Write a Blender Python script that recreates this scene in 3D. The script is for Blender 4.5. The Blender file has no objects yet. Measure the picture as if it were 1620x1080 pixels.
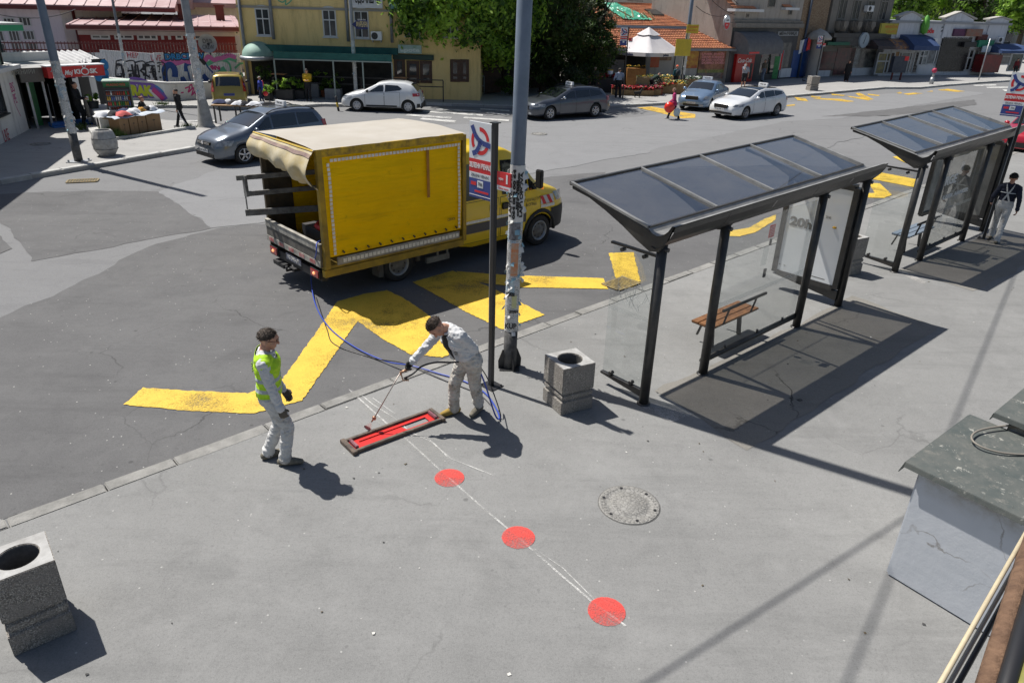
import bpy, bmesh, math, random
from mathutils import Vector, Matrix, noise as mn
R_ = math.radians
rnd = random.Random(7)
sc = bpy.context.scene
COL = sc.collection
FOC, PITCH, ROLL, CH = 1128.9, R_(25.263), R_(1.683), 4.982
cF = Vector((0, math.cos(PITCH), -math.sin(PITCH))); _U = Vector((0, math.sin(PITCH), math.cos(PITCH))); _R = Vector((1, 0, 0))
cR = _R*math.cos(ROLL)+_U*math.sin(ROLL); cU = _U*math.cos(ROLL)-_R*math.sin(ROLL); cC = Vector((0, 0, CH))
cam = bpy.data.objects.new('camera', bpy.data.cameras.new('camera')); COL.objects.link(cam); sc.camera = cam
cam.data.sensor_width = 36; cam.data.lens = 36*FOC/1620; cam.data.clip_start = 0.05; cam.data.clip_end = 1500
cam.matrix_world = Matrix(((cR.x, cU.x, -cF.x, 0), (cR.y, cU.y, -cF.y, 0), (cR.z, cU.z, -cF.z, CH), (0, 0, 0, 1)))
SUN_EL, SUN_AZ = R_(59.5), R_(148.0)          # azimuth measured from +X towards +Y
w = bpy.data.worlds.new('World'); sc.world = w; w.use_nodes = True
nt = w.node_tree; sky = nt.nodes.new('ShaderNodeTexSky'); sky.sky_type = 'NISHITA'; sky.sun_disc = False
sky.sun_elevation = SUN_EL; sky.sun_rotation = math.pi/2-SUN_AZ; sky.air_density = 1.0; sky.dust_density = 1.5
bg = nt.nodes['Background']; nt.links.new(sky.outputs[0], bg.inputs[0]); bg.inputs[1].default_value = 0.063
sl = bpy.data.lights.new('sun', 'SUN'); sl.energy = 5.0; sl.angle = R_(0.5); sl.color = (1, .955, .89)
so = bpy.data.objects.new('sun', sl); COL.objects.link(so)
sd = Vector((math.cos(SUN_EL)*math.cos(SUN_AZ), math.cos(SUN_EL)*math.sin(SUN_AZ), math.sin(SUN_EL)))
so.rotation_euler = sd.to_track_quat('Z', 'Y').to_euler(); so.location = (-30, 20, 60)
sc.view_settings.view_transform = 'Standard'; sc.view_settings.look = 'None'; sc.view_settings.gamma = 1; sc.view_settings.exposure = 0.28
def ray(px, py): return cF*FOC+cR*(px-810)-cU*(py-540)
def G(px, py, z=0.0):
 d = ray(px, py); t = (z-CH)/d.z
 return Vector((d.x*t, d.y*t, z))
def hit(o, d, px, py):
 """upright plane through o with horizontal direction d -> (s along, z)"""
 D = ray(px, py); det = -D.x*d.y+d.x*D.y
 t = (-o.x*d.y+d.x*o.y)/det
 s = (D.x*t-o.x)*d.x+(D.y*t-o.y)*d.y
 return s, CH+D.z*t
def HT(base, top_y, z0=0):
 B = G(*base, z0); lo, hi = 0, 40
 for _ in range(40):
  m = (lo+hi)/2; q = B+Vector((0, 0, m))-cC
  if q.dot(cF) > .05 and 540-FOC*q.dot(cU)/q.dot(cF) > top_y: lo = m
  else: hi = m
 return lo
MATS = {}
def srgb(c):
 if isinstance(c, str): c = tuple(int(c[i:i+2], 16)/255 for i in (0, 2, 4))
 return tuple(x/12.92 if x <= .04045 else ((x+.055)/1.055)**2.4 for x in c)
def mat(name, c, c2=None, sc_=4.0, rough=.6, metal=0.0, bump=0.0, bs=60.0, emit=0, alpha=1.0, spec=.5, coat=0, det=6, lo=.35, hi=.65, coord='Object', trans=0):
 if name in MATS: return MATS[name]
 m = bpy.data.materials.new(name); m.use_nodes = True; MATS[name] = m
 N, Lk = m.node_tree.nodes, m.node_tree.links; b = N['Principled BSDF']
 c = tuple(c)[:3]
 b.inputs['Base Color'].default_value = (*c, 1); b.inputs['Roughness'].default_value = rough; b.inputs['Metallic'].default_value = metal
 b.inputs['Specular IOR Level'].default_value = spec; b.inputs['Coat Weight'].default_value = coat; b.inputs['Coat Roughness'].default_value = .05
 b.inputs['Alpha'].default_value = alpha
 if trans: b.inputs['Transmission Weight'].default_value = trans
 if emit: b.inputs['Emission Color'].default_value = (*c, 1); b.inputs['Emission Strength'].default_value = emit
 tc = N.new('ShaderNodeTexCoord')
 if c2 is not None:
  n = N.new('ShaderNodeTexNoise'); n.inputs['Scale'].default_value = sc_; n.inputs['Detail'].default_value = det; n.inputs['Roughness'].default_value = .65
  Lk.new(tc.outputs[coord], n.inputs['Vector'])
  r = N.new('ShaderNodeMapRange'); r.inputs[1].default_value = lo; r.inputs[2].default_value = hi; Lk.new(n.outputs[0], r.inputs[0])
  x = N.new('ShaderNodeMix'); x.data_type = 'RGBA'; x.inputs[6].default_value = (*c, 1); x.inputs[7].default_value = (*c2[:3], 1)
  Lk.new(r.outputs[0], x.inputs[0]); Lk.new(x.outputs[2], b.inputs['Base Color'])
 if bump:
  n2 = N.new('ShaderNodeTexNoise'); n2.inputs['Scale'].default_value = bs; n2.inputs['Detail'].default_value = 4
  Lk.new(tc.outputs[coord], n2.inputs['Vector'])
  bp = N.new('ShaderNodeBump'); bp.inputs['Strength'].default_value = bump; bp.inputs['Distance'].default_value = .02
  Lk.new(n2.outputs[0], bp.inputs['Height']); Lk.new(bp.outputs[0], b.inputs['Normal'])
 return m
def nodes(name):
 m = bpy.data.materials.new(name); m.use_nodes = True; MATS[name] = m
 return m, m.node_tree.nodes, m.node_tree.links, m.node_tree.nodes['Principled BSDF']
def mixc(N, L, fac, a, b, blend='MIX'):
 x = N.new('ShaderNodeMix'); x.data_type = 'RGBA'; x.blend_type = blend
 for s, v in ((6, a), (7, b)):
  if isinstance(v, (tuple, list)): x.inputs[s].default_value = (*v[:3], 1)
  else: L.new(v, x.inputs[s])
 if isinstance(fac, (int, float)): x.inputs[0].default_value = fac
 else: L.new(fac, x.inputs[0])
 return x.outputs[2]
def nz(N, L, vec, scale, det=5, rough=.6, lo=None, hi=None, dist=0):
 n = N.new('ShaderNodeTexNoise'); n.inputs['Scale'].default_value = scale; n.inputs['Detail'].default_value = det
 n.inputs['Roughness'].default_value = rough; n.inputs['Distortion'].default_value = dist; L.new(vec, n.inputs['Vector'])
 if lo is None: return n.outputs[0]
 return mr(N, L, n.outputs[0], lo, hi)
def mr(N, L, v, lo, hi, a=0.0, b=1.0):
 r = N.new('ShaderNodeMapRange'); r.inputs[1].default_value = lo; r.inputs[2].default_value = hi; r.inputs[3].default_value = a; r.inputs[4].default_value = b
 L.new(v, r.inputs[0]); return r.outputs[0]
def mul(N, L, a, b):
 x = N.new('ShaderNodeMath'); x.operation = 'MULTIPLY'
 for i, v in enumerate((a, b)):
  if isinstance(v, (int, float)): x.inputs[i].default_value = v
  else: L.new(v, x.inputs[i])
 return x.outputs[0]
def asphalt(name, base, light, dark, crack=.5, speck=.25, big=.35, seed=0):
 m, N, L, b = nodes(name); tc = N.new('ShaderNodeTexCoord'); mp = N.new('ShaderNodeMapping'); L.new(tc.outputs['Object'], mp.inputs[0]); mp.inputs[1].default_value = (seed*7.3, seed*3.1, 0); v = mp.outputs[0]
 c = mixc(N, L, nz(N, L, v, big, 7, .7, .3, .7), base, light)
 c = mixc(N, L, mul(N, L, nz(N, L, v, 1.3, 6, .7, .52, .75, .6), .55), c, dark)
 c = mixc(N, L, mul(N, L, nz(N, L, v, 9, 6, .75, .5, .8), .4), c, dark)
 c = mixc(N, L, mul(N, L, nz(N, L, v, 62, 5, .9, .35, .72), .85), c, tuple(x*1.62 for x in base))
 c = mixc(N, L, mul(N, L, nz(N, L, v, 34, 6, .9, .52, .72), .75), c, tuple(x*.5 for x in base))
 c = mixc(N, L, mul(N, L, nz(N, L, v, .9, 8, .8, .5, .68, .4), .5), c, light)
 sv = N.new('ShaderNodeMapping'); L.new(v, sv.inputs[0]); sv.inputs[2].default_value = (0, 0, -.75); sv.inputs[3].default_value = (.25, 2.2, 1)
 c = mixc(N, L, mul(N, L, nz(N, L, sv.outputs[0], .8, 7, .8, .52, .75), .4), c, dark)
 g2 = N.new('ShaderNodeTexVoronoi'); g2.inputs['Scale'].default_value = 85; L.new(v, g2.inputs['Vector'])
 c = mixc(N, L, mul(N, L, mr(N, L, g2.outputs['Distance'], .55, .2), .22), c, dark)
 s = N.new('ShaderNodeTexVoronoi'); s.inputs['Scale'].default_value = 11; L.new(v, s.inputs['Vector'])
 sp = mul(N, L, mr(N, L, s.outputs['Distance'], .13, .07), mr(N, L, s.outputs['Color'], .72, .77))
 c = mixc(N, L, mul(N, L, sp, speck), c, (.55, .55, .52))
 s = N.new('ShaderNodeTexVoronoi'); s.inputs['Scale'].default_value = 2.1; L.new(v, s.inputs['Vector'])
 sp = mul(N, L, mr(N, L, s.outputs['Distance'], .075, .045), mr(N, L, s.outputs['Color'], .6, .65))
 c = mixc(N, L, mul(N, L, sp, .6), c, dark)
 dn = N.new('ShaderNodeTexNoise'); dn.inputs['Scale'].default_value = 1.2; dn.inputs['Detail'].default_value = 7; L.new(v, dn.inputs['Vector'])
 ad = N.new('ShaderNodeMix'); ad.data_type = 'VECTOR'; ad.inputs[0].default_value = .45; L.new(v, ad.inputs[4]); L.new(dn.outputs[1], ad.inputs[5])
 vc = N.new('ShaderNodeTexVoronoi'); vc.feature = 'DISTANCE_TO_EDGE'; vc.inputs['Scale'].default_value = .75; L.new(ad.outputs[1], vc.inputs['Vector'])
 cr = mul(N, L, mr(N, L, vc.outputs['Distance'], .007, .001), nz(N, L, v, .33, 3, .5, .52, .6))
 c = mixc(N, L, mul(N, L, cr, crack), c, tuple(x*.25 for x in dark))
 s = N.new('ShaderNodeTexVoronoi'); s.inputs['Scale'].default_value = 4.3; L.new(v, s.inputs['Vector'])
 sp = mul(N, L, mr(N, L, s.outputs['Distance'], .09, .05), mr(N, L, s.outputs['Color'], .55, .6)); c = mixc(N, L, mul(N, L, sp, .35), c, dark)
 L.new(c, b.inputs['Base Color']); b.inputs['Roughness'].default_value = .88; b.inputs['Specular IOR Level'].default_value = .3
 bp = N.new('ShaderNodeBump'); bp.inputs['Strength'].default_value = .5; bp.inputs['Distance'].default_value = .008
 L.new(nz(N, L, v, 130, 3), bp.inputs['Height']); L.new(bp.outputs[0], b.inputs['Normal'])
 return m
def paint(name, c, wear=.5, scale=5, edge=.1, c2=None, fine=45):
 """road paint; worn through where noise is high"""
 m, N, L, b = nodes(name); tc = N.new('ShaderNodeTexCoord'); v = tc.outputs['Object']
 col = mixc(N, L, nz(N, L, v, 3, 6, .7, .35, .7), c, c2 or tuple(x*.78 for x in c))
 col = mixc(N, L, nz(N, L, v, 90, 3, .7, .45, .8), col, tuple(x*.6 for x in c))
 L.new(col, b.inputs['Base Color']); b.inputs['Roughness'].default_value = .7
 a = nz(N, L, v, fine, 5, .85); a2 = nz(N, L, v, scale*.25, 5, .7)
 ad = N.new('ShaderNodeMath'); ad.operation = 'ADD'; L.new(a, ad.inputs[0]); L.new(a2, ad.inputs[1])
 al = mr(N, L, ad.outputs[0], 1.38-wear*.5, 1.38-wear*.5-edge)
 L.new(al, b.inputs['Alpha'])
 return m
class MB:
 def __init__(s, M=None): s.v = []; s.f = []; s.mi = []; s.sm = []; s.M = M; s.cur = 0; s.smooth = False
 def add(s, vs, fs, sm=None):
  o = len(s.v)
  for p in vs:
   p = Vector(p); s.v.append(tuple(s.M @ p) if s.M else tuple(p))
  for f in fs: s.f.append(tuple(i+o for i in f)); s.mi.append(s.cur); s.sm.append(s.smooth if sm is None else sm)
  return s
 def box(s, c, d, rz=0, M=None):
  x, y, z = d[0]/2, d[1]/2, d[2]/2; c = Vector(c)
  vs = [Vector(p) for p in ((-x,-y,-z),(x,-y,-z),(x,y,-z),(-x,y,-z),(-x,-y,z),(x,-y,z),(x,y,z),(-x,y,z))]
  Q = M or (Matrix.Rotation(rz, 3, 'Z') if rz else None)
  if Q: vs = [Q @ p for p in vs]
  return s.add([p+c for p in vs], [(0,3,2,1),(4,5,6,7),(0,1,5,4),(1,2,6,5),(2,3,7,6),(3,0,4,7)], False)
 def bb(s, x0, x1, y0, y1, z0, z1): return s.box(((x0+x1)/2, (y0+y1)/2, (z0+z1)/2), (abs(x1-x0), abs(y1-y0), abs(z1-z0)))
 def beam(s, a, b, w, h, up=(0, 0, 1)):
  a, b = Vector(a), Vector(b); d = b-a; L = d.length; d.normalize(); up = Vector(up)
  if abs(d.dot(up)) > .98: up = Vector((1, 0, 0))
  y = up.cross(d).normalized(); z = d.cross(y)
  return s.box((a+b)/2, (L, w, h), M=Matrix((d, y, z)).transposed())
 def tube(s, pts, r, n=8, cap=True, sm=True):
  pts = [Vector(p) for p in pts]; rs = r if isinstance(r, (list, tuple)) else [r]*len(pts)
  vs = []; fs = []; N = None
  for i, p in enumerate(pts):
   t = (pts[min(i+1, len(pts)-1)]-pts[max(i-1, 0)]).normalized()
   if N is None: N = t.orthogonal().normalized()
   else:
    N = (N-t*N.dot(t))
    N = N.normalized() if N.length > 1e-5 else t.orthogonal().normalized()
   B = t.cross(N)
   for k in range(n):
    a = 2*math.pi*k/n; vs.append(p+(N*math.cos(a)+B*math.sin(a))*rs[i])
  for i in range(len(pts)-1):
   for k in range(n): fs.append((i*n+k, i*n+(k+1) % n, (i+1)*n+(k+1) % n, (i+1)*n+k))
  s.add(vs, fs, sm)
  if cap and n > 2:
   o = len(s.v)-len(vs); e = o+(len(pts)-1)*n
   s.f.append(tuple(o+k for k in range(n))[::-1]); s.mi.append(s.cur); s.sm.append(False)
   s.f.append(tuple(e+k for k in range(n))); s.mi.append(s.cur); s.sm.append(False)
  return s
 def cyl(s, c, r, h, n=16, r2=None): c = Vector(c); return s.tube([c, c+Vector((0, 0, h))], [r, r if r2 is None else r2], n)
 def lathe(s, prof, c=(0, 0, 0), n=20, sm=True):
  vs = []; fs = []; c = Vector(c)
  for r, z in prof:
   for k in range(n): a = 2*math.pi*k/n; vs.append(c+Vector((r*math.cos(a), r*math.sin(a), z)))
  for i in range(len(prof)-1):
   for k in range(n): fs.append((i*n+k, i*n+(k+1) % n, (i+1)*n+(k+1) % n, (i+1)*n+k))
  return s.add(vs, fs, sm)
 def poly(s, pts): return s.add(pts, [tuple(range(len(pts)))], False)
 def prism(s, pts, h):
  h = Vector(h); n = len(pts); pts = [Vector(p) for p in pts]
  return s.add(pts+[p+h for p in pts], [tuple(range(n))[::-1], tuple(range(n, 2*n))]+[(i, (i+1) % n, n+(i+1) % n, n+i) for i in range(n)], False)
 def grid(s, fn, nu, nv, sm=True):
  vs = [fn(i/nu, j/nv) for j in range(nv+1) for i in range(nu+1)]
  return s.add(vs, [(j*(nu+1)+i, j*(nu+1)+i+1, (j+1)*(nu+1)+i+1, (j+1)*(nu+1)+i) for j in range(nv) for i in range(nu)], sm)
 def sphere(s, c, r, n=10, m=7, sc3=(1, 1, 1)):
  c = Vector(c)
  return s.lathe([(max(1e-4, r*math.sin(math.pi*i/m)), -r*math.cos(math.pi*i/m)) for i in range(m+1)], c, n) if sc3 == (1, 1, 1) else s.add(
   [c+Vector((r*sc3[0]*math.sin(math.pi*i/m)*math.cos(2*math.pi*k/n), r*sc3[1]*math.sin(math.pi*i/m)*math.sin(2*math.pi*k/n), -r*sc3[2]*math.cos(math.pi*i/m))) for i in range(m+1) for k in range(n)],
   [(i*n+k, i*n+(k+1) % n, (i+1)*n+(k+1) % n, (i+1)*n+k) for i in range(m) for k in range(n)], True)
 def mesh(s, name, mats):
  me = bpy.data.meshes.new(name); me.from_pydata(s.v, [], s.f)
  for m in (mats if isinstance(mats, (list, tuple)) else [mats]): me.materials.append(m)
  me.polygons.foreach_set('material_index', s.mi); me.polygons.foreach_set('use_smooth', s.sm); me.update()
  return me
 def build(s, name, mats, parent=None, bevel=0, label=None, fix=True):
  me = s.mesh(name, mats)
  if fix or bevel:
   bm = bmesh.new(); bm.from_mesh(me)
   bmesh.ops.remove_doubles(bm, verts=bm.verts, dist=1e-5) if bevel else None
   bmesh.ops.recalc_face_normals(bm, faces=bm.faces)
   if bevel: bmesh.ops.bevel(bm, geom=[e for e in bm.edges if len(e.link_faces) == 2 and e.calc_face_angle(0) > .6], offset=bevel, segments=2, affect='EDGES', clamp_overlap=True)
   bm.to_mesh(me); bm.free()
  return link(name, me, parent, label)
def link(name, me, parent=None, label=None):
 o = bpy.data.objects.new(name, me); COL.objects.link(o)
 if parent: o.parent = parent
 if label: o['label'] = label
 return o
def thing(name, label, cat, loc=(0, 0, 0), rz=0, group=None):
 o = bpy.data.objects.new(name, None); COL.objects.link(o); o.location = loc; o.rotation_euler = (0, 0, rz); o.empty_display_size = .2
 return tag(o, label, cat, group)
def tag(o, label, cat, group=None):
 o['label'] = label; o['category'] = cat
 if group: o['group'] = group
 return o
def struct(o, kind='structure'): o['kind'] = kind; return o
def copy_tree(o, parent=None):
 c = o.copy(); COL.objects.link(c); c.parent = parent
 for ch in list(o.children): copy_tree(ch, c)
 return c
def flat(px, z, zp=None): return [Vector((*G(x, y, zp if zp is not None else z)[:2], z)) for x, y in px]
_TXT = {}
def text(s, name, size, m, parent, loc, rot=(math.pi/2, 0, 0), ext=.004, wid=None, bold=0, align='CENTER', shear=0, kind=None):
 """lettering as real flat geometry; size = letter height, wid = total width"""
 cu = bpy.data.curves.new(name, 'FONT'); cu.body = s; cu.size = size*1.35; cu.extrude = ext; cu.offset = bold; cu.align_x = 'CENTER'; cu.align_y = 'CENTER'; cu.resolution_u = 3; cu.shear = shear
 t = bpy.data.objects.new('t', cu); COL.objects.link(t); dg = bpy.context.evaluated_depsgraph_get()
 me = bpy.data.meshes.new_from_object(t.evaluated_get(dg)); COL.objects.unlink(t); bpy.data.objects.remove(t)
 me.name = name; me.materials.clear(); me.materials.append(m)
 xs = [v.co.x for v in me.vertices]
 if wid and xs:
  k = wid/max(.001, (max(xs)-min(xs))); c = (max(xs)+min(xs))/2
  for v in me.vertices: v.co.x = (v.co.x-c)*k
 o = link(name, me, parent); o.location = loc; o.rotation_euler = rot
 return o
def L(c): return srgb(c)
black = mat('black_paint', (.018, .018, .02), rough=.45)
darkmetal = mat('dark_metal', (.03, .032, .034), (.05, .05, .052), 8, rough=.4, metal=.3, bump=.05)
steel = mat('galvanised_steel', (.42, .44, .46), (.3, .31, .33), 6, rough=.45, metal=.6)
rubber = mat('tyre_rubber', (.018, .018, .019), (.035, .033, .03), 12, rough=.85)
whitep = mat('white_plastic', (.75, .76, .77), rough=.4)
glassd = mat('dark_car_glass', (.012, .015, .018), rough=.04, spec=.9, coat=.5)
redp = mat('red_plastic', (.5, .02, .02), rough=.25, coat=.6)
chrome = mat('chrome', (.7, .7, .72), rough=.15, metal=1)
# ================= GROUND =================
RZ = -0.12
road_m = asphalt('road_asphalt', (.088, .088, .09), (.155, .155, .155), (.055, .055, .057), .45, .75, .3)
road_l = asphalt('road_asphalt_light', (.175, .178, .183), (.21, .213, .218), (.12, .12, .125), .4, .2, .4, 1)
road_d = asphalt('road_asphalt_far', (.15, .152, .155), (.185, .187, .19), (.10, .10, .105), .5, .2, .25, 2)
pave_m = asphalt('pavement_asphalt', (.163, .164, .161), (.280, .281, .276), (.103, .105, .104), .22, .5, .28, 3)
pave_f = asphalt('far_pavement_asphalt', (.27, .267, .26), (.34, .335, .325), (.17, .168, .165), .5, .2, .5, 4)
dirt_m = asphalt('dirty_pavement', (.115, .108, .098), (.15, .14, .125), (.07, .066, .06), .9, .3, .6, 5)
kerb_m = mat('kerb_stone', (.29, .285, .27), (.18, .178, .168), 3.5, rough=.9, bump=.6, bs=45)
kerb_w = mat('pale_kerb_stone', (.50, .50, .485), (.33, .33, .32), 2.5, rough=.85, bump=.4, bs=40)
mb = MB(); S = 600
mb.poly([(-S, -60, RZ), (S, -60, RZ), (S, S, RZ), (-S, S, RZ)])
struct(mb.build('road', road_d))
KO = G(150, 768); KD = (G(1150, 405)-KO); KD.z = 0; KD.normalize(); KN = Vector((KD.y, -KD.x, 0))   # KD along the kerb, KN into the pavement
def K(s, n, z=0): p = KO+KD*s+KN*n; return Vector((p.x, p.y, z))
def sheet(name, pts, m, z, jit=.03, step=.25, kind='structure'):
 out = []
 n = len(pts)
 for i in range(n):
  a, b = pts[i], pts[(i+1) % n]; L_ = (b-a).length; k = max(1, min(300, int(L_/step)))
  for j in range(k):
   p = a.lerp(b, j/k)
   if jit: p = p+Vector((jit*5*mn.noise(Vector((p.x*1.3, p.y*1.3, z*90))), jit*5*mn.noise(Vector((p.y*1.3, p.x*1.3, 7+z*90))), 0)) if jit < .05 and step > .2 else p; p = p+Vector((rnd.uniform(-jit, jit), rnd.uniform(-jit, jit), 0))
   out.append((p.x, p.y, z))
 me = bpy.data.meshes.new(name); bm = bmesh.new(); vs = [bm.verts.new(p) for p in out]
 es = [bm.edges.new((vs[i], vs[(i+1) % len(vs)])) for i in range(len(vs))]
 bmesh.ops.triangle_fill(bm, edges=es, use_beauty=True, normal=(0, 0, 1)); bmesh.ops.recalc_face_normals(bm, faces=bm.faces)
 if bm.faces and sum(f.normal.z for f in bm.faces) < 0: bmesh.ops.reverse_faces(bm, faces=bm.faces)
 bm.to_mesh(me); bm.free(); me.materials.append(m)
 o = link(name, me); o['kind'] = kind; return o
gf = lambda l, z=RZ: flat(l, z)
sheet('near_lane', [K(-12, 0), K(30, 0), *gf([(1240, 262), (1010, 268), (840, 283), (600, 330), (420, 352), (340, 362), (254, 384), (153, 433), (0, 501), (-250, 610)])], road_m, RZ+.004, .04)
sheet('old_asphalt_patch', gf([(23, 372), (53, 413), (336, 361), (249, 303), (140, 302), (-150, 312), (-150, 352), (0, 350)]), road_m, RZ+.006, .02)
sheet('old_asphalt_patch', gf([(-100, 345), (0, 375), (19, 393), (0, 402), (-100, 420)]), road_m, RZ+.009, .02)
sheet('light_asphalt_patch', gf([(249, 303), (336, 361), (412, 352), (600, 322), (840, 275), (1240, 203), (1560, 148), (1500, 140), (1250, 162), (1000, 186), (700, 198), (520, 205), (420, 245), (330, 275)]), road_l, RZ+.008, .03)
sheet('old_asphalt_patch', gf([(1040, 235), (1245, 192), (1420, 182), (1500, 188), (1330, 225), (1240, 262), (1010, 268), (900, 300)]), road_d, RZ+.012, .04)
sheet('asphalt_strip', gf([(1300, 185), (1540, 158), (1545, 166), (1400, 184)]), road_m, RZ+.012, .03)
mb = MB(); F = 75
pts = [K(-14, .2), K(F, .2), K(F, 60), K(-14, 60)]
mb.prism([Vector((p.x, p.y, -.3)) for p in pts], (0, 0, .3)); struct(mb.build('pavement', pave_m))
mb = MB(); s = -13.5
while s < F-2:
 l = rnd.uniform(.75, 1.15); j = rnd.uniform(-.012, .012); wd = .2+rnd.uniform(-.02, .015)
 a = .008
 q = [K(s+a, j-.0), K(s+l-a, j+rnd.uniform(-.012, .012)), K(s+l-a, wd), K(s+a, wd)]
 mb.prism([Vector((p.x, p.y, -.25)) for p in q], (0, 0, .25+rnd.uniform(0, .014))); s += l
struct(mb.build('kerb', kerb_m, bevel=.012))
def slab(name, px, m, kerb_idx, kw=.28, kl=1.2, z=0.0, kz=.02, km=kerb_w):
 P = flat(px, 0, 0)
 mb = MB(); mb.prism([Vector((p.x, p.y, -.3)) for p in P], (0, 0, .3+z)); struct(mb.build(name, m))
 mb = MB()
 for i in kerb_idx:
  a, b = P[i], P[(i+1) % len(P)]; d = (b-a); L_ = d.length; d.normalize(); n = Vector((d.y, -d.x, 0))
  k = max(1, round(L_/kl))
  for j in range(k):
   p = a+d*(L_*j/k+.012); q = a+d*(L_*(j+1)/k-.012); o = rnd.uniform(-.012, .012)
   mb.prism([Vector((v.x, v.y, -.25)) for v in (p+n*o, q+n*o, q-n*kw, p-n*kw)], (0, 0, .25+kz+z+rnd.uniform(-.008, .008)))
 struct(mb.build('kerb', km, bevel=.02))
slab('left_pavement', [(-260, 330), (0, 286), (100, 269), (200, 252), (310, 233), (372, 222), (400, 212), (395, 200), (350, 196), (262, 190), (240, 186), (-260, 186)], pave_f, [0, 1, 2, 3, 4, 5, 6])
slab('far_pavement', [(120, 166), (205, 170), (262, 167), (330, 168), (420, 171), (511, 165), (560, 166), (674, 163), (757, 166), (804, 168), (900, 169), (965, 168), (1036, 164), (1100, 161), (1170, 157.5), (1245, 152), (1310, 146.5), (1400, 138.5), (1456, 138.5), (1497, 134.5), (1556, 130), (1620, 126), (1900, 115),
  (2000, 66), (1400, 50), (800, 50), (300, 60), (60, 90)], pave_f, list(range(22)))
mb = MB()
P = flat([(182, 222), (215, 218), (255, 212), (310, 203)], 0, 0)
for a, b in zip(P, P[1:]):
 d = (b-a).normalized(); n = Vector((d.y, -d.x, 0)); q = [a, b, b-n*.15, a-n*.15]
 mb.prism([Vector((v.x, v.y, -.05)) for v in q], (0, 0, .15))
struct(mb.build('verge_edging', kerb_w, bevel=.015))
def grass(name, pts, n, h, m, seed=0):
 r = random.Random(seed); mb = MB()
 for _ in range(n):
  i = r.randrange(len(pts)-1); p = pts[i].lerp(pts[i+1], r.random())+Vector((r.gauss(0, .12), r.gauss(0, .12), 0))
  a = r.uniform(0, 6.28); l = h*r.uniform(.4, 1.2); w_ = .012+.01*r.random(); tx = Vector((math.cos(a), math.sin(a), 0)); tl = Vector((r.uniform(-.5, .5), r.uniform(-.5, .5), 1))*l
  mb.add([p-tx*w_, p+tx*w_, p+tl], [(0, 1, 2)], False)
 o = mb.build(name, m, fix=False); return o
grass_m = mat('grass_blades', (.07, .13, .02), (.12, .17, .04), 3, rough=.8)
for i, pl in enumerate(([(183, 220), (215, 216), (258, 210)], [(165, 214), (190, 219)], [(290, 203), (305, 202)], [(252, 166), (262, 166)], [(128, 198), (133, 206)])):
 o = grass('grass', flat(pl, 0), [260, 500, 120, 120, 150][i], [.12, .38, .2, .2, .25][i], grass_m, i); o['kind'] = 'stuff'
yel = paint('yellow_road_paint', (.74, .50, .05), .13, 4, .3, (.64, .41, .04))
yel2 = paint('worn_yellow_road_paint', (.66, .42, .05), .3, 5, .25)
whi = paint('worn_white_road_paint', (.62, .62, .60), .3, 5, .25)
ym = [[(196, 641), (226, 614), (300, 619), (392, 623), (448, 600), (500, 527), (533, 478), (575, 466), (608, 461), (560, 516), (520, 575), (478, 634), (440, 645), (398, 655), (300, 651)],
  [(533, 478), (575, 466), (612, 460), (640, 473), (668, 492), (702, 517), (752, 548), (700, 566), (651, 562), (610, 540), (560, 505)],
  [(653, 447), (716, 429), (790, 462), (862, 499), (795, 522), (737, 494)],
  [(722, 430), (800, 436), (955, 441), (962, 458), (820, 455), (745, 446)],
  [(963, 401), (1002, 400), (1013, 446), (976, 449)],
  [(1385, 272), (1459, 286), (1452, 298), (1379, 284)], [(1373, 290), (1392, 291), (1411, 309), (1398, 314), (1352, 313), (1350, 307), (1384, 306)],
  [(1148, 374), (1150, 367), (1185, 361), (1210, 347), (1228, 340), (1226, 349), (1196, 368), (1170, 375)], [(1412, 249), (1424, 247), (1440, 256), (1434, 259)]]
for i, q in enumerate(ym): sheet('bus_stop_marking', gf(q), yel, RZ+.0145+.0004*i, .012, .05)
yf = [[(1008, 171), (1030, 169), (1062, 175), (1100, 181), (1100, 187), (1078, 188), (1040, 178)],
  [(1242, 167), (1258, 165.5), (1257, 168), (1243, 169)], [(1256, 154), (1274, 156), (1279, 161), (1262, 159)], [(1284, 152), (1300, 154), (1296, 156), (1282, 154)], [(1285, 157), (1300, 156), (1330, 157), (1352, 161), (1340, 162), (1316, 159)],
  [(1316, 149), (1338, 151), (1334, 152.5), (1315, 151)], [(1339, 152), (1362, 155), (1353, 148), (1360, 147.5), (1382, 157.5), (1373, 159.5), (1345, 154.5)], [(1373, 149), (1392, 151), (1390, 152.5), (1372, 151)],
  [(1484, 142.5), (1500, 141), (1527, 145), (1515, 146), (1486, 143.5)], [(1418, 147), (1424, 146), (1428, 148), (1422, 149)], [(1428, 149), (1448, 147), (1461, 148.5), (1436, 151)], [(1466, 145.5), (1475, 144), (1476, 145.5)]]
for i, q in enumerate(yf): sheet('bus_stop_marking', gf(q), yel2, RZ+.0145+.0004*i, .015, .1)
wf = [[(645, 181), (715, 186), (713, 188.5), (642, 183.5)], [(668, 187), (722, 191.5), (720, 194.5), (664, 189.5)], [(670, 175.5), (765, 182), (764, 184), (668, 177.5)], [(690, 172), (760, 176), (760, 178), (690, 174)], [(760, 172), (806, 175), (806, 177), (760, 174)], [(735, 185.5), (805, 190), (805, 192.5), (733, 187.5)],
  [(770, 178), (806, 181), (806, 183), (770, 180)], [(262, 191.5), (340, 190.8), (340, 192.6), (262, 193.3)], [(1540, 135), (1575, 134), (1577, 136), (1541, 137)], [(1560, 138), (1600, 137.5), (1600, 140), (1562, 140)], [(1585, 142), (1620, 141), (1620, 145), (1590, 145)]]
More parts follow.
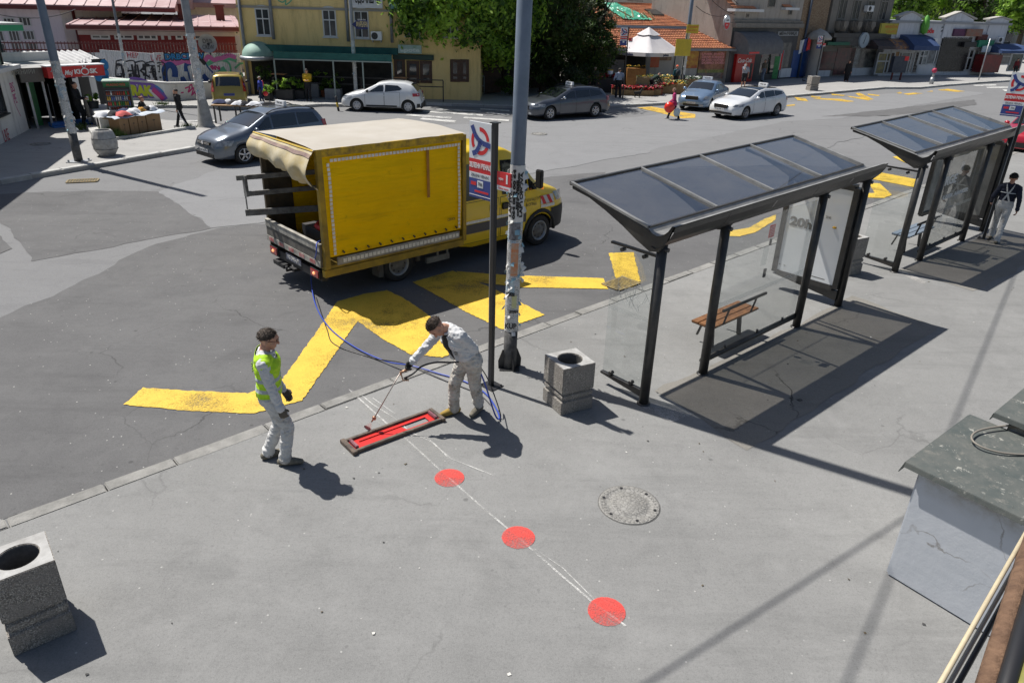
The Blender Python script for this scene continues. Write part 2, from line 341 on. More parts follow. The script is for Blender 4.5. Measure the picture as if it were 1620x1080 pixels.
for i, q in enumerate(wf): sheet('crossing_marking', gf(q), whi, RZ+.0145+.0004*i, .015, .1)
chalk = paint('chalk_dust', (.62, .62, .60), .46, 6, .3)
dust = paint('white_overspray', (.45, .45, .43), .5, 6, .7)
def line(px, w_, z, m, name='chalk_line'):
 P = flat(px, 0); mb = MB()
 for a, b in zip(P, P[1:]):
  d = (b-a).normalized(); n = Vector((-d.y, d.x, 0))*w_/2; mb.poly([Vector((v.x, v.y, z)) for v in (a-n, b-n, b+n, a+n)])
 struct(mb.build(name, m))
line([(552, 616), (611, 669), (640, 692), (697, 744), (760, 800), (820, 850), (880, 903), (935, 950), (990, 990)], .022, .0042, chalk)
line([(568, 622), (590, 640), (622, 660), (650, 684), (685, 700), (709, 724), (745, 738), (780, 752)], .016, .0054, chalk)
line([(645, 684), (652, 691), (676, 692), (690, 706), (712, 724)], .014, .0062, chalk)
line([(590, 630), (625, 655)], .012, .0066, chalk); line([(845, 868), (890, 898), (942, 950)], .012, .005, chalk)
sheet('white_overspray', flat([(556, 616), (600, 640), (640, 672), (706, 715), (716, 748), (690, 738), (640, 700), (600, 672)], 0), dust, .0035, .03, .1)
for i, q in enumerate(([(1100, 655), (1062, 668), (1010, 640), (1018, 634)], [(1130, 640), (1215, 668), (1208, 674), (1120, 648)], [(1428, 428), (1466, 446), (1462, 450), (1424, 434)])):
 sheet('worn_pavement_streak', flat(q, 0), paint('pale_scuff_%d' % i, (.46, .45, .43), .2, 3, .5), .0036, .01, .1)
redpaint = paint('red_road_paint', (.70, .055, .042), .26, 5, .35, (.58, .10, .085))
for k, (x, y, r, lab) in enumerate([(711, 756, .172, 'red painted dot nearest the red stencil frame, topmost of the three dots'), (820, 850, .172, 'middle red painted dot of the three on the chalk line'), (959.5, 967, .172, 'red painted dot furthest from the stencil, lowest of the three on the chalk line')]):
 c = G(x, y); mb = MB(); n = 90
 mb.poly([(r*(1+.03*mn.noise(Vector((i*.9, k, 0))))*math.cos(2*math.pi*i/n), r*(1+.03*mn.noise(Vector((i*.9, k, 0))))*math.sin(2*math.pi*i/n), 0) for i in range(n)])
 o = mb.build('painted_dot', redpaint); o.location = (c.x, c.y, .0075); tag(o, lab, 'painted dot', 'red dots painted on the pavement')
iron, N, L_, b = nodes('cast_iron'); tc = N.new('ShaderNodeTexCoord'); v = tc.outputs['Object']
vo = N.new('ShaderNodeTexVoronoi'); vo.inputs['Scale'].default_value = 22; vo.feature = 'DISTANCE_TO_EDGE'; L_.new(v, vo.inputs['Vector'])
c = mixc(N, L_, mr(N, L_, vo.outputs['Distance'], .02, .12), (.14, .137, .13), (.27, .265, .25)); c = mixc(N, L_, nz(N, L_, v, 8, 5, .7, .4, .7), c, (.22, .215, .20)); L_.new(c, b.inputs['Base Color'])
bp = N.new('ShaderNodeBump'); bp.inputs['Distance'].default_value = .01; L_.new(vo.outputs['Distance'], bp.inputs['Height']); L_.new(bp.outputs[0], b.inputs['Normal']); b.inputs['Roughness'].default_value = .65
grime_i = mat('rim_grime', (.10, .10, .095), (.16, .155, .15), 9, rough=.9)
def manhole(x, y, r, lab, z=0):
 c = G(x, y, z); t = thing('manhole_cover', lab, 'manhole cover', (c.x, c.y, z+.001), .4, 'manhole covers')
 mb = MB(); mb.lathe([(r*1.03, 0), (r*1.03, .003), (r*1.012, .003), (r*1.008, .0)], n=48); mb.build('rim', grime_i, t)
 mb = MB(); mb.lathe([(r, 0), (r, .007), (r*.97, .008), (r*.8, .008), (r*.79, .005), (r*.6, .005), (r*.59, .009), (r*.3, .009), (r*.28, .012), (.001, .012)], n=48)
 for k in range(36): a = k*math.pi/18; mb.box((r*.88*math.cos(a), r*.88*math.sin(a), .009), (r*.12, .02, .006), rz=a)
 for k in range(28): a = k*math.pi/14+.1; mb.box((r*.48*math.cos(a), r*.48*math.sin(a), .009), (r*.13, .018, .005), rz=a)
 mb.build('cover', iron, t)
 mb = MB()
 for k in range(6): a = k*math.pi/3+.3; mb.cyl((r*.86*math.cos(a), r*.86*math.sin(a), .010), .018, .004, 10)
 mb.build('pick_holes', black, t)
manhole(995, 798, .335, 'round patterned iron manhole cover in the near pavement, right of the red dots')
manhole(64, 228, .33, 'round manhole cover in the far left pavement in front of the kiosk')
manhole(853, 212, .35, 'worn manhole cover in the road in front of the grey estate car', RZ+.014)
def grate(px, lab, rz, L1, W1, n):
 c = G(*px, RZ); t = thing('drain_grate', lab, 'drain grate', (c.x, c.y, RZ+.016), rz, 'drain grates by the kerbs')
 mb = MB(); mb.bb(-L1/2, L1/2, -W1/2, W1/2, -.004, .0); mb.build('pit', black, t)
 mb = MB()
 for y in (-1, 1): mb.bb(-L1/2, L1/2, y*W1/2-.025, y*W1/2+.025, 0.001, .016)
 for x in (-1, 1): mb.bb(x*L1/2-.025, x*L1/2+.025, -W1/2+.025, W1/2-.025, 0.001, .016)
 for k in range(1, n): x = -L1/2+L1*k/n; mb.bb(x-.018, x+.018, -W1/2+.02, W1/2-.02, .001, .014)
 mb.build('bars', mat('worn_iron', (.12, .10, .07), (.3, .22, .08), 9, rough=.7), t)
grate((982, 450), 'iron drain grate in the gutter beside the yellow marking and the near bus shelter', math.atan2(KD.y, KD.x), .66, .44, 11)
grate((131, 287), 'iron drain grate in the gutter by the far left kerb', math.atan2((G(155, 286)-G(110, 288)).y, (G(155, 286)-G(110, 288)).x), .8, .4, 11)
mb = MB()
for _ in range(150):
 s_, n_ = rnd.uniform(-6, 22), rnd.uniform(.3, 9); p = K(s_, n_, .003); a = rnd.uniform(0, 6.28); r = rnd.uniform(.006, .022); mb.cur = rnd.choice((0, 0, 1, 2))
 mb.add([p+Vector((r*math.cos(a+k*1.57+rnd.uniform(-.4, .4)), r*math.sin(a+k*1.57+rnd.uniform(-.4, .4)), rnd.uniform(0, .01))) for k in range(4)], [(0, 1, 2, 3)], False)
o = mb.build('litter_specks', [mat('leaf_scrap', (.10, .08, .05), rough=.9), mat('paper_scrap', (.6, .59, .55), rough=.9), mat('dark_scrap', (.05, .05, .05), rough=.9)]); o['kind'] = 'stuff'
# ================= SHELTERS, SIGN POSTS, LAMP POSTS, BINS =================
def facing_fres(N, L_, f0):
 lw = N.new('ShaderNodeLayerWeight'); lw.inputs[0].default_value = .5
 p_ = N.new('ShaderNodeMath'); p_.operation = 'POWER'; L_.new(lw.outputs['Facing'], p_.inputs[0]); p_.inputs[1].default_value = 4
 return mr(N, L_, p_.outputs[0], 0, 1, f0, 1)
glass_roof, N, L_, b = nodes('tinted_roof_glass')
N.remove(b); out = N['Material Output']
tr = N.new('ShaderNodeBsdfTransparent'); tr.inputs[0].default_value = (.43, .42, .40, 1)
gl = N.new('ShaderNodeBsdfGlossy'); gl.inputs[0].default_value = (.95, .97, 1, 1); gl.inputs['Roughness'].default_value = .03
df = N.new('ShaderNodeBsdfDiffuse'); tc = N.new('ShaderNodeTexCoord')
df.inputs[0].default_value = (.16, .16, .165, 1)
fr = facing_fres(N, L_, .24)
m1 = N.new('ShaderNodeMixShader'); L_.new(fr, m1.inputs[0]); L_.new(tr.outputs[0], m1.inputs[1]); L_.new(gl.outputs[0], m1.inputs[2])
d1 = nz(N, L_, tc.outputs['Object'], 1.6, 7, .75, .42, .95); d2 = nz(N, L_, tc.outputs['Object'], 14, 6, .8, .62, .72); mx = N.new('ShaderNodeMath'); mx.operation = 'MAXIMUM'; L_.new(mul(N, L_, d1, .38), mx.inputs[0]); L_.new(mul(N, L_, d2, .62), mx.inputs[1])
ad_ = N.new('ShaderNodeMath'); ad_.operation = 'ADD'; ad_.inputs[1].default_value = .04; L_.new(mx.outputs[0], ad_.inputs[0])
m2 = N.new('ShaderNodeMixShader'); L_.new(ad_.outputs[0], m2.inputs[0]); L_.new(m1.outputs[0], m2.inputs[1]); L_.new(df.outputs[0], m2.inputs[2]); L_.new(m2.outputs[0], out.inputs[0])
def clear_glass(name, tint=(.95, .965, .965), dirt=.05, dc=(.5, .52, .5)):
 m, N, L_, b = nodes(name); N.remove(b); out = N['Material Output']
 tr = N.new('ShaderNodeBsdfTransparent'); tr.inputs[0].default_value = (*tint, 1)
 gl = N.new('ShaderNodeBsdfGlossy'); gl.inputs['Roughness'].default_value = .02
 fr = facing_fres(N, L_, .045)
 m1 = N.new('ShaderNodeMixShader'); L_.new(fr, m1.inputs[0]); L_.new(tr.outputs[0], m1.inputs[1]); L_.new(gl.outputs[0], m1.inputs[2])
 df = N.new('ShaderNodeBsdfDiffuse'); df.inputs[0].default_value = (*dc, 1); tc = N.new('ShaderNodeTexCoord')
 m2 = N.new('ShaderNodeMixShader'); L_.new(mul(N, L_, nz(N, L_, tc.outputs['Object'], 5, 6, .7, .35, .8), dirt*2), m2.inputs[0]); L_.new(m1.outputs[0], m2.inputs[1]); L_.new(df.outputs[0], m2.inputs[2]); L_.new(m2.outputs[0], out.inputs[0])
 return m
pane_g = clear_glass('shelter_pane_glass', dirt=.008)
etch = mat('glass_etching', (.35, .37, .36), rough=.6)
frame_m = mat('shelter_frame_paint', (.022, .022, .023), (.05, .047, .043), 5, rough=.38, bump=.03)
lip_m = mat('weathered_aluminium', (.34, .34, .33), (.2, .2, .195), 3, rough=.5, metal=.35)
wood_m = mat('bench_wood', (.26, .12, .045), (.13, .055, .02), 14, rough=.5, bump=.15)
def poster_mats():
 return mat('white_poster', (.80, .82, .84), (.74, .77, .79), 1.2, rough=.25, coat=.6)
def shelter(p1, p4, px_roof, lab, ad2):
 """p1/p4 ground pixels of the two end posts"""
 A, B = G(*p1), G(*p4); d = (B-A); Ls = d.length; d.normalize(); rz = math.atan2(d.y, d.x)
 t = thing('bus_shelter', lab, 'bus shelter', A, rz, 'bus shelters on the near pavement')   # local x along posts, +y towards the road
 H = 2.28; R0, R1, X0, X1 = .20, 1.52, -.10, Ls+(.06 if not ad2 else .20)
 zl, zh = 2.50, 2.80; rise = .10                                  # roof rises slightly along its length
 Z = lambda x: rise*(x/Ls)
 xs = [0, .245*Ls, .73*Ls, Ls]
 for k, x in enumerate(xs):
  mb = MB(); mb.tube([(x, 0, 0), (x, 0, H+Z(x)+.05)], .068, 18); mb.lathe([(.095, 0), (.095, .012), (.06, .02)], (x, 0, 0), 18)
  mb.tube([(x, -.1, H+Z(x)-.03), (x, .1, H+Z(x)-.03)], .03, 8); mb.build('post', frame_m, t)
 n = 4
 for k in range(n):
  a = X0+(X1-X0)*k/n; c = X0+(X1-X0)*(k+1)/n
  mb = MB(); vs = [(a, R0, zl+Z(a)), (c, R0, zl+Z(c)), (c, R1, zh+Z(c)), (a, R1, zh+Z(a))]; mb.poly(vs)
  mb.build('roof_pane', glass_roof, t)
 mb = MB()
 for k in range(n+1):
  a = X0+(X1-X0)*k/n; mb.beam((a, R0-.03, zl+Z(a)+.012), (a, R1+.02, zh+Z(a)+.012), .045 if 0 < k < n else .05, .03)
 mb.build('glazing_bars', lip_m, t)
 mb = MB(); mb.beam((X0, R1+.03, zh-.005), (X1, R1+.03, zh+Z(X1)-.005), .05, .05); mb.beam((X0, R0-.03, zl+.0), (X1, R0-.03, zl+Z(X1)), .035, .035); mb.build('roof_frame', frame_m, t)
 prof = [(R0-.03, zl+.01), (.10, zl-.05), (.02, zl-.07), (-.06, zl-.05), (-.14, zl+.02), (-.19, zl+.10), (-.235, zl+.105)]
 mb = MB(); e0, e1 = X0-.02, X1+.05
 for (y0, z0), (y1, z1) in zip(prof, prof[1:]): mb.add([(e0, y0, z0), (e1, y0, z0+Z(e1)), (e1, y1, z1+Z(e1)), (e0, y1, z1)], [(0, 1, 2, 3)], True)
 mb.build('gutter', lip_m, t)
 pr2 = [(-.235, zl+.095), (-.22, zl+.02), (-.16, zl-.09), (-.08, zl-.18), (.03, zl-.24), (.10, zl-.22)]
 mb = MB()
 for (y0, z0), (y1, z1) in zip(pr2, pr2[1:]):
  m = 5
  for q in range(m):
   a, c = e0+(e1-e0)*q/m+.004, e0+(e1-e0)*(q+1)/m-.004
   mb.add([(a, y0, z0+Z(a)), (c, y0, z0+Z(c)), (c, y1, z1+Z(c)), (a, y1, z1+Z(a))], [(0, 1, 2, 3)], True)
 mb.build('fascia', frame_m, t)
 for x, th in ((X0+.02, .035), (xs[1], .05), (xs[2], .05), (X1-.02, .035)):
  z = Z(x); up = [(-.2, zl+.09), (-.1, zl-.02), (.02, zl-.075), (.2, zl-.03), (R1, zh-.03)]; lo = [(R1, zh-.07), (1.2, zh-.13), (.9, zh-.24), (.6, zh-.37), (.35, zh-.5), (.12, zl-.30), (-.02, zl-.27), (-.12, zl-.13)]
  mb = MB(); mb.prism([(x-th/2, y, zz+z) for y, zz in up+lo], (th, 0, 0)); mb.build('roof_bracket', frame_m, t)
 mb = MB(); mb.bb(-.004, .004, .07, .78, .16, 2.1); mb.build('side_pane', pane_g, t)
 for z in (.23, 2.08):
  mb = MB(); mb.prism([(-.03, .0, .09), (-.03, .80, .17), (-.03, .80, .20), (-.03, .06, .20)], (.06, 0, 0)) if z < 1 else mb.bb(-.025, .025, .04, .82, 2.12, 2.15)
  for y in (.25, .62): mb.tube([(-.035, y, z), (.035, y, z)], .028, 10)
  mb.build('pane_bracket', frame_m, t)
 mb = MB()
 for z in (1.2, 1.225, 1.25): mb.bb(-.0062, -.0052, .07, .78, z, z+.004)
 mb.build('pane_stripes', etch, t)
 a, c = xs[1]+.07, xs[2]-.07; mid = a+(c-a)*.57
 for q, (u0, u1) in enumerate(((a, mid-.006), (mid+.006, c))):
  mb = MB(); mb.bb(u0, u1, .045, .053, .22, 2.2+Z(u0)); mb.build('back_pane', pane_g, t)
 mb = MB()
 for z in (1.02, 1.045, 1.07): mb.bb(a, c, .040, .0435, z, z+.004)
 mb.build('pane_stripes', etch, t)
 mb = MB(); mb.tube([(xs[1], .05, .2), (xs[2], .05, .2)], .045, 12)
 for q in (.2, .55, .85): x = a+(c-a)*q; mb.tube([(x, .05, .22), (x, .05, .29)], .02, 8)
 mb.build('foot_rail', frame_m, t)
 b0 = xs[1]+.62; b1 = b0+1.35; by = .52
 if ad2: b0, b1 = xs[1]+.0, xs[1]+1.4
 bt = None
 mb = MB()
 for q in range(3): mb.bb(b0, b1, by-.2+q*.14, by-.2+q*.14+.125, .44, .475)
 bt = mb.build('bench_seat', wood_m if not ad2 else mat('blue_grey_bench', (.18, .22, .27), rough=.3), t, bevel=.006)
 mb = MB()
 for x in (b0+.3, b1-.25): mb.beam((x, by, .44), (x, by-.05, 0), .06, .05); mb.beam((x, by+.15, .44), (x, by+.25, .12), .03, .03); mb.beam((x, by-.2, .47), (x+.02, by-.25, .72), .05, .03)
 mb.bb(b0+.02, b1-.02, by-.18, by+.2, .425, .439); mb.build('bench_legs', frame_m, t)
 mb = MB(); mb.tube([(b0+.15, by-.25, .74), (b1+.05, by-.25, .74)], .026, 10); mb.build('bench_back_rail', frame_m, t)
 cx = xs[3]-.05
 mb = MB(); y0, y1 = .08, 1.32
 z0, z1 = .35, 2.22
 for y in (y0, y1): mb.bb(cx-.09, cx+.09, y-.05, y+.05, z0, z1)
 for z in (z0, z1): mb.bb(cx-.085, cx+.085, y0+.05, y1-.05, z-.05, z+.05)
 mb.prism([(cx-.05, y0-.05, .12), (cx-.05, .6, .2), (cx-.05, y1+.05, .3), (cx-.05, y0-.05, .3)], (.1, 0, 0))
 cs = mb.build('advert_case', frame_m, t)
 mb = MB(); mb.bb(cx-.07, cx+.07, y0+.05, y1-.05, z0+.05, z1-.05); mb.build('poster', poster_mats() if not ad2 else mat('dark_poster', (.10, .105, .10), (.2, .2, .19), 2, rough=.3, coat=.4), cs)
 xf = cx-.0715; rot = (math.pi/2, 0, -math.pi/2)
 gm = mat('poster_grey_ink', (.16, .155, .145), rough=.5)
 if not ad2:
  gy, gz = hit(A+d*xf, Vector((-d.y, d.x, 0)), 1267, 353); text('20h', 'lettering', .17, gm, cs, (xf, gy, gz), rot, wid=.44, bold=.010)
  text('• •', 'small_print', .05, gm, cs, (xf, 1.18, .52), rot, wid=.14)
  text('2.5 4.5', 'small_print', .045, gm, cs, (xf, .48, 1.62), rot, wid=.09)
  mb = MB(); mb.bb(xf, xf+.001, .3, .62, .46, .475); mb.build('small_print', gm, cs)
  mb = MB(); mb.cyl((xf, .33, 1.45), .035, .03, 10); mb.build('yellow_mark', mat('yellow_ink', (.6, .35, .03)), cs)
 else:
  pass
 mb = MB(); tx = mid-.12
 mb.bb(tx-.11, tx+.05, .062, .066, 1.86, 2.06); mb.build('red_notice' if not ad2 else 'pale_notice', mat('red_notice_paper', (.6, .03, .03), rough=.6) if not ad2 else mat('pale_notice_paper', (.4, .4, .4)), t)
 if not ad2:
  mb = MB()
  for q in range(6): mb.bb(tx-.09, tx+.03, .0605, .0615, 1.89+q*.026, 1.9+q*.026)
  mb.build('notice_print', mat('notice_ink', (.9, .5, .5)), t)
  mb = MB(); mb.bb(tx-.17, tx-.02, .07, .075, 1.42, 1.72); mb.build('timetable_sheet', pane_g, t)
  mb = MB(); mb.bb(tx+.0, tx+.04, .07, .09, 1.72, 1.82); mb.bb(tx-.02, tx+.04, .07, .09, 1.2, 1.34); mb.build('sheet_clips', frame_m, t)
  mb = MB(); r = random.Random(3)
  for q in range(7):
   c0 = (r.uniform(.15, .6), r.uniform(1.3, 1.6)); pts = [(-.007, c0[0]+.16*math.sin(k*.7+q)*r.uniform(.6, 1), c0[1]+.13*math.cos(k*.9+q*2)) for k in range(9)]
   mb.tube(pts, .0022, 4, sm=False)
  mb.build('scratched_scribble', etch, t)
 else:
  wm = mat('white_glass_lettering', (.5, .52, .53), rough=.5)
  text('RGE', 'lettering', .20, wm, t, ((a+mid)/2-.05, .034, 1.72), (math.pi/2, 0, 0), wid=.65, bold=.01)
  text('USER ARMOR', 'lettering', .09, wm, t, ((a+c)/2, .034, 1.34), (math.pi/2, 0, 0), wid=1.5, bold=.006)
  mb = MB(); q0 = xs[1]+.42
  for x in (q0, q0+.95): mb.bb(x-.04, x+.04, .34, .42, .9, 2.2)
  for z in (.9, 2.2): mb.bb(q0+.04, q0+.91, .34, .42, z-.04, z+.04)
  mb.build('map_case', frame_m, t)
  mb = MB(); mb.bb(q0+.04, q0+.91, .37, .38, .94, 2.16); mb.build('map_sheet', mat('map_paper', (.2, .22, .22), (.32, .33, .32), 3, rough=.2, coat=.5), t)
 return t
shelter((1018, 638), (1325, 484), None, 'nearer bus shelter with wooden bench, dark glass roof and a white 20h poster', False)
shelter((1415, 430), (1553, 366), None, 'farther bus shelter with sky reflected in its roof, beside the walking worker', True)
for q in ([(1037, 620), (1110, 664), (1182, 710), (1300, 640), (1440, 545), (1483, 518), (1352, 470), (1263, 512), (1110, 588)], [(1425, 428), (1470, 440), (1545, 462), (1660, 400), (1660, 380), (1560, 372), (1456, 410)]):
 sheet('roof_shadow_patch', flat(q, 0), dirt_m if False else asphalt('roof_shadow_asphalt%d' % q[0][0], (.17, .163, .148), (.22, .21, .19), (.10, .095, .085), .9, .4, .7, 8), .0046, .02)  # outline of the roof's cast shadow; its brownish shade put into the ground colour
sw, sr, sb = mat('sign_white', (.72, .74, .76), rough=.35), mat('sign_red', (.62, .025, .03), rough=.35), mat('sign_blue', (.035, .06, .24), rough=.35)
sd_, sw2 = mat('sign_dark_text', (.06, .06, .07)), mat('sign_pale_text', (.8, .8, .8))
def flagsign(px, h, lab, rz, s=1.0, side=1, num='1', lite=False, lean=0):
 c = G(*px); t = thing('bus_stop_sign', lab, 'bus stop sign', c, rz, 'bus stop flag signs')
 if lean: t.rotation_euler = (0, lean, rz)
 mb = MB(); mb.bb(-.03, .028, -.03, .03, 0, h); mb.bb(-.05, .05, -.05, .05, h, h+.012); mb.bb(-.13, .14, -.12, .12, 0, .012)
 for x in (-.1, .11):
  for y in (-.09, .09): mb.cyl((x, y, .012), .014, .02, 6)
 mb.build('post', black, t)
 if not lite: mb = MB(); mb.bb(-.042, -.031, -.03, .03, .02, h-.02); mb.build('steel_edge', steel, t)
 W = .41; x1 = -.05; x0 = x1-W; T = .012; zt = h-.02; f = [(zt-.46, zt, sw, 'white_panel'), (zt-.63, zt-.46, sr, 'red_panel'), (zt-.71, zt-.63, sw, 'name_strip'), (zt-.96, zt-.71, sb, 'blue_panel')]
 for a, b_, m, nm in f: mb = MB(); mb.bb(x0, x1, -T, T, a, b_); mb.build(nm, m, t)
 for fy, rot in ((-T-.002, (math.pi/2, 0, 0)), (T+.002, (math.pi/2, 0, math.pi))):
  cx, cz = (x0+x1)/2, zt-.23; q = -1 if fy > 0 else 1
  mb = MB(); R1_, R2_ = .185, .13
  for a0, a1 in ((5, 95), (140, 215), (250, 335)):
   n = 10
   for k in range(n):
    u0, u1 = R_(a0+(a1-a0)*k/n), R_(a0+(a1-a0)*(k+1)/n)
    mb.poly([(cx+q*r*math.cos(u)*.9, fy, cz+r*math.sin(u)*.93) for r, u in ((R2_, u0), (R1_, u0), (R1_, u1), (R2_, u1))])
  mb.build('emblem_ring', sr, t)
  mb = MB()
  def arm(p):
   for (xa, za), (xb, zb) in zip(p, p[1:]):
    d = Vector((xb-xa, zb-za)).normalized()*.032; mb.poly([(cx+q*(xa-d.y), fy*1.15, cz+za+d.x), (cx+q*(xb-d.y), fy*1.15, cz+zb+d.x), (cx+q*(xb+d.y), fy*1.15, cz+zb-d.x), (cx+q*(xa+d.y), fy*1.15, cz+za-d.x)])
  arm([(-.15, .18), (-.1, .08), (-.03, .015), (.05, -.02), (.19, -.04)]); arm([(.0, .0), (-.02, -.07), (-.07, -.14), (-.14, -.17)])
  mb.build('emblem_arms', sb, t)
  text('ЗЕЛЕНИ ВЕНАЦ', 'stop_name', .062, sw2, t, (cx, fy, zt-.545), rot, ext=.001, wid=.40, bold=.003)
  text('ZELENI VENAC', 'stop_name', .04, sd_, t, (cx, fy, zt-.67), rot, ext=.001, wid=.34)
  mb = MB(); mb.bb(cx-.05, cx+.06, fy-.001, fy+.001, zt-.82, zt-.73); mb.build('route_tile', sw, t)
  if not lite:
   text('706', 'route_number', .05, sd_, t, (cx+.005, fy*1.2, zt-.775), rot, ext=.001, wid=.08)
   mb = MB(); mb.bb(cx-.17, cx-.07, fy-.001, fy+.001, zt-.80, zt-.755); mb.bb(cx-.1, cx+.16, fy-.001, fy+.001, zt-.885, zt-.86); mb.build('red_print', sr, t)
   mb = MB(); mb.bb(cx-.2, cx+.2, fy-.001, fy+.001, zt-.93, zt-.922); mb.build('small_print', sw2, t)
 mb = MB(); mb.bb(.06, .29, -T, T, zt-.72, zt-.55); mb.build('platform_flag', sr, t)
 mb = MB(); mb.bb(.06, .29, -T, T, zt-.78, zt-.722); mb.build('platform_flag_strip', sw, t)
 for fy, rot in ((-T-.002, (math.pi/2, 0, 0)), (T+.002, (math.pi/2, 0, math.pi))):
  text(num, 'platform_number', .11, sw2, t, (.235 if fy < 0 else .12, fy, zt-.635), rot, ext=.001, bold=.006)
  if not lite: text('перон', 'platform_word', .035, sw2, t, (.13 if fy < 0 else .235, fy, zt-.635), rot, ext=.001, wid=.08); text('Zeleni venac', 'platform_strip_text', .03, sr, t, (.175, fy, zt-.751), rot, ext=.001, wid=.18)
 return t
def face(px, k=1):  # angle so the sign's face looks across the pavement towards the viewer
 return 0
flagsign((777, 610), 3.66, 'black bus stop sign with white, red and blue panels beside the postered lamp post', R_(-44))
flagsign((1556, 378), 3.9, 'bus stop sign behind the farther bus shelter at the right edge, above the red car', R_(-40), num='7')
flagsign((985, 156), 3.95, 'bus stop sign on the pavement by the flower stall umbrella', R_(8), lite=True)
flagsign((1290, 126), 3.35, 'bus stop sign by the distant concrete bin in front of the old shopfronts', R_(5), lite=True)
pole_m = mat('blue_grey_pole_paint', (.17, .21, .27), (.13, .165, .215), 3, rough=.45, bump=.05)
def poster_layer(name, seed, cols=None):
 """old paper layers: cells of paper with lines of print"""
 m, N, L_, b = nodes(name); tc = N.new('ShaderNodeTexCoord'); mp = N.new('ShaderNodeMapping'); L_.new(tc.outputs['Object'], mp.inputs[0]); mp.inputs[1].default_value = (seed, seed*1.7, seed*.3); v = mp.outputs[0]
 vo = N.new('ShaderNodeTexVoronoi'); vo.distance = 'CHEBYCHEV'; vo.inputs['Scale'].default_value = 6.5; L_.new(v, vo.inputs['Vector'])
 cr = N.new('ShaderNodeValToRGB'); L_.new(vo.outputs['Color'], cr.inputs[0]); e = cr.color_ramp; e.interpolation = 'CONSTANT'
 e.elements[0].position = 0; e.elements[0].color = (.62, .62, .60, 1); e.elements[1].position = .3; e.elements[1].color = (.5, .51, .5, 1)
 for p_, c_ in ((.45, (.68, .68, .66)), (.6, (.42, .52, .6)), (.66, (.58, .58, .57)), (.8, (.60, .25, .10)), (.84, (.66, .66, .65)), (.93, (.15, .15, .15))):
  x = e.elements.new(p_); x.color = (*c_, 1)
 wv = N.new('ShaderNodeTexWave'); wv.wave_type = 'BANDS'; wv.bands_direction = 'Z'; wv.inputs['Scale'].default_value = 11; wv.inputs['Distortion'].default_value = 1.0; L_.new(v, wv.inputs['Vector'])
 br = mul(N, L_, mr(N, L_, wv.outputs[0], .55, .7), nz(N, L_, v, 38, 3, .7, .5, .56))
 c = mixc(N, L_, mul(N, L_, br, .85), cr.outputs[0], (.06, .06, .07)); c = mixc(N, L_, nz(N, L_, v, 5, 6, .8, .56, .66), c, (.2, .2, .2)); L_.new(c, b.inputs['Base Color']); b.inputs['Roughness'].default_value = .85
 bp = N.new('ShaderNodeBump'); bp.inputs['Strength'].default_value = .7; bp.inputs['Distance'].default_value = .02; L_.new(nz(N, L_, v, 14, 6, .8), bp.inputs['Height']); L_.new(bp.outputs[0], b.inputs['Normal'])
 return m
paper_m = poster_layer('old_paper_posters', 1.0)
grime = mat('pole_grime', (.12, .12, .12), (.05, .05, .05), 9, rough=.8, bump=.5, bs=50)
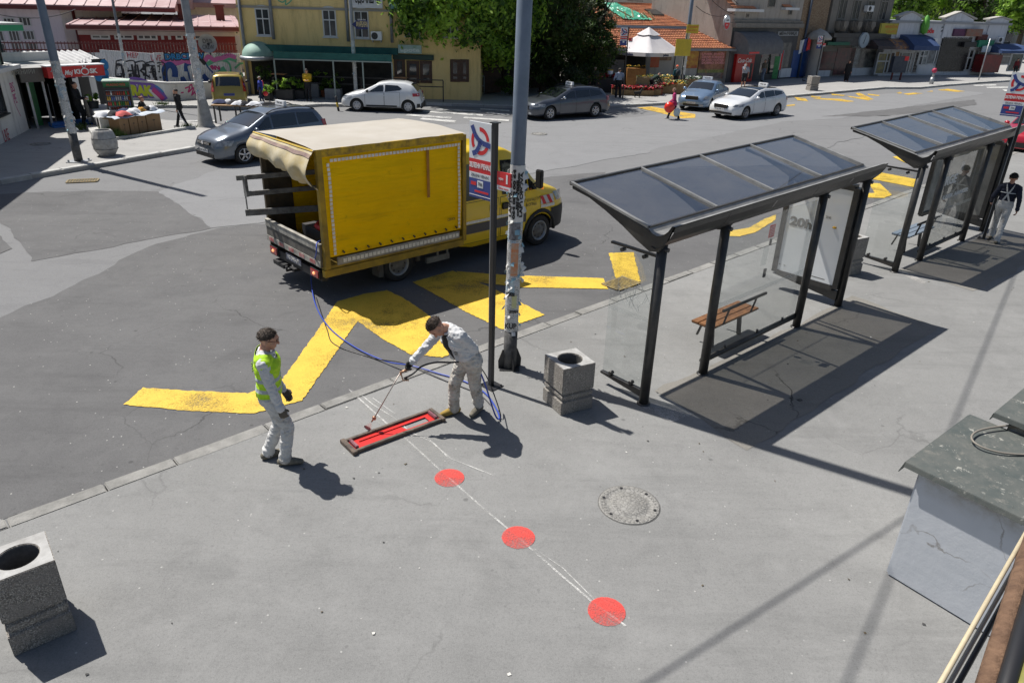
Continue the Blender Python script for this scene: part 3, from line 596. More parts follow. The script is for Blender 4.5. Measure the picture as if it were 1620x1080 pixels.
def lamppost(px, lab, r0, r1, H, z0, z1, flags=0, lean=(0, 0), seed=0, pm=None, base='fins', zg=0, scraps=40):
 c = G(*px, zg); t = thing('lamp_post', lab, 'lamp post', c, 0, 'lamp posts'); r = random.Random(seed)
 X = lambda z: Vector((lean[0]*z, lean[1]*z, z))
 mb = MB(); mb.tube([X(0), X(z1), X(H)], [r0, r0*.98, r1], 24); mb.build('pole', pm or pole_m, t)
 if z1 > z0:
  mb = MB(); n, k = 24, 40
  def f(u, v): a = 2*math.pi*u; z = z0+(z1-z0)*v; rr = r0*1.03+.007*abs(mn.noise(Vector((math.cos(a)*3, math.sin(a)*3, z*6+seed)))); p = X(z); return (p.x+rr*math.cos(a), p.y+rr*math.sin(a), z+(.03*mn.noise(Vector((math.cos(a)*2, math.sin(a)*2, seed))) if v in (0, 1) else 0))
  mb.grid(f, n, k); mb.build('pasted_posters', paper_m, t)
  mb = MB()
  for _ in range(scraps):      # torn flaps standing off the pole
   a = r.uniform(0, 6.28); z = r.uniform(z0, z1); s_ = r.uniform(.03, .09); p = X(z)+Vector((math.cos(a), math.sin(a), 0))*(r0*1.04); tx = Vector((-math.sin(a), math.cos(a), 0))*s_; o_ = Vector((math.cos(a), math.sin(a), 0))*s_*r.uniform(.2, .8); mb.cur = r.choice((0, 0, 0, 1))
   mb.add([p, p+tx, p+tx+o_+Vector((0, 0, -s_*r.uniform(.2, 1.2))), p+o_*.6+Vector((0, 0, -s_))], [(0, 1, 2, 3)], False)
  mb.build('torn_paper', [mat('torn_white_paper', (.66, .66, .64), rough=.9), mat('torn_blue_paper', (.25, .42, .5), rough=.9)], t)
  mb = MB(); mb.tube([X(0), X(z0)], r0*1.015, 24); mb.build('grimy_foot', grime, t)
 if base == 'fins':
  mb = MB()
  for k in range(4):
   a = k*math.pi/2+.35; cxy = Vector((math.cos(a), math.sin(a), 0)); n_ = Vector((-cxy.y, cxy.x, 0))*.008
   q = [cxy*r0*.9, cxy*(r0+.08), cxy*(r0+.085)+Vector((0, 0, .13)), cxy*(r0+.02)+Vector((0, 0, .30)), cxy*r0*.9+Vector((0, 0, .30))]
   mb.prism([p-n_ for p in q], n_*2)
  mb.bb(-.15, .15, -.15, .15, 0, .012); mb.build('base_fins', darkmetal, t)
 elif base == 'plate':
  mb = MB(); mb.bb(-.28, .28, -.25, .25, 0, .03)
  for x in (-.22, .22):
   for y in (-.19, .19): mb.cyl((x, y, .03), .03, .06, 6)
  mb.build('base_plate', steel, t)
 elif base == 'cone': mb = MB(); mb.lathe([(r0*2.3, 0), (r0*1.9, .1), (r0*1.25, .9), (r0*1.0, 1.1)], n=16); mb.build('base_cone', mat('concrete_pole_base', (.24, .24, .23), (.34, .34, .33), 5, rough=.9), t)
 return t
t = lamppost((806, 580), 'thick blue-grey lamp post covered in torn posters beside the bus stop sign', .098, .10, 9.5, .62, 3.05, lean=(.012, 0), seed=1, scraps=90)
blk = mat('poster_black_ink', (.02, .02, .02))
def on_pole(s, size, a, z, m, wid, vert=True, r=.1115, t=t, lean=.012):
 n = Vector((math.cos(a), math.sin(a), 0)); p = Vector((lean*z, 0, z))+n*r
 M = Matrix((( -n.y, n.x, 0), (0, 0, 1), n)).transposed() if not vert else Matrix(((0, 0, 1), (n.y, -n.x, 0), n)).transposed()
 o = text(s, 'poster_lettering', size, m, t, p, M.to_euler(), ext=.001, wid=wid, bold=.004); return o
def paper_patch(a0, a1, z0, z1, m, t=t, r=.1065, lean=.012, name='poster_sheet'):
 mb = MB(); mb.grid(lambda u, v: (lean*(z0+(z1-z0)*v)+r*math.cos(a0+(a1-a0)*u), r*math.sin(a0+(a1-a0)*u), z0+(z1-z0)*v), 8, 3); mb.build(name, m, t)
fresh = mat('fresh_white_poster', (.70, .70, .68), (.6, .6, .59), 6, rough=.7)
va = R_(-88)
paper_patch(va-1.25, va+1.25, 2.28, 3.05, fresh, r=.1085)
for a, s, sz, wd in ((va+.60, 'LAPTOPOVA', .052, .62), (va+.20, 'OTKUP I SERVIS', .022, .6), (va-.03, 'na adresi', .022, .4), (va-.33, '064 000 00 64', .036, .68), (va-.85, 'LAPTOPOVA', .05, .62)): on_pole(s, sz, a, 2.66, blk, wd)
paper_patch(va-.9, va+.7, 2.02, 2.27, mat('dark_poster_sheet', (.06, .06, .07), (.25, .25, .27), 20), r=.1072)
paper_patch(va-.45, va+.55, 1.50, 1.98, mat('orange_poster_sheet', (.62, .20, .06), (.5, .35, .25), 14), r=.1074)
paper_patch(va-.5, va+.2, 1.22, 1.42, mat('pale_blue_poster_sheet', (.32, .48, .58), (.5, .58, .6), 14), r=.1076)
paper_patch(va-.1, va+.6, 1.0, 1.2, mat('pale_yellow_poster_sheet', (.60, .58, .25), (.6, .6, .4), 14), r=.1078)
on_pole('KUP', .09, va-.1, .72, blk, .17, vert=False); on_pole('RES', .05, va-.3, 1.22, blk, .13, vert=False); on_pole('STAN', .04, va+.2, .95, blk, .13, vert=False)
lamppost((125, 256), 'leaning-looking grey lamp post with bolted plate standing by the far left kerb', .125, .085, 11, .9, 3.05, seed=4, base='plate', scraps=60, lean=(-.012, 0))
lamppost((326, 200), 'concrete-footed lamp post with white notices between the grey people carrier and the tracksuit man', .165, .10, 12, 1.0, 3.6, seed=6, pm=mat('pale_grey_pole', (.30, .31, .32), (.22, .23, .24), 3, rough=.7), base='cone', scraps=60, lean=(-.02, 0))
lamppost((209, 163), 'thin grey pole rising in front of the graffiti wall', .065, .04, 8.6, .6, 3.2, seed=8, base='none', scraps=10, pm=mat('mid_grey_pole', (.16, .17, .19), rough=.7))
lamppost((564, 158), 'white-papered pole carrying a blue arrow sign in front of the yellow building', .10, .075, 11, .4, 3.0, seed=9, base='none', scraps=30, pm=mat('grey_pole', (.28, .30, .32), rough=.7))
lamppost((1078, 140), 'blue-grey lamp post with white notices beside the flower stall', .13, .10, 12, .9, 3.6, seed=11, base='fins', scraps=50)
conc, N, L_, b = nodes('exposed_aggregate'); tc = N.new('ShaderNodeTexCoord'); v = tc.outputs['Object']
vo = N.new('ShaderNodeTexVoronoi'); vo.inputs['Scale'].default_value = 95; L_.new(v, vo.inputs['Vector'])
c = mixc(N, L_, mr(N, L_, vo.outputs['Color'], .2, .8), (.17, .155, .135), (.46, .43, .385)); c = mixc(N, L_, mr(N, L_, vo.outputs['Distance'], .55, .75), c, (.13, .12, .11)); c = mixc(N, L_, nz(N, L_, v, 5, 5, .7, .42, .68), c, (.24, .22, .20)); L_.new(c, b.inputs['Base Color']); b.inputs['Roughness'].default_value = .9
bp = N.new('ShaderNodeBump'); bp.inputs['Strength'].default_value = .8; bp.inputs['Distance'].default_value = .01; L_.new(vo.outputs['Distance'], bp.inputs['Height']); L_.new(bp.outputs[0], b.inputs['Normal'])
conc_t = mat('smooth_concrete', (.44, .44, .43), (.28, .275, .265), 6, rough=.8, bump=.2)
def bin_(px, lab, w_, h, rz, zg=0, corner=None):
 c = G(*px, zg); t = thing('concrete_bin', lab, 'litter bin', c, rz, 'square concrete litter bins')
 a = w_/2
 mb = MB(); n = 32
 lv = [(0, a*.93), (.0, a), (.27*h, a), (.285*h, a*.89), (.32*h, a*.89), (.33*h, a*.97), (.40*h, a*.97), (.41*h, a*.88), (.45*h, a*.88), (.46*h, a*1.0), (h, a)]
 def sq(u, r): k = int(u*4) % 4; f = u*4-int(u*4); P = [(-1, -1), (1, -1), (1, 1), (-1, 1)]; p, q = P[k], P[(k+1) % 4]; return ((p[0]+(q[0]-p[0])*f)*r, (p[1]+(q[1]-p[1])*f)*r)
 vs = []; fs = []
 for z, r in lv:
  for i in range(n): vs.append((*sq(i/n, r), z))
 ro = a*.67
 for z, r in ((h, ro), (h-.02, ro*.98), (.35*h, ro*.96)):
  for i in range(n):
   x, y = sq(i/n, 1); l = math.hypot(x, y); vs.append((x/l*r, y/l*r, z))
 R = len(lv)+3
 for j in range(R-1):
  for i in range(n): fs.append((j*n+i, j*n+(i+1) % n, (j+1)*n+(i+1) % n, (j+1)*n+i))
 fs.append(tuple((R-1)*n+i for i in range(n)))
 mb.add(vs, fs, False)
 for i, f in enumerate(mb.f):
  if len(lv)-1 <= i//n < len(lv): mb.mi[i] = 1
  if i//n > len(lv): mb.mi[i] = 2
 mb.build('body', [conc, conc_t, mat('bin_inside', (.16, .15, .14), (.08, .08, .075), 9, rough=.9)], t, bevel=.006)
 mb = MB(); r = random.Random(int(px[0]))
 for _ in range(9): mb.box((r.uniform(-.15, .15)*w_*1.6, r.uniform(-.15, .15)*w_*1.6, .38*h+r.uniform(0, .06)), (.1, .08, .05), rz=r.uniform(0, 3), M=Matrix.Rotation(r.uniform(-1, 1), 3, 'X'))
 mb.build('rubbish', mat('grey_rubbish', (.2, .22, .24), (.08, .08, .08), 8, rough=.8), t)
 return t
bin_((897, 638), 'square concrete litter bin in front of the near bus shelter, ringed by shadows', .50, .70, R_(28))
bin_((66, 990), 'large square concrete litter bin at the bottom left corner of the pavement', .46, .78, R_(40))
bin_((1338, 430), 'concrete litter bin half hidden behind the far post of the nearer shelter', .42, .8, R_(30))
bin_((1284, 143), 'small distant square concrete bin by the kerb in front of the old shops', .62, .95, R_(10))
c = G(170, 246); t = thing('barrel_planter', 'round bulging pale concrete planter by the far left kerb', 'planter', c)
mb = MB(); mb.lathe([(.22, 0), (.25, .02), (.36, .2), (.39, .42), (.37, .6), (.30, .80), (.27, .84), (.235, .84), (.235, .5), (.01, .5)], n=12, sm=False); mb.build('bowl', conc_t, t)
mb = MB(); mb.lathe([(.372, .235), (.395, .24), (.372, .245)], n=12); mb.lathe([(.375, .575), (.385, .58), (.37, .585)], n=12); mb.build('grooves', grime, t)
# ================= BUILDINGS =================
class Fac:
 """building whose front runs between two ground points; local x along the front, local +y into the building"""
 def __init__(s, a, b, name, label, cat='building', group=None, z=0):
  s.A = G(*a, z) if not isinstance(a, Vector) else a; B = G(*b, z) if not isinstance(b, Vector) else b
  s.d = (B-s.A); s.d.z = 0; s.L = s.d.length; s.d.normalize(); s.n = Vector((-s.d.y, s.d.x, 0)); s.z0 = z
  s.t = thing(name, label, cat, s.A, math.atan2(s.d.y, s.d.x), group)
 def pt(s, px, py, y=0): x, z = hit(s.A+s.n*y, s.d, px, py); return x, z-s.z0
 def rc(s, r, y=0): x0, z1 = s.pt(r[0], r[1], y); x1, z0 = s.pt(r[2], r[3], y); return min(x0, x1), max(x0, x1), min(z0, z1), max(z0, z1)
 def wall(s, x0, x1, h, dep, m, name='wall', z0=0):
  mb = MB(); mb.bb(x0, x1, 0, dep, z0, h); return mb.build(name, m, s.t)
 def panel(s, r, y, th, m, name, parent=None, frame=None, fw=.05):
  """box with front face at local y, thickness th behind"""
  x0, x1, z0, z1 = s.rc(r, y) if len(r) == 4 and not isinstance(r, list) else r
  mb = MB(); mb.bb(x0, x1, y, y+th, z0, z1); return mb.build(name, m, parent or s.t)
 def window(s, r, cols=2, rows=2, fr=None, gl=None, deep=.06, arch=False, sill=True, split=.38, fw=.07, y=0, nm='window'):
  x0, x1, z0, z1 = s.rc(r, y)
  return s.win(x0, x1, z0, z1, cols, rows, fr, gl, deep, arch, sill, split, fw, y, nm)
 def win(s, x0, x1, z0, z1, cols=2, rows=2, fr=None, gl=None, deep=.06, arch=False, sill=True, split=.38, fw=.07, y=0, nm='window'):
  mb = MB(); f = fw
  mb.bb(x0, x0+f, y-.05, y+.02, z0, z1); mb.bb(x1-f, x1, y-.05, y+.02, z0, z1); mb.bb(x0+f, x1-f, y-.05, y+.02, z1-f, z1); mb.bb(x0+f, x1-f, y-.05, y+.02, z0, z0+f)
  for k in range(1, cols): x = x0+(x1-x0)*k/cols; mb.bb(x-f*.4, x+f*.4, y-.04, y+.01, z0+f, z1-f)
  for k in range(1, rows): z = z1-(z1-z0)*(split if rows == 2 else k/rows); mb.bb(x0+f, x1-f, y-.043, y+.012, z-f*.45, z+f*.45)
  if arch:
   n = 8; w_ = (x1-x0)/2; cx = (x0+x1)/2; P = [(cx-w_*math.cos(math.pi*k/n), y-.05, z1+.16*math.sin(math.pi*k/n)) for k in range(n+1)]
   mb.prism(P, (0, .07, 0))
  if sill: mb.bb(x0-.06, x1+.06, y-.12, y+.02, z0-.06, z0-.004)
  w_ = mb.build(nm, fr or wframe, s.t)
  mb = MB(); mb.bb(x0+f, x1-f, y-.012, y-.008, z0+f, z1-f); mb.build('pane', gl or bglass, w_); return w_
 def text(s, body, r, size_k, m, y, name='sign_lettering', bold=.01, shear=0, kz=.8, parent=None):
  x0, x1, z0, z1 = s.rc(r, y)
  o = text(body, name, (z1-z0)*kz, m, parent or s.t, ((x0+x1)/2, y, (z0+z1)/2), (math.pi/2, 0, 0), ext=.003, wid=(x1-x0)*size_k, bold=bold, shear=shear); return o
 def stroke(s, pts, w_, m, y, name='graffiti_stroke', mb=None, px=True):
  own = mb is None; mb = mb or MB(); P = [s.pt(*p, y) for p in pts] if px else pts
  n = len(P)
  Q = []
  for i in range(n-1):
   for k in range(4):
    t_ = k/4; p0 = P[max(i-1, 0)]; p1 = P[i]; p2 = P[i+1]; p3 = P[min(i+2, n-1)]
    Q.append(tuple(.5*((2*p1[j])+(-p0[j]+p2[j])*t_+(2*p0[j]-5*p1[j]+4*p2[j]-p3[j])*t_*t_+(-p0[j]+3*p1[j]-3*p2[j]+p3[j])*t_**3) for j in (0, 1)))
  Q.append(P[-1])
  for a, b in zip(Q, Q[1:]):
   d = Vector((b[0]-a[0], b[1]-a[1]))
   if d.length < 1e-5: continue
   e = d.normalized()*w_*.25; d = d.normalized()*w_/2
   mb.poly([(a[0]-e.x-d.y, y, a[1]-e.y+d.x), (b[0]+e.x-d.y, y, b[1]+e.y+d.x), (b[0]+e.x+d.y, y, b[1]+e.y-d.x), (a[0]-e.x+d.y, y, a[1]-e.y-d.x)]); y -= .00006
  if own: return mb.build(name, m, s.t)
wframe = mat('white_window_frame', (.55, .56, .56), rough=.5); bglass = mat('window_glass', (.02, .024, .028), (.06, .065, .07), 1.5, rough=.08, spec=.8)
darkin = mat('dark_interior', (.012, .012, .012), (.03, .028, .025), 2, rough=.9)
def render_m(name, c, c2, dirt, sc_=.5, bump=.25):
 m, N, L_, b = nodes(name); tc = N.new('ShaderNodeTexCoord'); v = tc.outputs['Object']
 k = mixc(N, L_, nz(N, L_, v, sc_, 7, .7, .3, .7), c, c2)
 mp = N.new('ShaderNodeMapping'); mp.inputs[3].default_value = (2.5, 2.5, .35); L_.new(v, mp.inputs[0])
 k = mixc(N, L_, mul(N, L_, nz(N, L_, mp.outputs[0], 1.1, 6, .75, .5, .78), .75), k, dirt); k = mixc(N, L_, mul(N, L_, nz(N, L_, v, 12, 5, .8, .55, .8), .5), k, dirt)
 L_.new(k, b.inputs['Base Color']); b.inputs['Roughness'].default_value = .9
 bp = N.new('ShaderNodeBump'); bp.inputs['Strength'].default_value = bump; bp.inputs['Distance'].default_value = .03; L_.new(nz(N, L_, v, 9, 6, .7), bp.inputs['Height']); L_.new(bp.outputs[0], b.inputs['Normal']); return m
def corr(name, c, dirt, fz=18, ang=0):
 """corrugated / standing seam sheet metal, ribs running up"""
 m, N, L_, b = nodes(name); tc = N.new('ShaderNodeTexCoord'); v = tc.outputs['Object']
 wv = N.new('ShaderNodeTexWave'); wv.wave_type = 'BANDS'; wv.bands_direction = 'X'; wv.inputs['Scale'].default_value = fz/10; L_.new(v, wv.inputs['Vector'])
 k = mixc(N, L_, nz(N, L_, v, .9, 6, .7, .35, .75), c, dirt); k = mixc(N, L_, mul(N, L_, mr(N, L_, wv.outputs[0], .12, .0), .5), k, dirt); L_.new(k, b.inputs['Base Color']); b.inputs['Roughness'].default_value = .6
 bp = N.new('ShaderNodeBump'); bp.inputs['Strength'].default_value = .8; bp.inputs['Distance'].default_value = .06; L_.new(wv.outputs[0], bp.inputs['Height']); L_.new(bp.outputs[0], b.inputs['Normal']); return m
def ribs(mb, x0, x1, step, fn, w_=.05, h=.05):
 x = x0
 while x <= x1: a, b = fn(x); mb.beam(a, b, w_, h); x += step
redroof = mat('red_sheet_roof', (.36, .21, .21), (.50, .36, .36), .8, rough=.5, bump=.1); redtrim = mat('red_trim', (.13, .02, .02), (.09, .015, .015), 3, rough=.6)
pinkw = render_m('lilac_render', (.66, .60, .65), (.74, .68, .72), (.42, .37, .40)); cream = render_m('cream_render', (.72, .69, .65), (.78, .76, .72), (.4, .36, .32))
redw = render_m('dark_red_render', (.17, .022, .024), (.21, .03, .03), (.11, .02, .02)); whitew = render_m('white_render', (.62, .63, .65), (.7, .71, .72), (.42, .42, .42))
f = Fac((-60, 131), (104, 131), 'pink_hall', 'pink rendered hall with red metal roof and tall grid windows behind the kiosk')
xe = f.pt(104, 60)[0]; ht = f.pt(80, 14)[1]; D = 26
f.wall(-8, xe, ht, D, pinkw)
mb = MB(); mb.prism([(-8.6, -.6, ht), (-8.6, -.6, ht+.22), (-8.6, D*.5, ht+4.2), (-8.6, D+.5, ht+.2), (-8.6, D+.5, ht)], (xe+.3+8.6+6, 0, 0)); rf = mb.build('roof', redroof, f.t)
mb = MB(); ribs(mb, -8.4, xe+6, .75, lambda x: ((x, -.6, ht+.24), (x, D*.5, ht+4.22)), .06, .05); mb.build('roof_seams', redroof, rf)
mb = MB(); mb.bb(-8.6, xe+6.3, -.75, -.6, ht-.05, ht+.16); mb.build('gutter', redtrim, f.t)
for r in ((4, 28, 25, 38), (28, 27, 51, 42), (-20, 30, 0, 40), (12, 48, 34, 66), (34, 48, 57, 64), (16, 66, 38, 84), (38, 67, 61, 81), (-16, 48, 9, 66), (-14, 68, 12, 86)):
 f.window(r, 3, 1, sill=False, fw=.055)
g = Fac(f.A+f.d*(xe+.02), G(212, 126), 'cream_wing', 'cream gable wing with dark red drainpipe beside the pink hall')
xw = g.L; zA, zB = g.pt(113, 17)[1], g.pt(205, 4)[1]
mb = MB(); mb.prism([(0, 0, 0), (xw, 0, 0), (xw, 0, zB), (0, 0, zA)], (0, 8, 0)); mb.build('wall', cream, g.t)
mb = MB(); mb.prism([(-.2, -.45, zA+.02), (xw+.4, -.45, zB+.06), (xw+.4, -.45, zB+.3), (-.2, -.45, zA+.24)], (0, 9, 0)); mb.build('roof_edge', redtrim, g.t)
mb = MB(); p0, p1 = g.pt(113.5, 17), g.pt(126, 74); mb.tube([(p0[0], -.12, p0[1]), (p0[0], -.12, 0)], .09, 8); mb.build('drainpipe', redtrim, g.t)
f = Fac((120, 142), (382, 139), 'red_annex', 'long low dark red building with pale red roof above the graffiti wall')
zE = f.pt(240, 43.5)[1]; zR = f.pt(300, 24, 9)[1]; xs0 = f.pt(123, 48)[0]; f.wall(xs0, f.L, zE-.1, 8, redw)
mb = MB(); mb.prism([(xs0-.4, -.9, zE-.15), (xs0-.4, -.9, zE+.12), (xs0-.4, 9, zR), (xs0-.4, 9, zE-.15)], (f.L-xs0+.8, 0, 0)); rf = mb.build('roof', redroof, f.t)
mb = MB(); ribs(mb, xs0-.2, f.L+.3, .7, lambda x: ((x, -.9, zE+.14), (x, 9, zR+.02)), .06, .05); mb.build('roof_seams', redroof, rf)
mb = MB(); mb.bb(xs0-.4, f.L+.4, -1.02, -.9, zE-.1, zE+.08); mb.build('gutter', redtrim, f.t)
mb = MB(); mb.bb(xs0, f.L, -.2, -.03, zE-.42, zE-.2); mb.build('cornice', mat('pale_cornice', (.42, .36, .36), (.5, .45, .44), 2, rough=.8), f.t)
for r in ((143, 54, 175, 63), (180, 54, 212, 63), (216, 54, 250, 64), (254, 54, 260, 63), (265, 54, 271, 63), (277, 54, 290, 63), (296, 54, 330, 64), (370, 45, 379, 56)): f.window(r, max(1, int((r[2]-r[0])/11)), 1, sill=False, fw=.09)
for px in (285, 350):
 x, z = f.pt(px, 25); mb = MB(); mb.bb(x-.25, x+.25, 4, 4.5, zE+.1, zE+1.1); mb.bb(x-.32, x+.32, 3.92, 4.58, zE+1.1, zE+1.2); mb.build('chimney', redtrim, f.t)
f2 = Fac(f.A+f.n*13+f.d*5.5, f.A+f.n*13+f.d*24, 'back_hall', 'white hall with a strip of small windows behind the red building')
zt = f2.pt(240, 10)[1]; f2.wall(0, 22, zt, 8, cream)
mb = MB(); mb.prism([(-.5, -.8, zt), (-.5, -.8, zt+.3), (-.5, 8, zt+2.6), (-.5, 8, zt)], (23, 0, 0)); mb.build('roof', redroof, f2.t)
for k in range(11):
 x0 = .6+k*1.55; f2.win(x0, x0+1.3, f2.pt(240, 31)[1], f2.pt(240, 24)[1], 1, 1, sill=False, fw=.12)
for k in range(2): mb = MB(); x = 3.5+k*13; mb.bb(x, x+.7, 3, 3.7, zt+.9, zt+2.6); mb.bb(x-.1, x+.8, 2.9, 3.8, zt+2.6, zt+2.8); mb.build('chimney', redtrim, f2.t)
g = Fac(f.A-f.n*1.6, f.A-f.n*1.6+f.d*f.L, 'pale_railing', 'rusty railing of narrow vertical bars in front of the red building', 'railing')
za, zb = g.pt(250, 84)[1], g.pt(250, 67)[1]
mb = MB(); x = -3.5
while x < g.L: mb.bb(x, x+.035, -.02, .02, za-.8, zb); x += .16
mb.build('bars', mat('rusty_railing', (.10, .035, .03), (.3, .22, .2), 3, rough=.8), g.t); mb = MB(); mb.bb(-3.5, g.L, -.04, -.021, zb-.12, zb-.06); mb.bb(-3.5, g.L, -.04, -.021, za+.1, za+.16); mb.build('rails', redtrim, g.t)
sheetw = corr('white_corrugated_sheet', (.78, .78, .79), (.58, .58, .58), 30)
def fence(a, b, ta, tb, lab, name='sheet_fence', m=sheetw, th=.06, cat='fence'):
 f = Fac(a, b, name, lab, cat, 'white metal fences'); z0 = f.pt(a[0], ta)[1]; z1 = f.pt(b[0], tb)[1]; L_ = f.L
 mb = MB(); mb.prism([(0, 0, 0), (L_, 0, 0), (L_, 0, z1), (0, 0, z0)], (0, th, 0)); mb.build('sheet', m, f.t)
 mb = MB(); n = int(L_/.28)
 for k in range(1, n): x = L_*k/n; mb.bb(x-.03, x+.03, -.02, -.001, .02, z0+(z1-z0)*x/L_-.03)
 mb.build('ribs', m, f.t); return f
fence((-20, 138), (171, 147), 84, 84, 'low plain white corrugated fence behind the kiosk roof')
fA = fence((172, 152), (262, 155.5), 79.5, 86, 'left stretch of white corrugated fence with black block graffiti')
fB = fence((255, 155.6), (388, 148.5), 83.5, 84.5, 'right stretch of white corrugated fence with blue, pink and green graffiti')
gk = {k: mat('spray_'+k, c, rough=.7) for k, c in dict(black=(.02, .02, .025), blue=(.03, .20, .45), navy=(.02, .06, .22), red=(.40, .03, .05), pink=(.50, .12, .32), green=(.10, .36, .22), lime=(.40, .45, .02), purple=(.16, .08, .35), white=(.7, .7, .7), magenta=(.45, .04, .18)).items()}
y = -.024
fA.text('HEP', (199, 82, 221, 94), .9, gk['red'], y, bold=.0, name='graffiti_tag'); fA.text('LIVE', (237, 86, 257, 99), .9, gk['red'], y, bold=.0, name='graffiti_tag')
def blk_letters(f, y):
 mb = MB(); r = random.Random(5)
 for (x0, y0, x1, y1) in ((184, 97, 197, 123), (197, 98, 214, 125), (214, 99, 230, 127), (231, 100, 246, 129), (246, 101, 261, 131)):
  f.stroke([(x0, y0), (x1-1, y0), (x1-1, y1), (x0, y1), (x0, y0)], .06, None, y, mb=mb)
  for _ in range(9): a = (r.uniform(x0, x1), r.uniform(y0, y1)); b = (a[0]+r.uniform(-6, 6), a[1]) if r.random() < .5 else (a[0], a[1]+r.uniform(-9, 9)); f.stroke([a, b], r.choice((.035, .05, .05, .14)), None, y, mb=mb)
 mb.build('graffiti_letters', gk['black'], f.t)
blk_letters(fA, y)
fA.text('HKE', (188, 99, 258, 129), .95, gk['black'], y-.004, bold=-.005, name='graffiti_letters')
fB.text('DRBCREW', (258.5, 84, 326, 96), 1, gk['black'], y, bold=.05, name='graffiti_letters'); fB.text('DRBCREW', (260, 85, 324, 95), 1, gk['blue'], y-.006, bold=.015, name='graffiti_letters')
for pts, w_, c in (([(258, 100), (268, 97), (280, 99), (292, 95), (300, 97), (306, 92)], .3, 'pink'), ([(323, 98), (330, 90), (338, 95), (345, 93), (352, 92), (362, 88), (372, 91)], .22, 'pink'),
     ([(262, 130), (260, 115), (263, 106), (270, 103), (276, 110), (277, 120)], .3, 'navy'), ([(276, 108), (282, 98), (287, 96), (293, 101), (297, 112), (301, 128)], .07, 'navy'), ([(294, 112), (294, 104), (300, 101), (306, 104), (312, 120), (313, 130)], .18, 'navy'), ([(322, 95), (330, 108), (342, 120), (347, 127), (345, 132)], .08, 'navy'), ([(318, 94), (324, 101)], .2, 'black'),
     ([(290, 131), (289, 124), (294, 131)], .2, 'navy'), ([(322, 121), (328, 128), (332, 131)], .3, 'navy'),
     ([(328, 102), (340, 96), (352, 94), (364, 93), (373, 96)], .2, 'green'), ([(352, 96), (362, 100), (365, 112), (360, 120), (370, 118)], .1, 'green'), ([(372, 108), (380, 101), (386, 101)], .1, 'green'), ([(345, 118), (352, 112), (358, 118), (352, 108)], .22, 'green'), ([(378, 122), (382, 118), (380, 127)], .2, 'green'),
     ([(333, 105), (337, 110), (335, 104), (341, 110), (340, 105), (347, 110), (346, 105)], .08, 'magenta')):
 fB.stroke(pts, w_, gk[c], y)
fB.text('MRS BOY', (341, 81, 367, 90), 1, gk['black'], y, bold=-.004, name='graffiti_tag')
lw = Fac((198, 157), (264, 160), 'low_wall', 'low concrete wall with lime green and purple graffiti under the white fence', 'wall'); z0, z1 = lw.pt(198, 125)[1], lw.pt(264, 133.5)[1]
cw = render_m('grey_concrete_wall', (.58, .58, .57), (.66, .66, .65), (.36, .35, .33))
def lowwall(f, z0, z1, l0=0):
 mb = MB(); mb.prism([(l0, 0, 0), (f.L, 0, 0), (f.L, 0, z1), (l0, 0, z0)], (0, .3, 0)); mb.build('wall', cw, f.t)
 mb = MB(); mb.prism([(l0, -.05, z0+.002), (f.L, -.05, z1+.002), (f.L, -.05, z1+.09), (l0, -.05, z0+.09)], (0, .4, 0)); mb.build('coping', mat('coping_stone', (.55, .55, .54), (.4, .4, .39), 3, rough=.9), f.t)
lowwall(lw, z0, z1, -3)
y = -.008
for pts, w_, c in (([(199, 132), (210, 128), (225, 130), (240, 137), (252, 145), (260, 156)], .35, 'purple'), ([(203, 152), (206, 134), (210, 140)], .5, 'purple')): lw.stroke(pts, w_, gk[c], y)
lw.text('RAK', (205, 133, 245, 156), 1, gk['purple'], y-.006, bold=.11, name='graffiti_letters'); lw.text('RAK', (206, 134, 244, 155), 1, gk['lime'], y-.012, bold=.05, name='graffiti_letters')
lw.stroke([(243, 143), (250, 149), (257, 156)], .25, gk['magenta'], y-.014); lw.stroke([(246, 136), (252, 140), (258, 146)], .08, gk['blue'], y-.01)
lr = Fac((264, 160), (372, 153), 'low_wall', 'low grey concrete wall with a small magenta tag behind the tracksuit man', 'wall')
lowwall(lr, lr.pt(264, 133.5)[1], lr.pt(372, 132)[1])
for pts in ([(293, 140), (300, 138), (298, 146), (306, 139), (304, 150), (310, 143)], [(300, 136), (303, 134), (304, 139)], [(287, 147), (290, 146.5)], [(303, 151), (308, 147), (312, 153)]): lr.stroke(pts, .07, gk['magenta'], y)
d = Fac((318, 152), (350, 152), 'satellite_dish', 'big round satellite dish with black sprayed tag behind the white-papered post', 'satellite dish')
cx, cz = d.pt(328.5, 69); rr = d.pt(343, 69)[0]-cx
mb = MB(); n = 28
mb.smooth = True; prof = [(.01, .22), (rr*.5, .17), (rr*.85, .05), (rr, 0), (rr*1.02, -.03)]
vs = [(cx+r*math.cos(2*math.pi*k/n), -yy*-1.0-.0, cz+r*math.sin(2*math.pi*k/n)) for r, yy in prof for k in range(n)]
mb.add(vs, [(i*n+k, i*n+(k+1) % n, (i+1)*n+(k+1) % n, (i+1)*n+k) for i in range(4) for k in range(n)], True); mb.build('dish', mat('grey_dish', (.40, .40, .40), (.3, .3, .3), 2, rough=.6), d.t)
mb = MB(); mb.tube([(cx, .2, cz), (cx, .35, cz-rr*.6), (cx, .35, 1.9)], .07, 8); mb.build('mount', darkmetal, d.t)
text('DRB', 'graffiti_tag', rr*.5, gk['black'], d.t, (cx, .02, cz+rr*.22), wid=rr*1.0); text('CREW', 'graffiti_tag', rr*.5, gk['black'], d.t, (cx, .02, cz-rr*.42), wid=rr*1.25)
f = Fac((-120, 292), (46, 205), 'corner_house', 'shabby white corner building with red graffiti tags at the left edge', 'building')
zt = f.pt(26, 101)[1]; xr = f.L
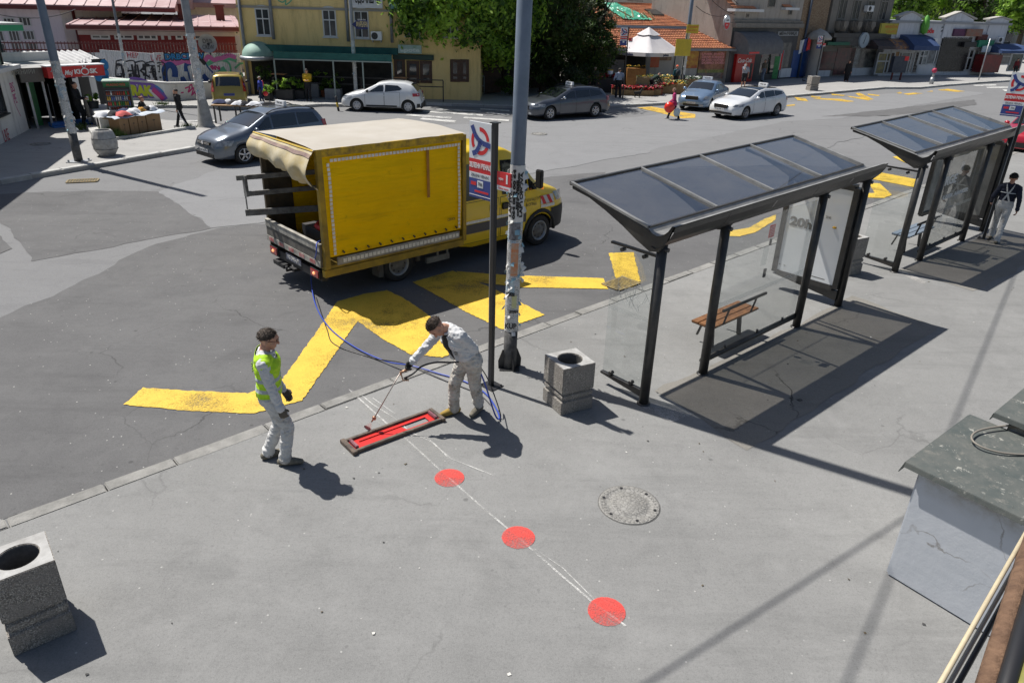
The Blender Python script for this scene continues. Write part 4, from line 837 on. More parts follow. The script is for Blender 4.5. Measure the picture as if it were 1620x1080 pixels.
f.wall(-1, xr, zt, 3.2, render_m('dirty_white_render', (.72, .70, .66), (.64, .62, .58), (.2, .18, .15), .8))
mb = MB(); mb.bb(-1, xr-.25, .25, 3.2, zt+.002, zt+2.1); mb.build('upper_glazing', mat('green_tinted_glass', (.05, .09, .075), (.12, .17, .14), 1.5, rough=.15), f.t)
mb = MB(); mb.bb(-1, xr-.1, -.1, 3.3, zt-.15, zt-.004) if False else mb.bb(-1, xr+.05, -.25, -.002, zt-.12, zt+.02); mb.build('ledge', cw, f.t)
mb = MB()
for k in range(6): mb.bb(xr-.3-k*.9, xr-.24-k*.9, .2, .249, zt+.02, zt+2.1)
mb.bb(-1, xr-.2, .19, .199, zt+.95, zt+1.02); mb.build('glazing_frames', darkmetal, f.t)
mb = MB(); mb.bb(-1, xr-.2, -.1, 3.2, zt+2.11, zt+3.6); mb.build('parapet', whitew, f.t); mb = MB(); mb.bb(-1, xr-.1, -.25, 3.3, zt+3.605, zt+3.75); mb.build('roof_edge', mat('blue_grey_flashing', (.3, .36, .45), rough=.5), f.t)
f.window((-40, 120, 10, 178), 2, 2, fr=darkmetal, sill=True)
for s_, r in (('BS', (14, 130, 25, 148)), ('PE', (19, 148, 29, 166)), ('LRE', (2, 205, 18, 225))): f.text(s_, r, .9, gk['magenta'] if s_ != 'LRE' else gk['red'], -.006, bold=.0, name='graffiti_tag')
f.stroke([(22, 160), (27, 172), (33, 184)], .04, gk['magenta'], -.006)
g = Fac((-60, 200), (40, 190), 'green_awning', 'green flat fabric awning edge at the far left above the corner building', 'awning');
x0, x1, z0, z1 = g.rc((-30, 40, 38, 49)); mb = MB(); mb.bb(x0, x1, 0, 1.8, z0, z1); mb.build('canopy', mat('bright_green_fabric', (.03, .26, .13), rough=.7), g.t); mb = MB(); mb.bb(x0, x1+.02, -.05, 1.85, z1+.002, z1+.07); mb.build('top_edge', mat('grey_edge', (.35, .38, .37)), g.t)
mb = MB(); mb.tube([(x0+.2, 1.7, 0), (x0+.2, 1.7, z0)], .06, 8); mb.tube([(x1-.3, 1.7, 0), (x1-.3, 1.7, z0)], .06, 8); mb.build('posts', darkmetal, g.t)
f = Fac((47, 204), (165, 192), 'kiosk', 'kiosk with red white-lettered fascia and grey flat roof on the far left', 'kiosk'); K_ = f
zk = f.pt(72, 108, -.5)[1]; dep = 3.0; L_ = f.L
taupe = mat('taupe_panel', (.14, .125, .11), (.11, .10, .085), 2, rough=.6)
mb = MB(); mb.bb(-.15, .05, 0, dep, 0, zk-.1); mb.bb(-.15, L_, dep, dep+.15, 0, zk-.1); mb.bb(L_-.9, L_-.75, .4, dep, 0, zk-.1); mb.build('walls', darkin, f.t)
mb = MB(); mb.bb(-.3, L_+.05, -.3, dep+.3, zk-.1, zk+.0); ro = mb.build('roof', mat('grey_roof_felt', (.38, .38, .37), (.25, .25, .25), 1.5, rough=.9), f.t)
mb = MB(); mb.bb(-.3, L_+.05, dep+.1, dep+.3, zk+.002, zk+.35); mb.bb(-.3, -.15, -.3, dep+.09, zk+.002, zk+.2); mb.build('parapet', cw, ro)
x0, x1, z0, z1 = f.rc((27, 108, 70, 131), -.32); xs_ = x1
mb = MB(); mb.bb(x0, xs_-.0, -.42, -.31, z0+.05, zk+.02); sg = mb.build('brown_sign', taupe, f.t); text('СУВЕНИРИ', 'sign_lettering', .16, mat('dim_lettering', (.33, .32, .28)), sg, ((x0+xs_)/2-.35, -.425, (z0+zk)/2+.15), wid=.95)
xa, za = f.pt(71, 112, -.75); xb, zb = f.pt(162, 98.5, -.75); h = za-f.pt(73, 131, -.75)[1]
mb = MB(); mb.bb(xs_+.02, xb, -.78, -.32, zk-h+.08, zk+.06); rfas = mb.build('red_fascia', mat('kiosk_red', (.60, .022, .022), (.52, .02, .02), 2, rough=.4), f.t)
mb = MB(); mb.bb(xs_, xb+.03, -.83, -.3, zk+.062, zk+.10); mb.build('fascia_trim', whitep, f.t)
xm = xs_+(xb-xs_)*.54; zc = zk-h/2+.05; wl = mat('sign_white_letters', (.78, .78, .78))
text('Moj', 'sign_lettering', h*.42, wl, rfas, (xs_+(xb-xs_)*.36, -.785, zc-.02), wid=(xb-xs_)*.15, shear=.4, bold=.006)
text('KI', 'sign_lettering', h*.4, wl, rfas, (xs_+(xb-xs_)*.51, -.785, zc), wid=(xb-xs_)*.10, bold=.01); text('SK', 'sign_lettering', h*.4, wl, rfas, (xs_+(xb-xs_)*.80, -.785, zc), wid=(xb-xs_)*.14, bold=.01)
mb = MB(); cx_ = xs_+(xb-xs_)*.645
for a0 in range(0, 360, 30):
 u0, u1 = R_(a0), R_(a0+30); mb.poly([(cx_+r*math.cos(u)*1.2, -.786, zc+r*math.sin(u)) for r, u in ((.1, u0), (.14, u0), (.14, u1), (.1, u1))]); mb.poly([(cx_+r*math.cos(u), -.786, zc+.2+r*math.sin(u)) for r, u in ((.045, u0), (.075, u0), (.075, u1), (.045, u1))])
mb.bb(cx_-.16, cx_+.16, -.788, -.785, zc-.2, zc-.17); mb.build('sign_cup_emblem', wl, rfas)
f.panel((52, 128, 62, 203), .55, .3, mat('green_cabinet_face', (.02, .16, .05), rough=.4), 'green_cabinet')
f.panel((75, 133, 90, 193), -.04, .05, mat('grey_steel_door', (.16, .16, .17), (.12, .12, .13), 3, rough=.5), 'door')
mb = MB();
for px in (46.5, 71, 92): x, z = f.pt(px, 150, -.05); mb.bb(x-.04, x+.04, -.1, -.04, 0, zk-h)
mb.build('door_frames', steel, f.t)
f.panel((124, 122, 152, 185), .8, .06, mat('dark_window_panel', (.03, .032, .035), rough=.15), 'shop_window')
f.panel((96, 118, 120, 124), .5, .2, mat('pink_boxes', (.3, .05, .12), (.1, .1, .3), 20), 'goods_shelf'); f.panel((94, 140, 104, 180), .5, .3, mat('goods_dark_mix', (.12, .05, .04), (.04, .05, .12), 16), 'goods_shelf')
mb = MB()
for k, (c, zz) in enumerate(((0, .0), (1, .1))): x0, z_ = f.pt(84, 195, -.5); x1, z_ = f.pt(146, 190, -.5); mb.bb(x0+.1*k, x1, -.2+.35*k-.3, .1+.35*k-.3+.05, .0, .06+zz)
mb.build('steps', mat('blue_step_paint', (.03, .14, .42), (.06, .2, .5), 4, rough=.6), f.t)
g = Fac((70, 178), (172, 170), 'lean_to_roof', 'pale wavy sheet-metal lean-to roof behind the red kiosk fascia', 'shed roof')
x0, x1, z0, z1 = g.rc((70, 88, 168, 100)); mb = MB(); n = 40
mb.grid(lambda u, v: (x0+(x1-x0)*u, v*2.6, z0+.05+.35*v+.05*math.sin(u*60)), 160, 2); mb.build('sheet', mat('galvanised_sheet', (.50, .50, .50), (.38, .38, .38), 2, rough=.6), g.t)
mb = MB(); mb.bb(x0, x0+.1, 2.4, 2.6, 0, z0); mb.bb(x1-.1, x1, 2.4, 2.6, 0, z0+.1); mb.bb(x0, x1, 0, .1, z0-.25, z0-.1); mb.bb(x1-.1, x1, 0, .1, 0, z0-.25); mb.build('frame', darkmetal, g.t)
g2 = Fac((155, 178), (172, 176), 'blue_graffiti_panel', 'dark panel with bright blue rounded graffiti blobs beside the drinks fridge', 'panel')
x0, x1, z0, z1 = g2.rc((146, 94, 173, 126)); mb = MB(); mb.bb(x0, x1, 0, .08, 0, z1); mb.build('board', black, g2.t)
for px, py, r in ((165, 103, .22), (166, 116, .2), (156, 122, .18), (168, 124, .14), (150, 116, .15)):
 x, z = g2.pt(px, py, -.01); mb = MB(); mb.poly([(x+r*math.cos(R_(k*24)), -.01, z+r*1.1*math.sin(R_(k*24))) for k in range(15)]); mb.build('graffiti_blob', gk['blue'], g2.t)
tile_y = mat('brown_tiles', (.2, .09, .05), (.3, .14, .08), 5, rough=.9)
yw = render_m('ochre_render', (.74, .55, .23), (.80, .61, .28), (.33, .235, .10), .6, .2)
A = G(391, 149); f = Fac(A, A+Vector((30, .4, 0)), 'yellow_building', 'ochre yellow building with white arched windows and a green bar awning'); YB = f
x1 = f.pt(760, 100)[0]; f.wall(0, x1, 6.0, 12, yw); mb = MB(); mb.bb(-.3, x1+.3, -.25, 12.2, 6.0, 6.15); mb.build('roof', tile_y, f.t)
for r in ((402.5, 13, 430, 57), (509, 15, 534, 59), (559, 17, 585, 61)): f.window(r, 2, 2, arch=True, fw=.065)
for r in ((640, 12, 665, 58), (700, 14, 725, 60)): f.window(r, 2, 2, arch=True, fw=.065)
gp = mat('grey_downpipe', (.22, .23, .25), (.16, .17, .18), 4, rough=.5)
for px in (381.5, 430, 549, 619):
 mb = MB(); x, z = f.pt(px, 30, -.1); mb.tube([(x, -.12, 0 if px < 385 else 2.9), (x, -.12, 5.9)], .085, 8); mb.build('downpipe', gp, f.t)
mb = MB(); z = f.pt(500, 14)[1]; mb.bb(0, x1, -.06, 0-.001, z-.06, z+.06); mb.build('string_course', mat('grey_ledge', (.28, .27, .24)), f.t)
f.stroke([(440, 1), (447, 4), (452, 1), (452, 8), (460, 2), (462, -4)], .06, gk['green'], -.01)
gr = mat('dark_green_canvas', (.012, .085, .075), (.02, .12, .105), 2.5, rough=.75); gl_ = mat('faded_green_canvas', (.22, .36, .30), (.3, .45, .38), 3, rough=.7)
f.panel((390, 70, 629, 87), -.35, .34, gr, 'awning_fascia')
x0, xz, z0, z1 = f.rc((432, 83, 620, 98), -1.9); z_hi = f.pt(500, 84, -.35)[1]
mb = MB(); mb.add([(x0, -.36, z_hi), (xz, -.36, z_hi), (xz, -1.9, z0+.35), (x0, -1.9, z0+.35), (xz, -1.9, z0), (x0, -1.9, z0)], [(0, 1, 2, 3), (3, 2, 4, 5)]); mb.build('awning', gr, f.t)
mb = MB(); mb.bb(x0, xz, -1.93, -1.88, z0-.06, z0);
for k in range(5): x = x0+(xz-x0)*k/4; mb.bb(x-.035, x+.035, -1.92, -1.86, 0, z0-.06)
mb.build('awning_posts', mat('grey_green_frame', (.25, .30, .28)), f.t)
x0d, x1d = f.pt(400, 120)[0], f.pt(621, 120)[0]; mb = MB(); mb.bb(x0d, x1d, -.03, -.004, 0, z_hi-.2); mb.build('dark_bar_front', darkin, f.t)
wd_ = mat('brown_door_wood', (.07, .028, .014), (.045, .018, .01), 8, rough=.5)
for r in ((623, 92, 642, 132), (643, 96, 664, 132), (664, 96, 684, 132), (712, 94, 728, 130), (728, 94, 742, 130)): f.window(r, 1, 2, fr=wd_, sill=False, split=.7, fw=.16)
f.panel((621, 86, 686, 96), -.2, .19, mat('dark_green_board', (.01, .04, .03)), 'shop_fascia')
o = f.panel((629.5, 71, 667, 85.5), -.42, .06, mat('pale_teal_sign', (.30, .42, .38), (.26, .37, .34), 3), 'pharmacy_sign'); f.text('apote', (633, 75, 664, 84), 1, mat('pale_lettering', (.5, .58, .55)), -.425, bold=.01, parent=o)
o = f.panel((552, -22, 605.5, 14), -.16, .1, mat('white_sign_board', (.62, .63, .66)), 'white_sign'); f.text('ХОДОЧАШЋА', (556, -6, 602, 6), 1, blk, -.17, bold=.02, kz=1.1, parent=o)
f.panel((614, -20, 660, 15.5), -.2, .12, mat('teal_sign_board', (.22, .42, .46), (.28, .48, .5), 2), 'teal_sign')
cx_, zc_ = f.pt(403, 90, -.8); mb = MB(); mb.smooth = True
mb.grid(lambda u, v: (cx_-.85+1.7*(.5-.5*math.cos(math.pi*u)), -1.3*math.sin(math.pi*u)*math.cos(math.pi/2*v), zc_+.72*math.sin(math.pi*u)*math.sin(math.pi/2*v)+.02), 12, 6); mb.build('dome_canopy', gl_, f.t)
mb = MB(); mb.tube([(cx_-.9*math.cos(math.pi*k/10), -1.35*math.sin(math.pi*k/10), zc_-.08) for k in range(11)], .11, 8); mb.build('dome_rim', steel, f.t)
def aircon(f, r, lab, y=-.45):
 x0, x1, z0, z1 = f.rc(r, y); p = f.A+f.d*((x0+x1)/2)+f.n*y; t = thing('air_conditioner', lab, 'air conditioner', (p.x, p.y, z0+f.z0), f.t.rotation_euler[2], 'wall air conditioners'); W, H = x1-x0, z1-z0
 mb = MB(); mb.bb(-W/2, W/2, 0, .38, 0, H); mb.build('casing', whitep, t, bevel=.02)
 mb = MB(); c = (-W*.14, -.006, H/2); n = 20; R0 = H*.40; mb.poly([(c[0]+R0*math.cos(2*math.pi*k/n), c[1], c[2]+R0*math.sin(2*math.pi*k/n)) for k in range(n)]); mb.build('fan_grille', black, t)
 mb = MB()
 for rr in (.3, .55, .8): mb.tube([(c[0]+R0*rr*math.cos(2*math.pi*k/n), -.012, c[2]+R0*rr*math.sin(2*math.pi*k/n)) for k in range(n+1)], .006, 4)
 mb.build('grille_rings', mat('grey_rings', (.15, .16, .17)), t); mb = MB(); mb.bb(-W*.4, -W*.36, .1, .4, -.12, -.004); mb.bb(W*.36, W*.4, .1, .4, -.12, -.004); mb.build('brackets', steel, t)
 return t
aircon(YB, (586, 50, 604, 64.5), 'white air conditioner on the yellow wall right of the arched window')
g = Fac((556, 159), (584, 159), 'arrow_sign', 'dark blue left-pointing sign with yellow letters on a pole before the yellow building', 'sign')
x0, x1, z0, z1 = g.rc((558, 32, 582, 46.5)); xm = g.pt(556, 39)[0]; zm = (z0+z1)/2
mb = MB(); mb.prism([(x0+.15, -.12, z0), (x1, -.12, z0), (x1, -.12, z1), (x0+.15, -.12, z1)], (0, .03, 0)); mb.prism([(xm, -.125, zm), (x0+.15, -.125, z0+.05), (x0+.15, -.125, z1-.05)], (0, .03, 0)); mb.build('panel', mat('deep_blue_sign', (.012, .02, .11)), g.t)
text('ФАРБАРА', 'sign_lettering', .26, mat('cream_letters', (.6, .5, .25)), g.t, ((x0+x1)/2+.08, -.128, zm), wid=(x1-x0)*.78, bold=.01); text('фарбара и боје', 'sign_lettering', .08, wl, g.t, ((x0+x1)/2+.05, -.128, zm+.24), wid=(x1-x0)*.6)
mb = MB(); mb.bb(x0-.1, x0+.2, -.09, -.05, zm-.03, zm+.03); mb.build('bracket', steel, g.t)
c = G(752, 158); t = thing('traffic_sign', 'round red-rimmed white traffic sign on a thin post under the big tree', 'traffic sign', c, 0)
h = 3.05; mb = MB(); mb.tube([(0, 0, 0), (0, 0, h+.3)], .035, 8); mb.build('post', steel, t)
def disc(mb, r, y, n=28, c=(0, 0)): mb.poly([(c[0]+r*math.cos(2*math.pi*k/n), y, c[1]+r*math.sin(2*math.pi*k/n)) for k in range(n)])
mb = MB(); mb.prism([(.42*math.cos(2*math.pi*k/28), -.07, h+.42*math.sin(2*math.pi*k/28)) for k in range(28)], (0, .025, 0)); mb.build('disc', sr, t)
mb = MB(); disc(mb, .33, -.075, c=(0, h)); mb.build('disc_face', sw, t); text('3,5t', 'sign_symbol', .16, blk, t, (0, -.079, h-.02), wid=.3, bold=.008)
f = Fac((790, 150), (925, 145), 'shaded_shop', 'dim brick and timber shopfront in the deep shade under the dark trees', 'building'); br2 = mat('shade_dark_brick', (.10, .06, .045), (.05, .04, .035), 6, rough=.9); f.A += f.n*3; f.t.location = f.A; f.wall(0, f.L, 4.5, 6, br2)  # brick colour darkened to carry the shade under the trees
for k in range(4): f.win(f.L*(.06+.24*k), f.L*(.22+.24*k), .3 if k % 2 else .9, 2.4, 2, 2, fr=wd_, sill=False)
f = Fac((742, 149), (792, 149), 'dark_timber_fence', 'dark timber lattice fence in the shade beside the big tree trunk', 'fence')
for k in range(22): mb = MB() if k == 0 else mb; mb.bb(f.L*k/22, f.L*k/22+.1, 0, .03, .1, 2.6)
mb.bb(0, f.L, .031, .07, .4, .5); mb.bb(0, f.L, .031, .07, 2.2, 2.3); mb.build('slats', br2, f.t); f.panel((742, 118, 792, 145), .5, .1, darkin, 'dark_backing')  # slats and near-black backing sheet carry the shade there in their colour
tile, N, L_, b = nodes('clay_tiles'); tc = N.new('ShaderNodeTexCoord'); v = tc.outputs['Object']
br = N.new('ShaderNodeTexVoronoi'); br.inputs['Scale'].default_value = 3.4; L_.new(v, br.inputs['Vector'])
k = mixc(N, L_, mr(N, L_, br.outputs['Color'], .2, .8), (.66, .27, .13), (.50, .19, .10)); k = mixc(N, L_, nz(N, L_, v, 1.0, 6, .7, .5, .75), k, (.20, .085, .05)); k = mixc(N, L_, mul(N, L_, nz(N, L_, v, 6, 5, .7, .55, .7), .5), k, (.6, .3, .18)); L_.new(k, b.inputs['Base Color']); b.inputs['Roughness'].default_value = .85
def tiled(P0, P1, P2, P3, parent, name='tiled_roof', nw=.22, rowh=.36):
 """roof plane of real curved tiles: P0,P1 eave, P2,P3 ridge (P3 above P0)"""
 P0, P1, P2, P3 = map(Vector, (P0, P1, P2, P3)); W = (P1-P0).length; H = (P3-P0).length; nx, nr = max(2, int(W/nw)), max(2, int(H/rowh)); nrm = (P1-P0).cross(P3-P0).normalized()
 if nrm.z < 0: nrm = -nrm
 mb = MB(); q = 4
 def base(u, v): return P0.lerp(P1, u).lerp(P3.lerp(P2, u), v)
 for j in range(nr):
  vs = []; cols = nx*q
  for e, lift in ((0, .06), (1, .0)):
   for i in range(cols+1): u = i/cols; vs.append(base(u, (j+e)/nr)+nrm*(lift+.045*abs(math.sin(math.pi*u*nx))))
  fs = [(i, i+1, cols+2+i, cols+1+i) for i in range(cols)]
  vs2 = [p-nrm*.07 for p in vs[:cols+1]]; o = len(vs); fs += [(i, o+i, o+i+1, i+1) for i in range(cols)]
  mb.add(vs+vs2, fs, True)
 o = mb.build(name, tile, parent, fix=False); return o
cream2 = render_m('yellowed_render', (.38, .36, .33), (.45, .43, .39), (.2, .18, .16))
f = Fac((905, 134), (1166, 130), 'tiled_roof_shop', 'low shop with orange clay-tile roof under repair behind the flower stall', 'building'); TR = f; L_ = f.L
ze = f.pt(1091, 76, -.5)[1]; f.wall(0, L_, ze-.15, 7, cream2)
xr0, zr = f.pt(1004, 45, 3.2); xr1 = f.pt(1137, 53, 3.2)[0]
tiled((-.3, -.6, ze-.05), (L_+.2, -.6, ze-.05), (xr1+1.2, 3.2, zr), (-.3, 3.2, zr), f.t)
mb = MB(); mb.beam((-.3, 3.15, zr+.08), (xr1+1.2, 3.15, zr+.08), .2, .16); mb.build('blue_flashing', mat('blue_flashing', (.22, .32, .42), rough=.4), f.t)
mb = MB(); mb.bb(-.3, L_+.2, -.72, -.62, ze-.2, ze-.05); mb.build('gutter', gp, f.t)
xt0, zt0 = f.pt(962, 8, 8.5); xt1, zt1 = f.pt(1058, 10, 8.5)
mb = MB(); mb.bb(0, xt1+2.0, 3.3, 3.5, ze-.2, zr); mb.build('upper_wall', cream2, f.t)
tiled((-.3, 3.3, zr+.15), (f.pt(1137, 45, 3.3)[0], 3.3, zr+.15), (xt1, 8.5, zt1), (-.3, 8.5, zt1+.1), f.t)
mb = MB(); mb.beam((xt1, 8.5, zt1+.05), (f.pt(1137, 45, 3.3)[0], 3.3, zr+.2), .25, .12); mb.build('roof_verge', mat('dark_verge', (.1, .1, .1)), f.t)
mb = MB(); mb.beam((-.3, 8.5, zt1+.1), (xt1, 8.5, zt1+.05), .3, .2); mb.build('ridge', tile, f.t)
sx, sz = f.pt(1035, 24, 6.2); mb = MB(); pl = lambda x, y_: zr+.15+(zt1-zr-.15)*(y_-3.3)/5.2
mb.prism([(sx-.5, 5.6, pl(0, 5.6)+.06), (sx+.55, 5.6, pl(0, 5.6)+.06), (sx+.55, 6.9, pl(0, 6.9)+.06), (sx-.5, 6.9, pl(0, 6.9)+.06)], (0, 0, .12)); mb.build('skylight', glassd, f.t)
tp = mat('green_tarpaulin', (.03, .28, .17), (.10, .42, .28), 2.5, rough=.35, coat=.3); mb = MB(); xa_ = f.pt(952, 20, 7.8)[0]; xb_ = f.pt(1030, 40, 4.6)[0]
def tarp(u, v):
 y_ = 8.3-4.0*v; x = xa_+(xb_-xa_)*(u*(.62+.38*v)); return (x, y_, pl(0, y_)+.12+.16*abs(mn.noise(Vector((x*1.6, y_*1.9, 2))))+.1*abs(mn.noise(Vector((x*5, y_*5, 7)))))
mb.grid(tarp, 46, 30, sm=False); mb.build('tarpaulin', tp, f.t)
mb = MB(); r = random.Random(2)
for (a, b_) in (((968, 28), (1004, 45)), ((980, 22), (1022, 42)), ((972, 28), (986, 44)), ((1003, 22), (1001, 42)), ((992, 26), (990, 44)), ((1016, 28), (1028, 42)), ((1021, 27), (1034, 43)), ((1030, 25), (1040, 43)), ((985, 34), (1002, 36))):
 P_ = []
 for q in (a, b_): x, z = f.pt(*q, 4.6); P_.append(Vector((x, 4.2, z)))
 mb.beam(P_[0]+Vector((0, .8, .3)), P_[1], .08, .08)
mb.build('battens', mat('new_pine', (.55, .42, .24), rough=.7), f.t)
pm_ = [((1108, 81, 1153, 124), 'billboard'), ((1086, 81, 1103, 108), 'yellow_poster'), ((1026, 87, 1042, 107), 'orange_poster'), ((1044, 85, 1062, 96), 'dark_poster')]
bb_, N, L_2, b = nodes('burger_billboard'); tc = N.new('ShaderNodeTexCoord'); v = tc.outputs['Object']; sx_ = N.new('ShaderNodeSeparateXYZ'); L_2.new(v, sx_.inputs[0])
zlo, zhi = f.rc(pm_[0][0], -.1)[2:]
base_ = mixc(N, L_2, nz(N, L_2, v, 2.2, 5, .7, .4, .6), (.12, .035, .02), (.36, .15, .08)); grn = mixc(N, L_2, nz(N, L_2, v, 5, 5, .8, .4, .6), (.09, .14, .02), (.3, .28, .08)); met = mixc(N, L_2, nz(N, L_2, v, 3, 5, .8, .4, .6), (.10, .08, .08), (.26, .2, .2))
z_ = sx_.outputs[2]; k = mixc(N, L_2, mr(N, L_2, z_, zlo+(zhi-zlo)*.36, zlo+(zhi-zlo)*.30), base_, grn); k = mixc(N, L_2, mr(N, L_2, z_, zlo+(zhi-zlo)*.24, zlo+(zhi-zlo)*.18), k, met); k = mixc(N, L_2, nz(N, L_2, v, .9, 2, .5, .57, .63), k, (.45, .16, .04)); L_2.new(k, b.inputs['Base Color']); b.inputs['Roughness'].default_value = .4
bo = f.panel(pm_[0][0], -.1, .09, bb_, 'burger_billboard')
pk = mat('pink_lettering', (.62, .25, .26))
for i, s_ in enumerate(('UVEK SVEŽI', 'ČEVAPI KOBASICE', 'NA ŽARU I ROŠTILJU', 'DOBRO DOŠLI')): f.text(s_, (1110, 84+i*4.6, 1146, 88+i*4.6), .98, pk, -.104, bold=.012, parent=bo, kz=.85)
f.panel(pm_[1][0], -.1, .09, mat('yellow_red_poster', (.55, .34, .04), (.35, .06, .02), 2.6, rough=.5), 'yellow_poster')
f.panel(pm_[2][0], -.1, .09, mat('orange_red_poster', (.52, .07, .02), (.45, .12, .03), 5, rough=.5), 'orange_poster'); f.panel(pm_[3][0], -.1, .09, mat('dark_food_poster', (.12, .04, .03), (.3, .2, .1), 4, rough=.5), 'food_poster')
x0, x1, z0, z1 = f.rc((905, 86, 1024, 134)); mb = MB(); mb.bb(x0, x1, -.03, -.004, 0, ze-.3); mb.build('dark_opening', darkin, f.t)
f.panel((962, 95, 985, 130), -.3, .25, mat('grey_board_panel', (.13, .12, .115), (.2, .19, .18), 3), 'board_panel')
for r, lab, tx, yy in (((1087, 39, 1104, 53), 'small yellow sign with red lettering above the tiled roof', ('ČEVAPI', 'NA KILO'), 0), ((1070, 62, 1091, 89), 'large mustard yellow board hanging behind the postered blue-grey lamp post', (), 0)):
 g = Fac((r[0], 141), (r[2], 141), 'yellow_sign', lab, 'sign', 'yellow signs by the tiled shop'); x0, x1, z0, z1 = g.rc(r); mb = MB(); mb.bb(x0, x1, -.04, .0, z0, z1); mb.build('panel', mat('sign_yellow', (.62, .46, .03), (.5, .38, .03), 2, rough=.5), g.t); mb = MB(); mb.tube([(x0+.1, .08, 0), (x0+.1, .08, z1)], .045, 8); mb.build('post', darkmetal, g.t)
 for i, s_ in enumerate(tx): text(s_, 'sign_lettering', (z1-z0)*.24, sr, g.t, ((x0+x1)/2, -.045, z1-(z1-z0)*(.3+.4*i)), wid=(x1-x0)*.8)
f = Fac(G(1030, 118)+Vector((0, 10, 0)), G(1150, 118)+Vector((3, 10, 0)), 'party_wall_house', 'tall bare beige party wall with cracked plaster above the tiled roof', 'building')
f.wall(-9, f.L+4, 14, 6, render_m('beige_plaster', (.60, .54, .46), (.68, .62, .54), (.26, .22, .18), .7, .6))
mb = MB(); r = random.Random(4)
for _ in range(16): x, z = r.uniform(-4, f.L+3), r.uniform(4, 9); mb.bb(x, x+r.uniform(.3, 1.8), -.02, -.001, z, z+r.uniform(.06, .16))
mb.build('patches', mat('brick_patch', (.2, .13, .1), (.3, .25, .2), 6), f.t)
grey = render_m('grey_old_render', (.34, .31, .27), (.43, .39, .35), (.11, .10, .09), .7, .5); dgrey = render_m('dark_old_render', (.19, .175, .155), (.26, .24, .21), (.08, .075, .07), .7, .5)
f = Fac((1146, 131), (1250, 124), 'grey_shop_house', 'weathered grey two-storey house with black barrel awning and red fridge in front', 'building'); L_ = f.L; OH = f
f.wall(0, L_, 6.6, 8, grey); zc = f.pt(1200, 38)[1]
mb = MB(); mb.bb(-.1, L_+.1, -.35, -.002, zc-.25, zc+.05); mb.bb(-.1, L_+.1, -.2, -.002, zc+.06, zc+.25); mb.build('cornice', dgrey, f.t)
mb = MB(); mb.bb(.05, L_, -.05, -.003, 0, zc-.3); mb.build('shopfront', mat('charcoal_shopfront', (.045, .047, .05), (.07, .07, .075), 2, rough=.5), f.t)
for r in ((1217, -6, 1225, 12), (1181, 22, 1184, 28), (1248, 15, 1252, 24)): f.window(r, 1, 1, sill=False, fr=dgrey, fw=.06)
for (xa, xb, py) in ((1160, 1206, 14), (1240, 1262, 12)):   # two gables with tiled roofs
 a, z = f.pt(xa, py, -.2); b_, _ = f.pt(xb, py, -.2); mb = MB(); mb.bb(a, b_, -.4, .3, z-.18, z); mb.build('gable_ledge', whitew, f.t); tiled((a, -.2, z+.02), (b_-.8, -.2, z+.02), (b_-1.6, 4, z+3), (a-.5, 4, z+3), f.t)
mb = MB(); n = 12; a, z = f.pt(1178, 80, -1.2); b_, z2 = f.pt(1233, 78, -1.2); zt = f.pt(1200, 50)[1]; hh = zt-z
prof = [(-1.5*math.sin(math.pi/2*k/n)-.06, z+hh*math.cos(math.pi/2*k/n)) for k in range(n+1)]+[(-1.56, z-.28)]
for (y0, z0), (y1, z1) in zip(prof, prof[1:]): mb.add([(a, y0, z0), (b_, y0, z0), (b_, y1, z1), (a, y1, z1)], [(0, 1, 2, 3)], True)
for xx in (a+.001, b_-.001): mb.poly([(xx, y0, z0) for y0, z0 in prof]+[(xx, -.06, z-.28)])
mb.build('barrel_awning', mat('charcoal_canvas', (.15, .15, .155), (.11, .11, .115), 3, rough=.8), f.t)
mb = MB(); mb.bb(a+.1, a+(b_-a)*.3, -1.58, -1.565, z-.22, z-.1); mb.build('awning_red_print', sr, f.t)
o = f.panel((1232, 50, 1262, 57), -.12, .1, mat('pale_sign', (.32, .33, .34)), 'shop_sign'); f.text('МЕЊАЧНИЦА', (1233, 50.5, 1261, 56.5), .95, blk, -.125, bold=.012, parent=o)
f.panel((1206, 82, 1230, 116), -.07, .02, glassd, 'shop_window'); f.panel((1236, 68, 1246, 108), -.07, .02, mat('street_glass', (.05, .055, .055), (.12, .12, .11), 3, rough=.1), 'shop_window'); f.panel((1234, 109, 1250, 122), -.09, .03, whitew, 'stall_riser')
aircon(f, (1170, 62, 1181, 76), 'white air conditioner left of the black barrel awning', -.4)
x, z = f.pt(1149.5, 36, -.6); t = thing('beer_sign', 'round hanging sign, white above and red below, on the corner of the grey house', 'sign', f.A+f.d*x+f.n*-.6+Vector((0, 0, z)), f.t.rotation_euler[2])
mb = MB(); mb.prism([(.36*math.cos(2*math.pi*k/24), -.06, .5*math.sin(2*math.pi*k/24)) for k in range(24)], (0, .12, 0)); mb.build('disc', steel, t)
mb = MB(); mb.prism([(.31*math.cos(2*math.pi*k/24), -.066, .44*math.sin(2*math.pi*k/24)) for k in range(12, 25)], (0, .004, 0)); mb.build('red_half', sr, t); mb = MB(); mb.prism([(.31*math.cos(2*math.pi*k/24), -.066, .44*math.sin(2*math.pi*k/24)) for k in range(0, 13)], (0, .004, 0)); mb.build('white_half', sw, t)
text('ЛАВ', 'sign_lettering', .12, black, t, (0, -.075, .15)); text('pivo', 'sign_lettering', .1, sw2, t, (0, -.075, -.15)); mb = MB(); mb.bb(.3, .75, -.02, .02, .0, .04); mb.build('arm', darkmetal, t)
